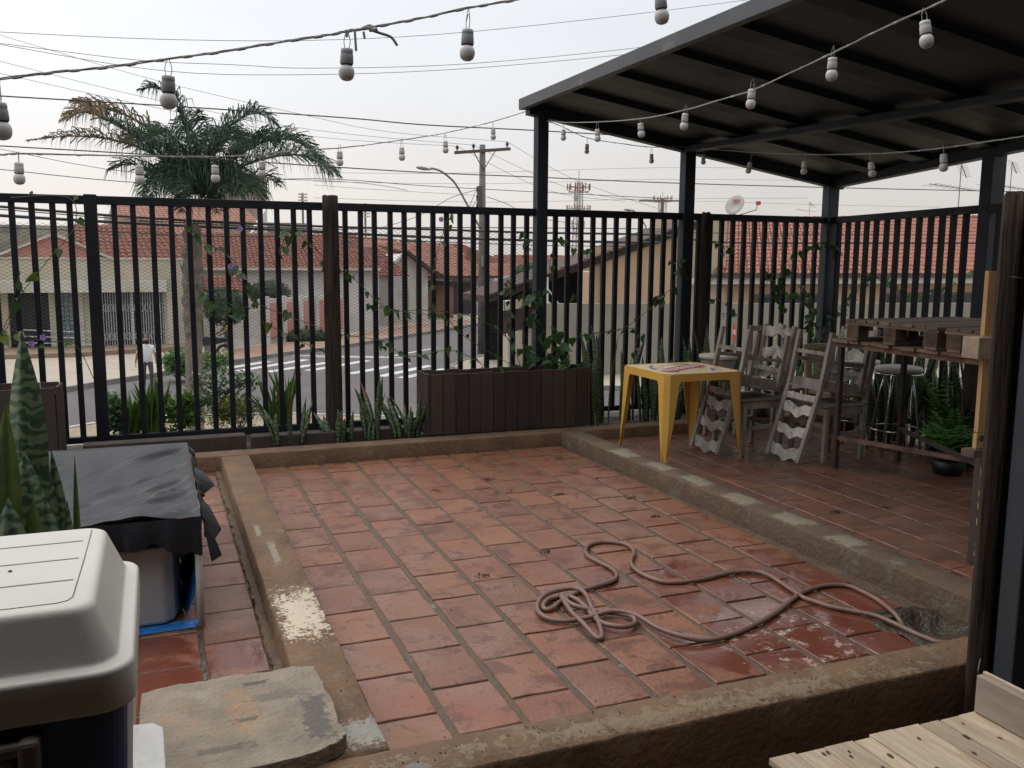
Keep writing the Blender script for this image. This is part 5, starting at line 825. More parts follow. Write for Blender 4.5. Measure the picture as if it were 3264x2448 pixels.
def cz(u, v):   # u 0..1 left->right, v 0..1 near->far ; sagging sheet with folds fanning from the front right corner
    x = -1.12 + 1.26 * u; y = 3.955 + 1.65 * v; e = min(u, 1 - u, v, 1 - v) * 2; sag = -.085 * (math.sin(u * math.pi) * math.sin(v * math.pi)) ** .6
    f = 0
    for (du, dv, amp, fr_, ph) in ((.75, 1, .034, 12, 0), (.95, 1, .020, 23, 1.2), (.55, 1, .022, 8, 2.4), (.8, 1, .009, 39, .5)):
        s = (v * dv - u * du); f += amp * math.sin(s * fr_ + ph + 2.0 * math.sin(u * 3 + v * 2)) ** 3 * min(1, e * 3) * .8
    f *= .35
    for (ax, ay, dx_, dy_, am, wd_, le) in FOLDS:
        rx, ry = x - ax, y - ay; s_ = rx * dx_ + ry * dy_; d_ = -rx * dy_ + ry * dx_ + .03 * math.sin(s_ * 5)
        if s_ > 0: f += am * math.exp(-(d_ / (wd_ * (.5 + s_))) ** 2) * math.exp(-(s_ / le) ** 2) * min(1, s_ * 9 + .25)
    f += .002 * math.sin(u * 40 + v * 11) * min(1, e * 4)
    return x, y, .500 + sag + f
for j in range(NY + 1):
    for i in range(NX + 1): vs.append(cz(i / NX, j / NY))
for j in range(NY):
    for i in range(NX): a = j * (NX + 1) + i; fs.append((a, a + 1, a + NX + 2, a + NX + 1))
b = MB(); b.add(vs, fs)
# skirts: front and right side hang with ragged hem and gathers
def skirt(edge, nrm, hem, n):
    vs = []; rows = 7
    for r_ in range(rows + 1):
        t = r_ / rows
        for i in range(n + 1):
            p = Vector(edge(i / n)); h = hem(i / n); g = .012 * math.sin(i * .9) * t + .008 * math.sin(i * 2.3 + 1) * t; vs.append(p + Vector(nrm) * (.02 * math.sin(t * 1.6) + g + .006) + Vector((0, 0, -h * t + (0 if t else 0))))
    return vs, [(r_ * (n + 1) + i, r_ * (n + 1) + i + 1, (r_ + 1) * (n + 1) + i + 1, (r_ + 1) * (n + 1) + i) for r_ in range(rows) for i in range(n)]
b.add(*skirt(lambda t: (-1.12 + 1.26 * t, 3.955, .5), (0, -1, 0), lambda t: .125 + .02 * math.sin(t * 21) + .012 * math.sin(t * 57) + (.02 if t > .93 else 0), 64))
b.add(*skirt(lambda t: (.14, 3.955 + 1.65 * t, .5), (1, 0, 0), lambda t: .05 + .06 * max(0, math.sin(t * 13 + .6)) ** 2 + .02 * math.sin(t * 40), 72))
b.add(*skirt(lambda t: (-1.12 + 1.26 * t, 5.605, .5), (0, 1, 0), lambda t: .08 + .02 * math.sin(t * 25), 40))
for (y0, y1, ex, dz) in ((4.75, 5.0, .10, -.08), (4.02, 4.35, .085, -.12), (3.93, 4.0, .07, -.17)):
    b.add([(.145, y0, .49), (.145, y1, .49), (.15 + ex * .5, y1 - .02, .49 + dz * .4), (.15 + ex, (y0 + y1) / 2 - .02, .49 + dz), (.15 + ex * .35, y0, .47 + dz)], [(0, 1, 2), (0, 2, 3), (0, 3, 4)])
o = b.build('black_cloth', clm, smooth=True); setp(o, 'black wrinkled cloth draped over the low pipe frame', 'cloth')
# pool of rain water standing in the sag
b = MB(); pts = []
for k in range(40):
    a = k * math.pi / 20; rr_ = 1 + .12 * math.sin(3 * a) + .08 * math.sin(7 * a + 1); pts.append((-.47 + .34 * rr_ * math.cos(a), 4.42 + .2 * rr_ * math.sin(a)))
bx_ = mat('tub_grey', (.36, .37, .38), .45, (.32, .33, .34), 3)
o = MB(); o.prism([(-.75, 4.02), (-.02, 4.02), (.02, 4.06), (.05, 4.2), (.05, 5.2), (-.75, 5.2)], .012, .36); setp(o.build('plastic_tub', bx_, bevel=.015), 'grey plastic tub under the black cloth', 'tub')
tarp = mat('blue_tarp', (.02, .13, .42), .25, (.03, .22, .55), 14, 6, .9, 30)
b = MB(); vs = []; 
for j in range(15):
    for i in range(6): vs.append((.055 + .018 * i + .012 * math.sin(j * 1.3 + i), 4.02 + .08 * j, .008 + (.06 * i if i < 5 else .42) * (1 if j < 12 else .7) + .012 * math.sin(i * 2 + j * 1.7)))
b.add(vs, [(j * 6 + i, j * 6 + i + 1, (j + 1) * 6 + i + 1, (j + 1) * 6 + i) for j in range(14) for i in range(5)])
b.add([(-.7, 3.93, .006), (.1, 3.96, .006), (.12, 4.05, .008), (-.7, 4.02, .008)], [(0, 1, 2, 3)])
b.add([(.06, 4.35, .44), (.2, 4.42, .40), (.16, 4.5, .36), (.06, 4.55, .42)], [(0, 1, 2, 3)])
o = b.build('blue_tarp', tarp, smooth=True); setp(o, 'crumpled blue tarpaulin under the black cloth beside the grey tub', 'tarp')
# pool water in the low joint
wet = mat('wet_grout', (.05, .035, .025), .08, (.09, .07, .05), 18, 6, 1, 35, spec=.8)
o = MB().box(.098, .122, 2.5, 3.95, -.012, -.002).build('wet_joint', wet, lfloor)
# ================= HOSE =================
hp = []; n = len(DATA['hose'])
for i, (x, y) in enumerate(DATA['hose']):
    z = .013
    if 38 <= i <= 64: z += .010 * ((i // 4) % 2) + .004
    hp.append((x, y, z))
hp = [(hp[0][0] + .14, hp[0][1] - .07, .012)] + hp; hp[-1] = (hp[-1][0], hp[-1][1], -.03)
hosem = mat('brown_rubber_hose', (.20, .115, .085), .45, (.15, .085, .062), 8, 5, .2, 60)
o = MB().tube(cmr(hp, 6), .0115, 9).build('garden_hose', hosem, smooth=True); setp(o, 'brown rubber garden hose looped across the tiled patio', 'hose')
# debris
deb = mat('dark_seed_litter', (.03, .035, .022), .9); 
def litter(x, y, z, n, s, label, m=deb, cat='litter'):
    b = MB()
    for i in range(n):
        p = Vector((x + rnd.gauss(0, s), y + rnd.gauss(0, s * .6), z)); d = Vector((U(-1, 1), U(-1, 1), U(0, .4))).normalized() * U(.006, .016); b.tube([p, p + d * .5 + Vector((0, 0, .004)), p + d], [.0018, .0035, .0012], 5)
    setp(b.build('seed_clump', m), label, cat, 'dark seed clumps on the floor')
for i, (x, y, z, l) in enumerate(((1.49, 4.13, .004, 'double dark seed clump on tiles left of the hose'), (1.93, 4.36, .004, 'dark seed clump in the joint above the hose coil'), (2.19, 6.0, .004, 'dark seed clump on tiles below the long planter'), (2.86, 4.75, .004, 'dark seed clump on an orange tile near the right kerb'), (2.92, 5.2, .004, 'dark seed clump close to the right kerb'), (2.5, 5.45, .004, 'scattered seeds beside the bright orange tiles'), (3.92, 4.35, RZ + .004, 'dark seed clump on the covered patio, left one'), (4.3, 4.33, RZ + .004, 'dark seed clump on the covered patio, larger right one'), (4.9, 3.9, RZ + .004, 'tiny seed clump on the covered patio near the boards'))): litter(x, y, z, 16, .02, l)
b = MB(); sp = random.Random(9)
for i in range(420):
    if i < 130: x, y, z = sp.uniform(.6, 3.1), sp.uniform(2.33, 2.47), .133
    elif i < 160: x, y, z = sp.uniform(.42, .58), sp.uniform(2.6, 6.5), .131
    else: x, y, z = sp.uniform(.65, 3.2), sp.uniform(2.5, 6.3), .001
    r_ = sp.uniform(.001, .0034); a = sp.uniform(0, 6.28); b.add([(x + r_ * 1.7 * math.cos(a), y + r_ * 1.7 * math.sin(a), z), (x - r_ * math.sin(a), y + r_ * math.cos(a), z + r_), (x - r_ * 1.7 * math.cos(a), y - r_ * 1.7 * math.sin(a), z), (x + r_ * math.sin(a), y - r_ * math.cos(a), z + r_ * .5)], [(0, 1, 2), (0, 2, 3)])
o = stuff(b.build('leaf_crumbs', deb)); setp(o, 'fine leaf crumbs and grit scattered on tiles and kerbs', 'litter')
b = MB()
arc = [(2.06 + .07 * math.cos(a), 2.50 + .055 * math.sin(a), .012) for a in [R(25 + 13 * k) for k in range(11)]]
b.tube(arc, .009, 5); o = b.build('plastic_shard', mat('pale_yellow_plastic', (.62, .46, .2), .5)); setp(o, 'curved pale yellow shard at the foot of the front kerb', 'shard')
o = MB().add([(1.99, 2.53, .006), (2.01, 2.535, .012), (2.025, 2.55, .008), (2.0, 2.55, .01)], [(0, 1, 2, 3)]).build('green_leaf', agl); setp(o, 'small green leaf beside the pale yellow shard', 'leaf')
o = MB().lathe([(.008, 0), (.004, .008)], (2.23, 6.1, .002), 6).build('petal', pinkf); setp(o, 'small pink petal on a tile near the far corner', 'petal')
# ================= STRING LIGHTS =================
cabm = mat('grey_cable', (.30, .28, .26), .7, (.22, .205, .19), 20, 4)
sockm = mat('grey_socket', (.30, .30, .31), .55, (.25, .25, .26), 10); globem = mat('opal_globe', (.52, .50, .49), .3, (.48, .46, .45), 3); bk = mat('gasket_black', (.02, .02, .02), .6)
proto = thing('light_bulb', 'x', 'light bulb', (0, 0, 0), 'bulbs of the string lights')
MB().lathe([(.006, 0), (.0165, -.002), (.0175, -.012), (.0165, -.014), (.0180, -.020), (.0190, -.042), (.0155, -.046)], (0, 0, 0), 16).build('socket', sockm, proto, smooth=True, local=True)
MB().lathe([(.0165, -.0425), (.0175, -.044), (.0165, -.046)], (0, 0, 0), 14).build('gasket', bk, proto, local=True)
MB().lathe([(.0135, -.046)] + [(.0225 * math.sin(a), -.0655 - .0225 * -math.cos(a)) for a in [R(140 - 14 * k) for k in range(10)]][::1] + [(.001, -.0885)] if False else [(.0135, -.046), (.0165, -.049), (.0205, -.055), (.0223, -.062), (.0225, -.068), (.0212, -.076), (.0178, -.083), (.012, -.0875), (.005, -.0895)], (0, 0, 0), 20).build('globe', globem, proto, smooth=True, local=True)
first = True
sl_names = {'s1': 'nearest strand of lights across the upper left sky', 's2': 'strand from the left edge to the first canopy column', 's3': 'strand rising from the first canopy column under the canopy roof', 's4': 'short strand between the first and second canopy column', 's5': 'strand from the second canopy column to the right edge'}
order = {'s1': ['in front of the palm top', 'left of the cable knot', 'right of the cable knot', 'cut by the top edge of the photo'], 's2': ['farthest left', 'left of the palm crown centre', 'right of the palm crown centre', 'beside the concrete tower', 'at the right tip of the palm', 'left of the lamp head', 'above the lamp head', 'nearest the column'],
         's3': ['nearest the column', 'second from the column', 'third from the column', 'fourth, left of the second column', 'fifth, high under the roof', 'sixth, high under the roof', 'largest, last before the top edge'], 's4': ['left one', 'right one'], 's5': ['nearest that column', 'second from that column', 'third, above the tiled roof', 'above the corner column right side', 'last and largest']}
light_socket = [c for c in proto.children if c.name.startswith('socket')][0].data.copy(); light_socket.materials.clear(); light_socket.materials.append(mat('pale_socket', (.52, .50, .47), .5, (.47, .45, .42), 10))  # paler copy for other strands; the nearest keeps grey, a backlit tone in its colour
def bulb(x, y, z, topz, label, tilt, light=False):
    global first
    o = proto if first else copy_tree(proto); first = False
    o['label'] = label; L_ = max(.02, topz - z - .045); o.location = (x, y, z + .045); o.rotation_euler = (R(tilt), R(tilt * .6), U(0, 6))
    if light:
        for ch in o.children:
            if ch.name.startswith('socket'): ch.data = light_socket
    b = MB()
    for s in (-1, 1): b.tube(cmr([(s * .006, 0, -.002), (s * .009, 0, L_ * .45), (s * .002, .001, L_)], 5), .0011, 5)
    w_ = b.build('wire_loop', cabm, o, local=True); return o
def strand(key, name):
    pts = [Vector(p) for p in DATA[key]]; cv = cmr(pts, 6); t = thing('string_light_cable', name, 'cable', tuple(pts[0]), 'cables of the string lights')
    cv2 = [p + Vector((U(-.0015, .0015), U(-.0015, .0015), U(-.0015, .0015))) for p in cv]
    MB().tube(cv, .0019, 6).build('cable', cabm, t); MB().tube([p + Vector((0, 0, .003)) for p in cv2], .0017, 6).build('cable', cabm, t)
    for i in range(2, len(cv) - 2, 3):   # turns of tape and tie wire
        d = (cv[i + 1] - cv[i]).normalized(); MB().tube([cv[i] - d * .012, cv[i] - d * .004, cv[i] + d * .01, cv[i] + d * .016], [.0028, .0044, .0042, .0028], 7).build('tape', cabm, t)
    for i, (x, y, z, tz) in enumerate(DATA[key + 'b']): bulb(x, y, z, tz, 'bulb %s, on the %s' % (order[key][i], {'s1': 'nearest overhead strand', 's2': 'strand left of the first column', 's3': 'strand rising under the roof', 's4': 'strand between two columns', 's5': 'strand right of the second column'}[key]), U(-9, 9), key in ('s2', 's3', 's4', 's5'))
    return t, cv
for k in ('s1', 's2', 's3', 's4', 's5'):
    t, cv = strand(k, 'cable of the ' + sl_names[k])
    if k == 's1':
        kn = Vector(DATA['s1'][9]); tail = mat('frayed_tape', (.33, .31, .29), .8)
        MB().tube(cmr([kn + Vector((-.02, 0, -.004)), kn + Vector((0, .008, .006)), kn + Vector((.015, -.006, -.006)), kn + Vector((.0, .004, -.004)), kn + Vector((.03, 0, -.012)), kn + Vector((.06, 0, -.02)), kn + Vector((.078, 0, -.042))], 6), [.006] * 20 + [.004] * 17, 7).build('knot', cabm, t)
        for dx, l in ((-.045, .055), (-.02, .02), (-.07, .02)): p = kn + Vector((dx, 0, -.012)); MB().bar(p, p + Vector((.003, 0, -l)), .007, .001, up=(0, 1, 0)).build('tape_end', tail, t)
bulb(-.885, 2.55, 2.0, 2.12, 'string light bulb cut by the left edge of the photo above the palm', 3) if False else None
x, y, z = DATA['edgeb'][0]; bulb(x, y, z + .0, z + .16, 'string light bulb cut in half by the left edge of the photo', 2)
# ================= POWER CABLES =================
cbm = mat('power_cable_dark', (.035, .038, .045), .6, (.03, .03, .035), 4); cbt = mat('thin_wire_grey', (.13, .14, .16), .6, (.12, .125, .14), 4)
for lb, r_, pts in DATA['W']:
    o = MB().tube(cmr(pts, 5), r_ * .62, 5).build('power_cable', cbm if r_ > .015 else cbt); setp(o, lb, 'cable', 'overhead cables')
# ================= POLE, LAMPS, TOWERS =================
concp = mat('pole_concrete', (.17, .15, .13), .85, (.12, .105, .09), 5, 6)
ut = thing('utility_pole', 'concrete utility pole with wooden cross arm and street light', 'utility pole', (13.72, 38.4, G))
MB().tube([(13.72, 38.4, G), (13.72, 38.4, 6.55)], [.2, .13], 10).build('pole', concp, ut, smooth=True)
MB().bar((12.38, 38.25, 6.13), (14.98, 38.25, 6.42), .11, .13).build('cross_arm', mat('arm_wood', (.13, .10, .075), .8), ut)
for x in (13.2, 14.25): MB().bar((x, 38.22, 6.28), (13.72, 38.25, 5.45), .05, .03).build('arm_brace', mat('brace_steel', (.10, .10, .10), .5), ut)
ins = mat('insulator_dark', (.03, .02, .018), .3)
for x, z in ((12.5, 6.2), (13.25, 6.3), (14.83, 6.46)): MB().lathe([(.025, 0), (.03, .08), (.08, .1), (.05, .14), (.09, .17), (.05, .22), (.04, .25)], (x, 38.25, z), 10).build('insulator', ins, ut)
for z in (4.62, 4.25, 3.92): MB().lathe([(.05, -.09), (.09, -.05), (.05, 0), (.09, .05), (.05, .09)], (13.46, 38.3, z), 8).build('insulator', ins, ut)
MB().box(13.44, 13.64, 38.2, 38.35, 3.8, 4.75).build('bracket', mat('brace_steel', (.10, .10, .10), .5), ut)
MB().box(13.62, 13.92, 38.05, 38.3, 1.22, 1.72).build('meter_box', mat('box_grey', (.2, .2, .2), .6), ut); MB().box(13.68, 13.84, 38.03, 38.049, 1.5, 1.68).build('label_plate', mat('label_cream', (.6, .6, .5), .6), ut)
lampm = mat('lamp_arm_grey', (.28, .27, .26), .5)
MB().tube(cmr([(13.6, 38.3, 2.9), (13.0, 38, 3.7), (12.2, 37.4, 4.65), (11.75, 37, 4.95), (11.2, 36.6, 5.18), (10.7, 36.2, 5.22)], 6), .045, 7).build('lamp_arm', lampm, ut, smooth=True)
def lamp_head(par, x, y, z, s=1):
    b = MB(); b.lathe([(.01, -.38), (.10, -.3), (.16, -.1), (.15, .1), (.08, .32), (.045, .4)], (0, 0, 0), 12); b.v = [(q[2] * s + x, q[1] * s * .8 + y, q[0] * .55 * s + z - q[2] * .08) for q in b.v]; b.build('lamp_head', lampm, par, smooth=True)
lamp_head(ut, 10.33, 36, 5.18, .85)
sl2 = thing('street_lamp', 'distant street lamp on the right beyond the canopy column', 'street lamp', (40.4, 71, G)); MB().tube(cmr([(41, 71, G), (41, 71, 3.5), (40.2, 71, 5.2), (39.2, 70.6, 5.85)], 5), .07, 7).build('lamp_arm', lampm, sl2); lamp_head(sl2, 38.7, 70.5, 5.85, 1.2)
# slack service wires at the pole
for i, pts in enumerate(([(13.5, 38.3, 4.6), (12.2, 38.2, 4.2), (10.5, 38, 3.3), (8, 37.5, 2.6)], [(13.9, 38.3, 4.3), (15, 38.5, 4.0), (16.3, 38.8, 3.5), (19, 39, 3.2)], [(13.5, 38.3, 4.3), (13.2, 38.1, 3.9), (12.9, 38, 3.6), (13.3, 38.1, 4.5), (13.5, 38.3, 4.6)])):
    o = MB().tube(cmr(pts, 6), .014, 5).build('service_wire', cbt); setp(o, ('slack service wire falling left from the utility pole', 'slack service wire falling right from the utility pole', 'looped spare wire at the utility pole bracket')[i], 'wire')
redm = mat('tower_red', (.30, .15, .12), .7); wht = mat('tower_white', (.5, .48, .46), .7)
def lattice(x, y, z0, z1, w0, w1, label, ants):
    t = thing('cell_tower', label, 'tower', (x, y, z0)); n = 9
    for i in range(n):
        b = MB(); za, zb = z0 + (z1 - z0) * i / n, z0 + (z1 - z0) * (i + 1) / n; wa, wb = w0 + (w1 - w0) * i / n, w0 + (w1 - w0) * (i + 1) / n
        for sx, sy in ((-1, -1), (1, -1), (1, 1), (-1, 1)):
            b.bar((x + sx * wa, y + sy * wa, za), (x + sx * wb, y + sy * wb, zb), .16, .16)
            for q in range(3):
                zc, zd = za + (zb - za) * q / 3, za + (zb - za) * (q + 1) / 3; b.bar((x - wa * sx, y + sy * wa, zc), (x + wa * sx, y + sy * wa, zd), .08, .08)
        b.build('mast_section', redm if i % 2 == 0 else wht, t)
    for z, r_, cnt in ants:
        b = MB()
        for k in range(cnt): a = 6.28 * k / cnt; px, py = x + r_ * math.cos(a), y + r_ * math.sin(a); b.box(px - .09, px + .09, py - .06, py + .06, z - .65, z + .65); b.bar((x, y, z), (px, py, z), .1, .1)
        b.tube([(x + r_ * .9 * math.cos(k * .524), y + r_ * .9 * math.sin(k * .524), z - .9) for k in range(13)], .07, 5); b.build('antenna_ring', wht if z < ants[0][0] else redm, t)
    b = MB(); b.lathe([(.55, -.05), (.6, 0), (.1, .12)], (0, 0, 0), 12); b.v = [(q[0] + x - 1, y - 1 - q[2], q[1] + z1 - 3) for q in b.v]; b.build('dish', wht, t); MB().tube([(x, y, z1), (x, y, z1 + 2.2)], .06, 5).build('rod', redm, t)
lattice(76.9, 160, G, 16.2, .95, .5, 'red and white lattice phone mast above the right street', ((15.3, 2.2, 9), (11.2, 2.3, 11), (8.3, 1.3, 6)))
lattice(131.4, 220, G, 18, 1.1, .7, 'second red lattice phone mast beside the second canopy column', ((18.3, 2.6, 8),))
t = thing('distant_pole', 'distant utility pole with cross arm left of the second canopy column', 'utility pole', (64, 105, G)); MB().tube([(62.7, 105, G), (62.7, 105, 9.5)], .22, 6).build('pole', concp, t); MB().bar((59.2, 105, 9.15), (67, 105, 9.35), .2, .2).build('cross_arm', concp, t)
for i, (x, y) in enumerate(((15.2, 100), (22, 100))):   # stadium style floodlight masts far away
    t = thing('floodlight_mast', ('floodlight mast on the skyline left of the log post', 'floodlight mast on the skyline right of the log post')[i], 'mast', (x, y, G), 'floodlight masts'); MB().tube([(x, y, G), (x, y, 8.4 - i * .9)], .12, 5).build('mast', concp, t)
    for k in range(5): MB().box(x - .45, x + .5, y - .2, y, 6.9 - i * .9 + k * .32, 7.05 - i * .9 + k * .32).build('light_row', wht, t)
# ================= HOUSES =================
beige = mat('beige_wall', (.50, .455, .36), .85, (.44, .40, .31), .7, 6, .3, 20, dirt=(.30, .26, .19), dscale=.8, dlo=.58, dhi=.8); lbeige = mat('light_band', (.60, .575, .51), .85, (.46, .43, .36), 1, 6)
pinkw = mat('pink_wall', (.52, .25, .21), .85, (.46, .22, .19), 1, 6); creamw = mat('cream_wall', (.52, .48, .39), .85, (.46, .42, .34), 1, 6, dirt=(.3, .27, .22), dscale=1, dlo=.6, dhi=.8)
stain = mat('stained_wall', (.36, .33, .27), .9, (.22, .2, .16), .9, 8, .4, 10, dirt=(.12, .105, .09), dscale=1.2, dlo=.5, dhi=.7); whw = mat('white_house_wall', (.62, .595, .56), .85, (.48, .45, .42), .8, 6, dirt=(.33, .3, .27), dscale=.9, dlo=.6, dhi=.85)
rt1 = mat('roof_tile_brown_red', (.22, .075, .045), .85, (.13, .048, .032), 2.2, 7, dirt=(.06, .03, .024), dscale=1.2, dlo=.55, dhi=.7); rt2 = mat('roof_tile_orange', (.34, .165, .115), .85, (.24, .11, .078), 1.5, 7, dirt=(.13, .06, .04), dscale=1.1, dlo=.55, dhi=.72)
rt3 = mat('roof_tile_salmon', (.34, .14, .098), .8, (.26, .10, .07), 6, 5, rand=.16, dirt=(.18, .09, .06), dscale=5, dlo=.62, dhi=.75); dkm = mat('dark_opening', (.012, .014, .02), .5); gls = mat('glass_dark', (.02, .028, .04), .3, (.025, .03, .04), 2)
gblk = mat('glass_block', (.22, .26, .28), .2, (.12, .15, .18), 3); grille = mat('white_grille', (.62, .62, .62), .6); brown = mat('brown_beam', (.08, .045, .035), .8, (.05, .03, .025), 4)
def tiled(par, P0, P1, P2, P3, nc, nr, m, n_ind=0, th=.05, name='roof_tiles', under=True):
    """roof plane: P0,P1 eave left/right, P2,P3 ridge right/left; overlapping half-barrel tiles as geometry"""
    P0, P1, P2, P3 = map(Vector, (P0, P1, P2, P3)); nrm = (P1 - P0).cross(P3 - P0).normalized(); nrm = nrm if nrm.z > 0 else -nrm
    if under: MB().quad(P0 - nrm * th * .4, P1 - nrm * th * .4, P2 - nrm * th * .4, P3 - nrm * th * .4).build('roof_deck', m, par)
    def pt(u, v): return (P0.lerp(P1, u)).lerp(P3.lerp(P2, u), v)
    big = MB(); cnt = 0; ind = []
    for j in range(nr):
        for i in range(nc):
            u0, u1 = (i + .04) / nc, (i + .96) / nc; v0, v1 = (j - .12) / nr, (j + 1) / nr; jt = rnd.uniform(-.12, .12) * th; vs = []
            for v, lift in ((v0, .55), (v1, .05)):
                for u, h in ((u0, 0), (u0 + (u1 - u0) * .28, .85), (u0 + (u1 - u0) * .62, .95), (u1, 0)): vs.append(pt(u, v) + nrm * (th * (h + lift) + jt))
            fs = [(0, 1, 5, 4), (1, 2, 6, 5), (2, 3, 7, 6), (0, 3, 2, 1)]
            if ind is not None and cnt < n_ind and j < 7: o = MB().add(vs, fs).build('roof_tile', m, par, fixn=False); cnt += 1
            else: big.add(vs, fs)
    if big.v: stuff(big.build(name, m, par, fixn=False))
# -- corner shop, beige with pink pediment
H = thing('corner_shop', 'beige single storey corner shop with pink gable and white barred windows', 'building', (-3, 44, G))
yf = 44.0
b = MB(); b.box(-14, -5.9, yf, yf + .3, G, 1.42); b.box(-5.9, -4.33, yf, yf + .3, 0, 1.42); b.box(-4.33, -3.95, yf, yf + .3, G, 1.42); b.box(-3.95, -3.15, yf, yf + .3, 0, 1.42); b.box(-3.95, -3.15, yf, yf + .3, G, -2.3); b.box(-3.15, -2.21, yf, yf + .3, G, 1.42); b.box(-2.21, .34, yf, yf + .3, .0, 1.42); b.box(-2.21, .34, yf, yf + .3, G, -2.62); b.box(.34, 1.95, yf, yf + .3, G, 1.42); b.box(1.65, 1.95, yf + .3, yf + 7, G, 1.42); b.build('wall', beige, H)
MB().box(-14, .5, yf - .75, yf - .003, .0, .50).build('canopy_band', lbeige, H); MB().box(-14, 1.95, yf - .05, yf + .32, 1.42, 1.50).build('parapet_cap', lbeige, H)
for x in (-3.1, .6): MB().box(x - .12, x + .12, yf - .06, yf, G, -.0).build('pilaster', lbeige, H)
b = MB(); b.extr([(-6.1, yf + .1, 1.5), (-1.9, yf + .1, 1.5), (-3.95, yf + .1, 2.48)], (0, .2, 0)); b.build('gable', pinkw, H)
for a_, c_ in (((-6.5, yf + .05, 1.44), (-3.95, yf + .05, 2.5)), ((-3.95, yf + .05, 2.5), (-1.6, yf + .05, 1.42))): MB().bar(a_, c_, .3, .1).build('gable_trim', lbeige, H)
MB().box(-5.9, -4.33, yf + .31, yf + .34, G, .0).build('doorway', dkm, H)
for r_ in range(3): MB().bar((-5.4, yf - .9, -1.55 - .27 * r_), (-2.2, yf - .9, -1.75 - .27 * r_), .04, .04).build('handrail', grille, H)
for x in (-5.35, -3.9, -2.3): MB().bar((x, yf - .9, G), (x, yf - .9, -1.6), .05, .05).build('handrail_post', grille, H)
for i in range(4):
    for j in range(11): MB().box(-3.94 + .197 * i + .01, -3.94 + .197 * (i + 1) - .01, yf + .05, yf + .15, -2.29 + .207 * j + .01, -2.29 + .207 * (j + 1) - .01).build('glass_block', gblk, H)
MB().box(-2.21, .34, yf + .22, yf + .26, -2.6, 0).build('window_pane', gls, H); MB().box(-2.1, .3, yf + .19, yf + .20, -2.1, -.1).build('window_pane', mat('teal_curtain', (.05, .09, .11), .5), H)
for i in range(25):
    x = -2.18 + .103 * i; MB().box(x - .014, x + .014, yf - .03, yf, -2.6, -.02).build('grille_bar', grille, H)
for zc in (-.72, -2.0):
    for i in range(12):
        x = -2.18 + .21 * i; b = MB(); b.tube([(x + .1 + .08 * math.cos(a), yf - .04, zc + .19 * math.sin(a)) for a in [k * .785 for k in range(9)]], .014, 4, False); b.build('grille_ornament', grille, H)
MB().box(-1.02, -.93, yf - .05, yf + .1, -2.6, 0).build('window_mullion', grille, H)
tiled(H, (-3.4, yf + .4, 1.38), (1.9, yf + .4, 1.38), (.9, yf + 4.5, 3.05), (-3.7, yf + 4.5, 3.05), 20, 10, rt1)
MB().box(-9, 1.9, yf + .35, yf + 7.5, G, 1.3).build('rear_wall', beige, H)
stepm = slab('shop_step', [(-14, 40.5), (-3, 40.9), (1.7, 42.6), (1.7, 43.95), (-14, 43.95)], G + .32, mat('step_brown', (.26, .19, .13), .85, (.2, .15, .1), 2, 6))
B2 = thing('stained_building', 'long stained beige block behind the corner shop', 'building', (-6, 54, G)); MB().box(-20, -2.1, 54, 60, G, 3.15).build('wall', stain, B2); MB().box(-20, -7.9, 56, 58, 3.15, 3.5).build('roof', mat('grey_roof', (.3, .3, .3), .8), B2)
B3 = thing('terracotta_house', 'house with terracotta tiled roofs and cream gable ends behind the palm', 'house', (2, 70, G))
MB().box(-2.8, 7, 70.5, 76, G, 4.2).build('wall', creamw, B3); tiled(B3, (-2.2, 70, 4.0), (7.6, 70, 4.0), (6.4, 74, 5.6), (-2.6, 74, 5.6), 30, 10, rt2); MB().extr([(-3.1, 70, 3.4), (-3.1, 70, 4.4), (-2.9, 74, 5.75), (-2.9, 74, 3.4)], (.3, 0, 0)).build('gable_end', whw, B3)
MB().box(-1.2, 5, 65.9, 70, G, 2.75).build('wall', creamw, B3); tiled(B3, (-1, 65.8, 2.7), (5.2, 65.8, 2.7), (4.6, 69.5, 3.9), (-.8, 69.5, 3.9), 22, 9, rt2)
MB().extr([(5.2, 65.7, 2.4), (6.1, 66, 2.8), (7.8, 70, 5.2), (7.8, 70, 2.4)], (.2, 0, 0)).build('gable_end', whw, B3)
TW = thing('concrete_tower', 'tall stained concrete tower block standing behind the palm', 'tower', (12, 112, G)); MB().box(6.9, 12.6, 110, 116, G, 11.0).build('shaft', mat('tower_concrete', (.34, .28, .255), .9, (.24, .195, .175), .35, 8, .3, 3, stretch=(1, 1, .3), dirt=(.16, .13, .115), dscale=.5, dlo=.52, dhi=.7), TW); MB().box(12.6, 17.9, 111, 118, G, 5.6).build('shaft', bpy.data.materials['tower_concrete'], TW)
MB().box(6.6, 12.9, 109.7, 116.3, 10.2, 10.35).build('ledge', bpy.data.materials['tower_concrete'], TW)
# -- long tiled house, white wall, hedge
H2 = thing('long_tiled_house', 'long white house with a broad brown red tiled roof', 'house', (5.5, 51, G)); MB().box(2.2, 12, 51.2, 57, G, 1.0).build('wall', whw, H2); tiled(H2, (1.9, 50.8, .98), (12.0, 50.8, .98), (11.6, 55.5, 2.95), (2.1, 55.5, 2.95), 40, 15, rt1); MB().box(1.9, 12, 50.72, 50.8, .86, 1.0).build('gutter', lbeige, H2)
MB().box(3.2, 3.9, 51.12, 51.2, -1.2, -.2).build('window', gls, H2); MB().box(2.15, 4.05, 46.9, 50, G, -.1).build('wall', whw, H2); tiled(H2, (2.0, 46.8, -.1), (4.2, 46.8, -.1), (4.2, 48.6, .6), (2.0, 48.6, .6), 9, 5, rt1)
W2 = thing('pink_garden_wall', 'white garden wall with pink panels between pillars', 'wall', (6.5, 46, G)); 
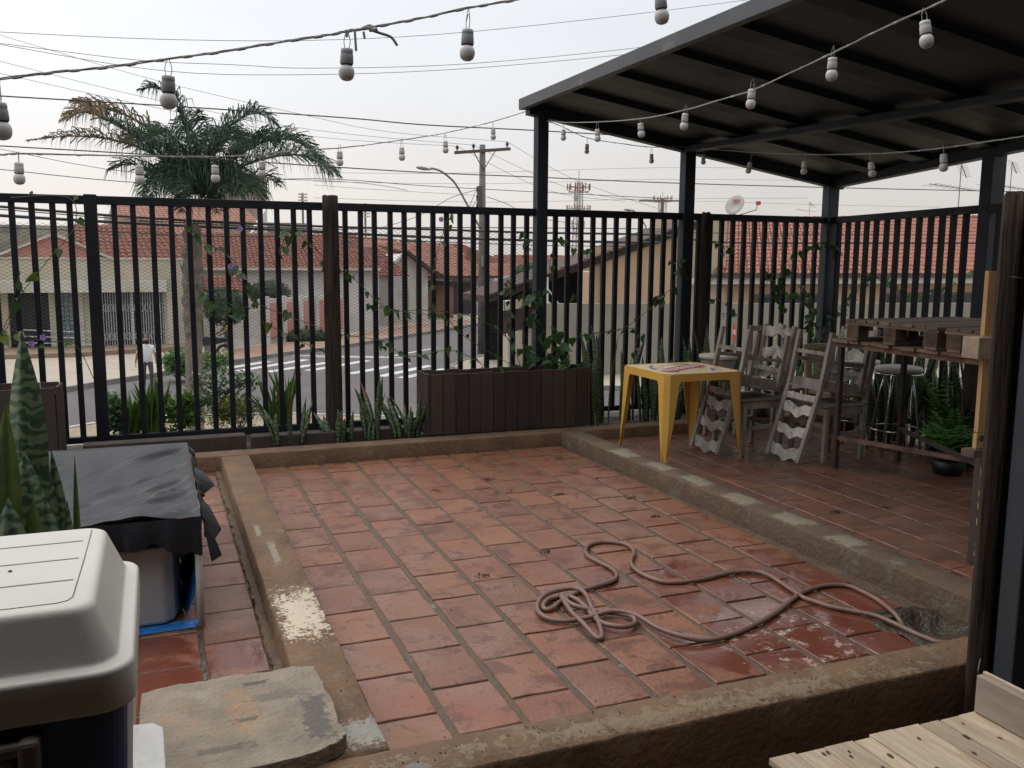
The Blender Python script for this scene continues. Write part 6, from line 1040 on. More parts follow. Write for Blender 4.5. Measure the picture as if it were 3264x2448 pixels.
def wl(a, c_, z0, z1, m, nm, th=.2): o = MB().bar((a[0], a[1], (z0 + z1) / 2), (c_[0], c_[1], (z0 + z1) / 2), th, z1 - z0).build(nm, m, W2); return o
wl((2.4, 43.6), (4.6, 44.6), G, -.95, whw, 'wall'); wl((4.6, 44.6), (9.3, 48.6), G, -.42, whw, 'wall')
for k in range(5):
    t0 = Vector((4.7, 44.5)).lerp(Vector((9.3, 48.5)), k / 5); t1 = Vector((4.7, 44.5)).lerp(Vector((9.3, 48.5)), (k + 1) / 5); nn = Vector((.12, -.14)); a = t0.lerp(t1, .12) + nn; c_ = t0.lerp(t1, .88) + nn; wl(a, c_, -2.25, -.62, pinkw, 'pink_panel', .06); wl(t0 + nn, t0 + nn + Vector((.2, .18)), G, -.30, whw, 'pillar', .18)
leafd = mat('hedge_leaf', (.035, .065, .022), .7, (.018, .038, .014), 6, rand=.1); leafd2 = mat('tree_leaf_dark', (.04, .06, .03), .7, (.02, .035, .018), 3)
def crown(par, c, r, n, l, m, nm='crown', flat_=0): 
    b = MB(); core = MB()
    for i in range(n):
        d = Vector((rnd.gauss(0, 1), rnd.gauss(0, 1), rnd.gauss(0, 1))).normalized(); rr = U(.82, 1.03) if rnd.random() < .8 else U(.5, .85); p = Vector((c[0] + d.x * r[0] * rr, c[1] + d.y * r[1] * rr, c[2] + d.z * r[2] * rr)); a = Vector((U(-1, 1), U(-1, 1), U(-1, 1))).normalized(); s = a.orthogonal().normalized() * l * .35; b.add([p, p + a * l * .5 + s, p + a * l, p + a * l * .5 - s], [(0, 1, 2, 3)])
    vs = b.build(nm, m, par, fixn=False); cc = bmesh.new(); bmesh.ops.create_icosphere(cc, subdivisions=2, radius=1); me = bpy.data.meshes.new('inner_foliage')
    for v in cc.verts: v.co = Vector((v.co.x * r[0] * .84, v.co.y * r[1] * .84, v.co.z * r[2] * .84)) + Vector(c) - ORG.get(par, Vector())
    cc.to_mesh(me); cc.free(); me.materials.append(m); o = bpy.data.objects.new('inner_foliage', me); sc.collection.objects.link(o); o.parent = par
T1 = thing('topiary_tree', 'round clipped topiary tree in front of the white wall', 'tree', (2.85, 42, G)); crown(T1, (2.87, 42, -.62), (1.0, .9, .86), 4200, .09, leafd); MB().tube([(2.85, 42, G), (2.87, 42, -1.2)], .09, 7).build('trunk', concp, T1)
T2 = thing('clipped_bush', 'dome shaped clipped bush above the garden wall', 'bush', (5.45, 47.5, -1)); crown(T2, (5.45, 47.6, -.25), (1.08, .8, .66), 3000, .09, leafd)
T3 = thing('low_hedge', 'low trimmed hedge at the foot of the pink wall', 'hedge', (7, 45, G)); crown(T3, (7.0, 45.4, -2.35), (1.5, .5, .38), 1800, .1, leafd)
# -- street houses towards the right
H3 = thing('white_garage_house', 'white house with tiled roof and wide white garage door', 'house', (11, 55, G)); MB().box(8.3, 13.5, 54.6, 60, G, .55).build('wall', whw, H3); tiled(H3, (8.2, 54, .5), (14.6, 54, .5), (13.4, 57.6, 2.25), (8.8, 57.6, 2.25), 24, 11, rt1)
MB().extr([(6.9, 53.9, .15), (8.6, 53.9, 1.75), (10.2, 53.9, .35), (10.0, 53.9, .12), (8.6, 53.9, 1.4), (7.1, 53.9, -.05)], (0, .35, 0)).build('bargeboard', brown, H3); MB().extr([(7.3, 54.3, .1), (8.6, 54.3, 1.4), (9.8, 54.3, .2), (9.8, 54.3, G), (7.3, 54.3, G)], (0, .3, 0)).build('gable_wall', creamw, H3)
MB().box(10.25, 12.2, 54.52, 54.6, G, -.05).build('garage_door', mat('garage_white', (.6, .6, .6), .6), H3)
for k in range(7): MB().box(10.3, 12.15, 54.49, 54.52, G + .35 * k + .02, G + .35 * k + .06).build('door_rib', grille, H3)
MB().box(12.3, 12.8, 54.5, 54.58, G, -.2).build('door', mat('door_beige', (.4, .34, .28), .7), H3)
for k in range(5): MB().box(12.95 + .12 * k, 12.98 + .12 * k, 54.48, 54.52, G, -.1).build('gate_bar', grille, H3)
H4 = thing('gabled_house', 'pale house with white edged gable and orange side roof', 'house', (15.5, 58, G)); MB().extr([(13.7, 58, G), (13.7, 58, .5), (15.35, 58, 1.85), (16.9, 58, .7), (16.9, 58, G)], (0, 5, 0)).build('wall', whw, H4)
MB().bar((13.45, 57.7, .35), (15.35, 57.7, 2.0), .5, .16).build('bargeboard', whitep, H4); MB().bar((15.35, 57.7, 2.0), (17.6, 57.7, .35), .5, .2).build('bargeboard', brown, H4)
for x in (14.4, 15.6): MB().box(x, x + .35, 57.92, 58, G, -.4).build('pillar', whitep, H4)
tiled(H4, (15.4, 58.2, 1.95), (18.6, 58.2, .1), (18.6, 66, .6), (15.4, 66, 2.5), 12, 14, rt2, under=True)
H5 = thing('orange_roof_house', 'house with large orange tiled hip roof and dark garage gate', 'house', (20.5, 64, G)); MB().box(18, 24, 64.5, 70, G, .45).build('wall', whw, H5); tiled(H5, (17.4, 63.6, .28), (24.2, 63.6, .28), (21.8, 69, 2.75), (15.8, 69, 2.75), 28, 14, rt2); MB().box(17.4, 24.3, 63.5, 63.65, .12, .28).build('gutter', brown, H5)
MB().box(20.2, 22.5, 64.3, 64.5, G, -.2).build('garage_gate', mat('charcoal_gate', (.05, .048, .05), .6), H5); MB().box(22.3, 22.75, 66, 66.5, 1, 2.35).build('chimney', mat('brick_chimney', (.3, .13, .09), .85), H5)
PO = thing('brick_porch', 'small porch with brick red posts and dark flat canopy', 'porch', (18, 60, G)); MB().box(17.1, 19.3, 59.7, 61.5, -.3, .02).build('canopy', dkm, PO)
for x in (17.3, 19.0): MB().box(x, x + .28, 59.9, 60.2, G, -.3).build('post', mat('brick_chimney', (.3, .13, .09), .85), PO)
MB().box(17.6, 19.0, 61, 61.1, G, -.3).build('wall', mat('brick_wall_tan', (.34, .2, .13), .85, (.28, .16, .1), 4), PO)
H6 = thing('far_tiled_house', 'far row house with red hip roof behind the utility pole', 'house', (27, 80, G)); MB().box(23, 32, 80, 86, G, .6).build('wall', creamw, H6); tiled(H6, (22.6, 79.5, .5), (32.8, 79.5, .5), (28.2, 85, 2.95), (23.4, 85, 2.95), 34, 10, rt1)
tiled(H6, (28.6, 78, .1), (34, 78, .1), (32, 80, 1.1), (28.4, 80, 1.1), 18, 5, rt2); MB().box(29, 34, 78, 79, G, .1).build('wall', whw, H6)
H7 = thing('far_orange_roof_house', 'far house with pale orange roof above the log post', 'house', (17.5, 76, G)); MB().box(14, 21, 76, 80, G, 2.3).build('wall', creamw, H7); tiled(H7, (14.2, 75.5, 2.1), (21.4, 75.5, 2.1), (19.8, 80, 3.35), (15.0, 80, 3.35), 26, 8, rt2)
H8 = thing('distant_roof_row', 'distant red roofs over the green bushes near the right street', 'house', (41, 96, G)); MB().box(36, 48, 96, 102, G, .9).build('wall', creamw, H8); tiled(H8, (35.5, 95.5, .75), (48.5, 95.5, .75), (46.5, 101, 2.0), (37.5, 101, 2.0), 36, 7, rt1)
H9 = thing('grey_yard_wall', 'pale low wall and shed right of the utility pole', 'wall', (22, 63, G)); MB().box(23.9, 28, 63, 63.4, G, -.3).build('wall', creamw, H9); MB().box(24.5, 27.8, 62.8, 62.98, -.1, .0).build('coping', whw, H9)
T4 = thing('distant_trees', 'dark tree crown on the skyline above the gabled house', 'tree', (38.5, 140, G)); crown(T4, (38.4, 140, 2.9), (3.6, 2, 1.5), 2500, .35, leafd2); MB().tube([(38.4, 140, G), (38.4, 140, 2)], .3, 6).build('trunk', concp, T4)
T5 = thing('green_bush', 'bright green bush mass behind the wall near the first canopy column', 'bush', (25.3, 60, -1)); crown(T5, (25.3, 60, .35), (1.6, 1, .95), 3400, .16, mat('bright_bush', (.06, .13, .03), .6, (.03, .08, .02), 3, trans=.2)); crown(T5, (27.2, 61, .55), (1.5, 1, .8), 2400, .16, MATS['bright_bush'])
T6 = thing('small_palm_tree', 'small palm between the corner shop roofs', 'palm', (-.9, 48.5, G)); b = MB()
for k in range(26):
    a = U(0, 6.28); e = U(-.5, 1.2); l = U(.7, 1.2); p = Vector((-1.0, 48.5, 2.35)); prev = p
    for s in range(4): q = p + Vector((math.cos(a) * l * (s + 1) / 4, math.sin(a) * .4 * l, math.sin(e) * l * (s + 1) / 4 - .12 * (s + 1) ** 2 * l * .5)); b.bar(prev, q, .09, .02); prev = q
b.build('crown', leafd, T6); MB().tube([(-.9, 48.5, G), (-1.0, 48.5, 2.4)], .12, 7).build('trunk', concp, T6)
# -- neighbour on the right: garden wall, dark carport roof, peach house with tiled roof
wm = mat('neighbour_wall', (.27, .25, .195), .9, (.23, .21, .165), .8, 8, .4, 20, dirt=(.17, .16, .13), dscale=.7, dlo=.56, dhi=.8)
W3 = thing('neighbour_wall', 'long grey beige rendered wall behind the right part of the fence', 'wall', (20, 28, G))
MB().bar((12.9, 29.4, (G + .02) / 2), (36, 25.9, (G - .12) / 2), .22, 2.72).build('wall', wm, W3); MB().bar((12.75, 29.6, (G + .05) / 2), (13.1, 29.5, (G + .05) / 2), .4, 2.78).build('pillar', creamw, W3)
MB().bar((11.9, 31.2, -.15), (15.6, 35.6, -.15), .25, .35).build('lintel', creamw, W3); MB().bar((12.0, 31.0, -1.95), (15.6, 35.6, -1.95), .2, 1.5).build('low_wall', creamw, W3)
for k in range(22):
    p = Vector((12.0, 31.2, 0)).lerp(Vector((15.5, 35.5, 0)), k / 21); MB().box(p.x - .03, p.x + .03, p.y - .03, p.y + .03, -1.2, -.3).build('gate_bar', brown, W3)
for x, y in ((12.95, 29.35), (17.6, 28.6)): MB().bar((x, y, .0), (x, y, .95), .05, .05).build('fence_bracket', grille, W3); MB().bar((x, y, .55), (x + .45, y, .0), .04, .04).build('fence_bracket', grille, W3)
HR = thing('peach_house', 'peach coloured house with large salmon tiled roof on the right', 'house', (30, 34, G)); peach = mat('peach_wall', (.52, .36, .24), .85, (.47, .325, .215), .8, 5)
MB().box(18.4, 46, 33.4, 40, G, 1.0).build('wall', peach, HR); MB().box(16.6, 18.4, 32.9, 33.3, G, 2.1).build('wall', peach, HR)
MB().extr([(11.9, 32.6, -.1), (11.9, 32.6, .15), (21.2, 32.6, 3.15), (21.2, 32.6, 2.88)], (0, 3.2, 0)).build('carport_roof', brown, HR)
for k in range(9): xa = 11.9 + k * 1.03; MB().bar((xa, 32.5, .24 + k * .333), (xa + .9, 32.5, .24 + (k + .87) * .333), .5, .07).build('roof_board', brown, HR)
MB().extr([(12.6, 34.8, .1), (16.8, 34.8, 1.5), (16.8, 34.8, G), (12.6, 34.8, G)], (0, .2, 0)).build('carport_shade_wall', mat('black_net', (.015, .015, .018), .9), HR)
MB().extr([(16.84, 32.75, 1.5), (21.0, 32.75, 2.85), (21.0, 32.75, G), (16.84, 32.75, G)], (0, .2, 0)).build('gable_wall', peach, HR)
MB().box(21.3, 23.0, 33.1, 34.4, G, 3.3).build('water_tank_tower', mat('tank_tower_beige', (.47, .38, .28), .85, (.42, .33, .24), 1, 5), HR); MB().box(20.2, 21.28, 33.6, 34.6, G, 3.45).build('water_tank_tower', mat('tank_tower_beige', (.47, .38, .28)), HR)
tiled(HR, (22.15, 32.6, 1.0), (42.3, 32.6, 1.0), (42.9, 37.6, 4.0), (25.8, 37.6, 3.52), 88, 15, rt3, n_ind=290, th=.075)
MB().bar((21.6, 32.55, .92), (42.3, 32.55, .92), .16, .14).build('gutter', mat('gutter_dark', (.09, .07, .06), .6), HR); MB().bar((21.0, 32.7, .70), (42.3, 32.7, .70), .1, .26).build('fascia', whitep, HR)
for k in range(28): MB().tube([(25.9 + k * .6, 37.6, 3.56 + k * .017), (26.45 + k * .6, 37.6, 3.58 + k * .017)], [.14, .11], 6).build('ridge_tile', rt3, HR)
for x0, x1 in ((24.8, 28.6), (32.2, 38.6)): MB().box(x0, x1, 33.32, 33.4, -1.2, .1).build('window_frame', mat('window_frame_brown', (.14, .11, .09), .7), HR); MB().box(x0 + .12, x1 - .12, 33.30, 33.318, -1.1, -.02).build('window_pane', gls, HR)
MB().box(30.1, 30.35, 33.3, 33.4, .25, .62).build('electric_box', grille, HR)
D_ = thing('satellite_dish', 'grey satellite dish with red lettering on the roof behind the fence', 'dish', (23.6, 33.4, 3.3)); b = MB(); b.lathe([(.01, .0), (.2, .02), (.34, .06), (.46, .12), (.45, .13), (.2, .035), (.01, .015)], (0, 0, 0), 24, cap=False)
Md = Matrix.Translation((23.62, 33.4, 3.92)) @ Matrix.Rotation(R(-68), 4, 'Z') @ Matrix.Rotation(R(66), 4, 'X'); b.v = [tuple(Md @ Vector(q)) for q in b.v]; b.build('reflector', mat('dish_grey', (.30, .285, .27), .5, (.33, .31, .29), 3), D_, smooth=True)
text_mesh('SKY', .2, Md @ Matrix.Translation((0, .2, .10)) @ Matrix.Rotation(0, 4, 'X'), mat('dish_red', (.5, .05, .05), .5), 'lettering', D_, .004)
MB().tube([(23.65, 33.5, 3.75), (23.65, 33.6, 3.2)], .04, 6).build('mount', concp, D_); MB().tube([(23.6, 33.3, 3.5), (24.25, 32.8, 3.75), (24.25, 32.75, 4.0)], .02, 5).build('feed_arm', concp, D_); MB().box(24.2, 24.35, 32.65, 32.8, 3.95, 4.1).build('feed_horn', mat('dish_red', (.5, .05, .05), .5), D_)
antm = mat('antenna_metal', (.16, .15, .15), .5)
def antenna(x, y, z0, z1, s, label, tilt=0, n=8):
    t = thing('tv_antenna', label, 'antenna', (x, y, z0), 'television antennas'); MB().tube([(x, y, z0), (x + tilt, y, z1)], .022 * s, 5).build('mast', antm, t); b = MB(); zc = z0 + (z1 - z0) * .62
    b.bar((x - 1.9 * s, y, zc + .18 * s), (x + 1.1 * s, y, zc - .05), .03 * s, .03 * s)
    for k in range(n): xx = x - 1.8 * s + k * .38 * s; l = (.75 - .05 * k) * s; b.bar((xx - .3 * l, y - l, zc + .15 * s - k * .025), (xx + .3 * l, y + l, zc + .15 * s - k * .025), .016 * s, .016 * s)
    b.build('elements', antm, t); b = MB(); b.bar((x, y, z1), (x + .38 * s, y, z1 - .6 * s), .03 * s, .03 * s)
    for k in range(6): b.bar((x + .06 * k - .35 * s, y, z1 - .1 * k * s + .06), (x + .06 * k + .4 * s, y, z1 - .1 * k * s - .06), .014 * s, .014 * s)
    b.build('elements', antm, t)
antenna(39.3, 36, 3.3, 6.6, 1.1, 'large television antenna on the salmon roof left of the thick column')
antenna(42.9, 36, 3.3, 6.9, 1.0, 'television antenna at the far right edge above the wood post'); antenna(33, 40, 3.5, 4.7, .45, 'small television antenna on the ridge of the salmon roof', n=4)
SS = thing('stop_sign', 'red octagonal stop sign seen nearly edge on between the fence bars', 'sign', (17.1, 24, G)); Ms = Matrix.Translation((17.1, 24, -.68)) @ Matrix.Rotation(R(-114), 4, 'Z') @ Matrix.Rotation(R(90), 4, 'X'); b = MB(); b.prism([(.29 * math.cos(R(22.5 + 45 * k)), .29 * math.sin(R(22.5 + 45 * k))) for k in range(8)], -.005, .005); b.v = [tuple(Ms @ Vector(q)) for q in b.v]; b.build('plate', mat('stop_red', (.55, .02, .03), .4), SS); MB().tube([(17.13, 24.03, G), (17.13, 24.03, -.4)], .03, 6).build('post', concp, SS); text_mesh('PARE', .2, Ms @ Matrix.Translation((0, 0, .0065)), whitep, 'lettering', SS, .001)
# ================= PALM =================
pal = thing('palm_tree', 'tall feather palm with drooping and partly browned fronds across the street', 'palm', (.78, 21.5, G)); trunkm = mat('palm_trunk', (.20, .17, .145), .9, (.11, .09, .075), 5, 7, 1, 14, stretch=(1, 1, .5), dirt=(.3, .27, .24), dscale=5, dlo=.55, dhi=.7)
b = MB(); vs = []; rings = 46; n = 14; fs = []
for i in range(rings + 1):
    t = i / rings; z = G + 5.0 * t; r_ = .20 - .03 * t + (.07 * max(0, (t - .45)) * math.sin(i * 1.9)); r_ += .03 * math.exp(-((t - .72) / .12) ** 2)
    for k in range(n): a = 6.2832 * k / n; q = r_ + rnd.uniform(-.012, .012) + (.03 * rnd.random() if t > .5 else 0); vs.append((.72 + .10 * t + q * math.cos(a), 21.5 + q * math.sin(a), z))
for i in range(rings):
    for k in range(n): fs.append((i * n + k, i * n + (k + 1) % n, (i + 1) * n + (k + 1) % n, (i + 1) * n + k))
b.add(vs, fs).build('trunk', trunkm, pal)
b = MB()
for i in range(26):   # old leaf bases peeling off the trunk
    a = U(0, 6.28); z = U(.0, 1.9); c = Vector((.8 + .17 * math.cos(a), 21.5 + .17 * math.sin(a), z)); b.bar(c, c + Vector((math.cos(a) * .10, math.sin(a) * .1, U(.18, .4))), .07, .02, taper=.3)
b.build('leaf_bases', trunkm, pal)
frm = mat('palm_leaflet', (.04, .075, .04), .5, (.022, .048, .03), 5, rand=.25, trans=.15); frb = mat('dry_palm_leaflet', (.24, .16, .10), .8, (.14, .09, .055), 5, rand=.2, trans=.2)
def frond(ctrl, ys, dry=0, wd=.8, dens=1.0):
    wd *= 1.3
    pts0 = [Vector((-2.32 + .003236 * (X - 180), 21.5 + ys * (i / (len(ctrl) - 1)) ** 1.2, 5.47 - .00327 * (Y - 470))) for i, (X, Y) in enumerate(ctrl)]
    pts = cmr(pts0, 7); b = MB(); n = len(pts) - 1; ln = sum((pts[i + 1] - pts[i]).length for i in range(n))
    b.tube(pts, [.035 * (1 - i / n) + .006 for i in range(n + 1)], 5); per = max(2, int(ln / n / .026 * dens))
    for i in range(3, n + 1):
        for q in range(per):
            pp = pts[i - 1].lerp(pts[i], q / per); dd_ = (pts[i] - pts[i - 1]).normalized(); side = dd_.cross(Vector((0, 0, 1))).normalized(); t = (i - 1 + q / per) / n; l = wd * math.sin(min(1, t * .93 + .16) * math.pi) ** .55 * U(.75, 1.1) + .10; upv = side.cross(dd_)
            for s in (-1, 1):
                o_ = (side * s * U(.5, .85) + dd_ * U(.4, .62) + upv * U(-.05, .75)).normalized(); w_ = Vector((U(-.3, .3) + o_.z, U(-.4, .4), -o_.x + U(-.2, .2))).normalized() * .0125; dr = l * U(.7, 1.3)
                m0 = pp + o_ * l * .3; m1 = pp + o_ * l * .58 + Vector((0, 0, -.16 * dr)); m2 = pp + o_ * l * .74 + Vector((0, 0, -.62 * dr))
                b.cur = 1 if (dry and t > 1 - dry and rnd.random() < .8) else 0
                b.add([pp - w_ * .5, pp + w_ * .5, m0 + w_, m0 - w_, m1 + w_ * .9, m1 - w_ * .9, m2], [(0, 1, 2, 3), (3, 2, 4, 5), (5, 4, 6)]); b.cur = 0
    return stuff(b.build('frond', [frm, frb], pal, fixn=False))
for ctrl, ys, dry, wd in (
    ([(1190, 1200), (1050, 1060), (800, 940), (500, 905), (190, 955)], -.5, .55, .75), ([(1180, 1180), (1000, 900), (780, 740), (560, 680), (430, 650)], .6, .68, .72),
    ([(1190, 1150), (1150, 850), (1090, 660), (980, 555), (850, 570)], .2, 0, .7), ([(1200, 1150), (1300, 900), (1450, 760), (1600, 700), (1740, 790)], -.6, 0, .78),
    ([(1210, 1180), (1450, 980), (1700, 850), (1920, 860), (2150, 1070)], .4, 0, .85), ([(1190, 1180), (950, 960), (700, 820), (540, 770), (400, 840)], -.9, .45, .75),
    ([(1210, 1200), (1500, 1040), (1800, 960), (2000, 1010), (2130, 1110)], -.9, 0, .8), ([(1200, 1220), (1050, 1120), (930, 1160), (860, 1300)], -1.0, 0, .6),
    ([(1210, 1220), (1400, 1110), (1530, 1170), (1600, 1290)], -1.0, 0, .6), ([(1200, 1150), (1210, 900), (1180, 760), (1240, 640)], .9, 0, .75),
    ([(1200, 1180), (1120, 960), (1000, 880), (900, 960)], -1.6, 0, .75), ([(1200, 1180), (1290, 960), (1400, 900), (1480, 980)], -1.7, 0, .75),
    ([(1200, 1180), (1330, 900), (1430, 790), (1490, 860)], 1.5, 0, .8), ([(1200, 1180), (1040, 960), (880, 850), (760, 900)], 1.5, 0, .8),
    ([(1200, 1200), (1150, 1100), (1080, 1120), (1050, 1240)], -1.4, 0, .6), ([(1200, 1200), (1270, 1100), (1330, 1130), (1350, 1240)], -1.4, 0, .6),
    ([(1200, 1180), (1500, 950), (1650, 800), (1780, 860)], 1.2, 0, .75), ([(1210, 1220), (1420, 1180), (1640, 1090), (1790, 1150)], .8, 0, .7), ([(1190, 1220), (1000, 1150), (800, 1040), (640, 1080)], .9, .2, .7),
    ([(1200, 1230), (1150, 1240), (1100, 1290), (1080, 1370)], -.6, .3, .4), ([(1200, 1230), (1260, 1240), (1300, 1290), (1310, 1370)], -.6, .3, .4)):
    frond(ctrl, ys, dry, wd)
for k in range(12):
    sx_ = -1 if k % 2 else 1; r_ = U(60, 330); frond([(1200, 1180), (1200 + sx_ * r_ * .45, 1110 + U(-60, 60)), (1200 + sx_ * r_ * .85, 1150 + U(-40, 60)), (1200 + sx_ * r_, 1250 + U(-20, 70))], U(-1.7, 1.5), 0, U(.45, .62))
# plants at the kerb by the motorbike
bush('kerb_plant', 'leafy green plant with white flowers on the pavement corner', 'plant', (.75, 32.8, -2.1), (.75, .5, .5), 1500, 1, grl, .16, stems=0); bush('kerb_plant', 'low green plant at the kerb beside the motorbike', 'plant', (2.2, 36.2, -2.35), (.7, .4, .35), 900, 1, grl, .14, stems=0)
# ================= PEOPLE =================
def person(name, label, loc, rotz, J, RAD, E, hh, cloth, skin_c, extra):
    me = bpy.data.meshes.new('body'); keys = list(J); me.from_pydata([J[k] for k in keys], [(keys.index(a), keys.index(c_)) for a, c_ in E], []); o = bpy.data.objects.new('body', me); sc.collection.objects.link(o)
    sk = o.modifiers.new('k', 'SKIN'); me.skin_vertices[0].data[0].use_root = False
    for i, k in enumerate(keys): me.skin_vertices[0].data[i].radius = RAD[k]; 
    me.skin_vertices[0].data[keys.index('pelvis')].use_root = True
    ss = o.modifiers.new('s', 'SUBSURF'); ss.levels = 2; dg = bpy.context.evaluated_depsgraph_get(); nm = bpy.data.meshes.new_from_object(o.evaluated_get(dg)); bpy.data.objects.remove(o); nm.materials.clear()
    for m in cloth: nm.materials.append(m)
    for p in nm.polygons:
        c = p.center; p.material_index = extra(c); p.use_smooth = True
    root = thing(name, label, 'person', loc); root.rotation_euler = (0, 0, rotz); b_ = bpy.data.objects.new('body', nm); sc.collection.objects.link(b_); b_.parent = root; return root
skinm = mat('skin', (.30, .15, .095), .6); shirt = mat('white_shirt', (.66, .66, .66), .8, (.58, .58, .60), 8); jeans = mat('grey_jeans', (.075, .075, .085), .85, (.055, .055, .065), 14); maskm = mat('black_mask', (.012, .012, .014), .7); hairm = mat('grey_brown_hair', (.12, .08, .06), .8); shoe = mat('dark_shoe', (.03, .03, .035), .7)
E_ = [('pelvis', 'belly'), ('belly', 'chest'), ('chest', 'neck'), ('neck', 'chin'), ('chin', 'head'), ('head', 'crown')] + [(a + s, b_ + s) for s in 'LR' for a, b_ in (('sh', 'el'), ('el', 'wr'), ('wr', 'ha'), ('hip', 'kn'), ('kn', 'an'), ('an', 'toe'))] + [('chest', 'shL'), ('chest', 'shR'), ('pelvis', 'hipL'), ('pelvis', 'hipR')]
J = dict(pelvis=(0, 0, .93), belly=(0, .0, 1.08), chest=(0, .0, 1.32), neck=(0, .0, 1.46), chin=(0, -.015, 1.53), head=(0, -.01, 1.60), crown=(0, 0, 1.68), shL=(.19, 0, 1.385), elL=(.27, .02, 1.13), wrL=(.28, -.03, .90), haL=(.285, -.04, .81), shR=(-.19, 0, 1.385), elR=(-.28, .04, 1.14), wrR=(-.34, -.02, .93), haR=(-.345, -.03, .84), hipL=(.10, 0, .88), knL=(.11, -.10, .50), anL=(.11, -.02, .09), toeL=(.12, -.16, .04), hipR=(-.10, 0, .88), knR=(-.10, .0, .49), anR=(-.10, .16, .10), toeR=(-.11, .04, .05))
RAD = dict(pelvis=(.17, .13), belly=(.175, .14), chest=(.18, .125), neck=(.06, .06), chin=(.066, .075), head=(.082, .095), crown=(.06, .07), shL=(.068, .068), shR=(.068, .068), elL=(.044, .044), elR=(.044, .044), wrL=(.03, .03), wrR=(.03, .03), haL=(.04, .02), haR=(.04, .02), hipL=(.10, .10), hipR=(.10, .10), knL=(.065, .065), knR=(.065, .065), anL=(.05, .05), anR=(.05, .05), toeL=(.045, .03), toeR=(.045, .03))
def m1(c):
    if c.z > 1.665 or (c.z > 1.55 and c.y > .04): return 4
    if c.z > 1.50: return 3 if (c.z < 1.60 and c.y < -.01) else 0
    if c.z > 1.475: return 0
    if abs(c.x) > .235 and c.z < 1.2: return 0
    if c.z > .90: return 1
    if c.z > .11: return 2
    return 5
pr = person('person', 'man in white T-shirt, grey trousers and black face mask walking in the street', (-.34, 31.2, G), R(8), J, RAD, E_, 1.7, [skinm, shirt, jeans, maskm, hairm, shoe], None, m1)
def hand(root, c, s):
    for k in range(5):
        b = MB(); x = c[0] + (k - 2) * .014 if k else c[0] + .0; l = (.05, .07, .078, .07, .055)[k]; y = c[1] + (-.035 if k == 0 else -.01 + .004 * k); b.tube([(c[0], y, c[2] + .0), (c[0] + .004 * s, y + (.0), c[2] - l * .55), (c[0] - .012 * s, y + .004, c[2] - l)], [.011, .010, .007], 6); b.v = [(q[0], q[1] + (k - 2) * .017, q[2]) for q in b.v]; b.build('finger', skinm, root, smooth=True, local=True)
hand(pr, (.285, -.04, .79), 1); hand(pr, (-.345, -.03, .82), -1)
for s in (-1, 1): MB().lathe([(.008, 0), (.022, .006), (.018, .014)], (s * .086, .0, 1.585), 8).build('ear', skinm, pr, local=True); MB().lathe([(.002, 0), (.011, .003), (.002, .012)], (s * .03, -.098, 1.598), 6).build('eye', mat('eye_dark', (.02, .015, .012), .3), pr, local=True)
MB().lathe([(.016, 0), (.012, .02), (.004, .04)], (0, -.103, 1.565), 8).build('nose', maskm, pr, local=True)
J2 = dict(J); J2.update(chest=(0, -.12, 1.28), belly=(0, -.04, 1.08), neck=(0, -.2, 1.40), chin=(0, -.25, 1.46), head=(0, -.26, 1.53), crown=(0, -.25, 1.61), shL=(.19, -.14, 1.34), shR=(-.19, -.14, 1.34), elL=(.24, -.33, 1.14), elR=(-.24, -.35, 1.14), wrL=(.20, -.55, 1.05), wrR=(-.20, -.56, 1.05), haL=(.19, -.63, 1.05), haR=(-.19, -.64, 1.05), knL=(.11, -.02, .5), anL=(.12, .0, .09), toeL=(.12, -.14, .04), knR=(-.1, .0, .5), anR=(-.11, .03, .09), toeR=(-.11, -.11, .04))
navy = mat('navy_cloth', (.025, .03, .045), .85); olive = mat('yellow_stripe_cloth', (.38, .30, .06), .8)
def m2_(c):
    if c.z > 1.42: return 4 if (c.z > 1.46) else 0
    if c.z > .92: return (3 if (c.z > 1.12 and math.sin(c.z * 75 + c.x * 20) > .35 and abs(c.x) > .05) else 1) if c.y > -.5 else 0
    return 2 if c.z > .1 else 5
p2 = person('person', 'man in a dark jacket with yellow stripes bending over a parked motorbike', (2.75, 38.0, G + .12), R(-75), J2, RAD, E_, 1.65, [skinm, navy, mat('dark_jeans', (.03, .035, .055), .85), olive, hairm, shoe], None, m2_)
hand(p2, (.19, -.66, 1.04), 1); hand(p2, (-.19, -.66, 1.04), -1)
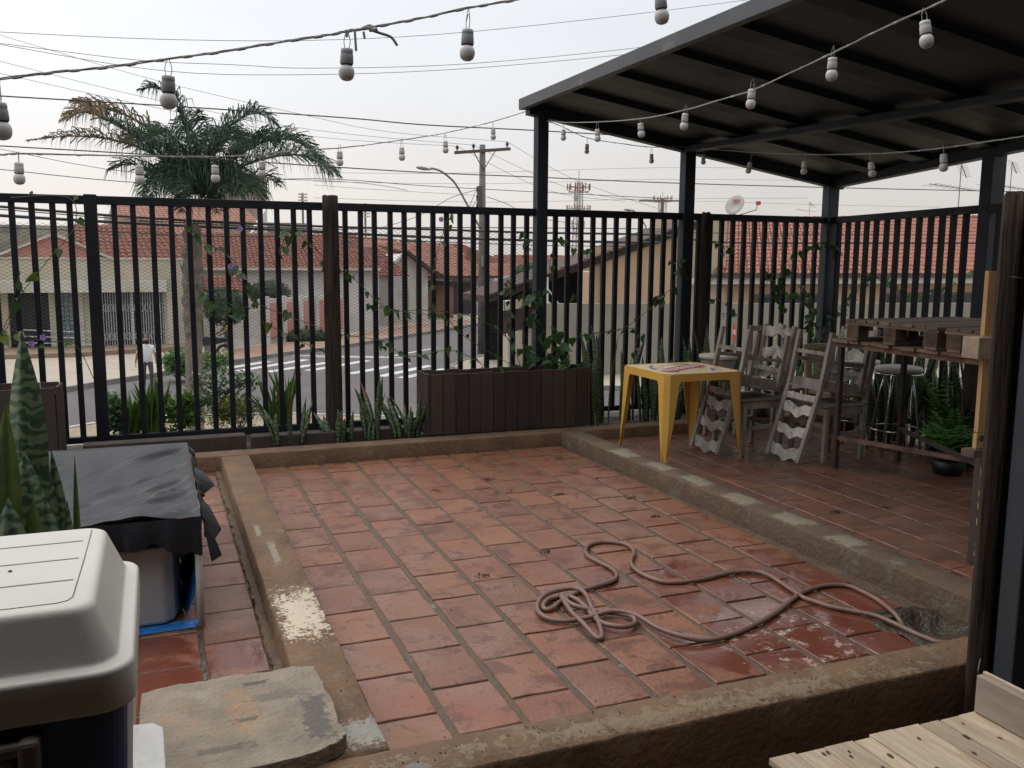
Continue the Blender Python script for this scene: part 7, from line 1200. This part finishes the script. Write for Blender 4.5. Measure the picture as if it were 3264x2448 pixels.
MT = thing('motorbike', 'dark motorbike parked by the kerb in front of the bending man', 'motorbike', (1.9, 38.1, G + .14)); tyre = mat('tyre', (.015, .015, .016), .8)
for x in (1.35, 2.5):
    w_ = MB().tube([(x + .26 * math.cos(a), 38.1, G + .46 + .26 * math.sin(a)) for a in [k * .3927 for k in range(17)]], .055, 8, False).build('wheel', tyre, MT, smooth=True); b = MB()
    for k in range(6): b.bar((x, 38.1, G + .46), (x + .24 * math.cos(k * 1.047), 38.1, G + .46 + .24 * math.sin(k * 1.047)), .02, .02)
    b.build('spoke', grille, w_)
MB().extr([(1.5, 38.0, G + .95), (1.7, 38.0, G + 1.1), (2.2, 38.0, G + 1.05), (2.75, 38.0, G + 1.0), (2.7, 38.0, G + .9), (2.1, 38.0, G + .75), (1.7, 38.0, G + .7)], (0, .2, 0)).build('body', navy, MT, bevel=.03); MB().box(1.75, 2.1, 38.0, 38.2, G + .4, G + .75).build('engine', mat('engine_grey', (.2, .2, .2), .4, metal=.5), MT)
MB().tube([(1.35, 38.1, G + .46), (1.6, 38.1, G + 1.15)], .03, 7).build('fork', grille, MT); MB().tube([(1.6, 37.8, G + 1.22), (1.62, 38.1, G + 1.15), (1.6, 38.4, G + 1.22)], .018, 6).build('handlebar', tyre, MT); MB().lathe([(.03, 0), (.09, .05), (.09, .1)], (1.52, 38.1, G + 1.0), 10).build('headlight', grille, MT)
# a bird on the wing left of the log post
b = MB(); c = Vector((14.2, 80, 3.9)); b.tube([c + Vector((-.18, 0, 0)), c, c + Vector((.16, 0, .02))], [.01, .05, .02], 6); b.add([c, c + Vector((.05, -.3, .2)), c + Vector((-.1, -.28, .22)), c + Vector((-.08, 0, 0))], [(0, 1, 2, 3)]); b.add([c, c + Vector((.05, .3, .2)), c + Vector((-.1, .28, .22)), c + Vector((-.08, 0, 0))], [(0, 1, 2, 3)]); setp(b.build('bird', dkm), 'small dark bird flying left of the log post', 'bird')
for o in list(bpy.data.objects):
    if o.parent is None and o.type == 'MESH' and 'label' not in o and o.get('kind') is None: print('UNLABELLED', o.name)
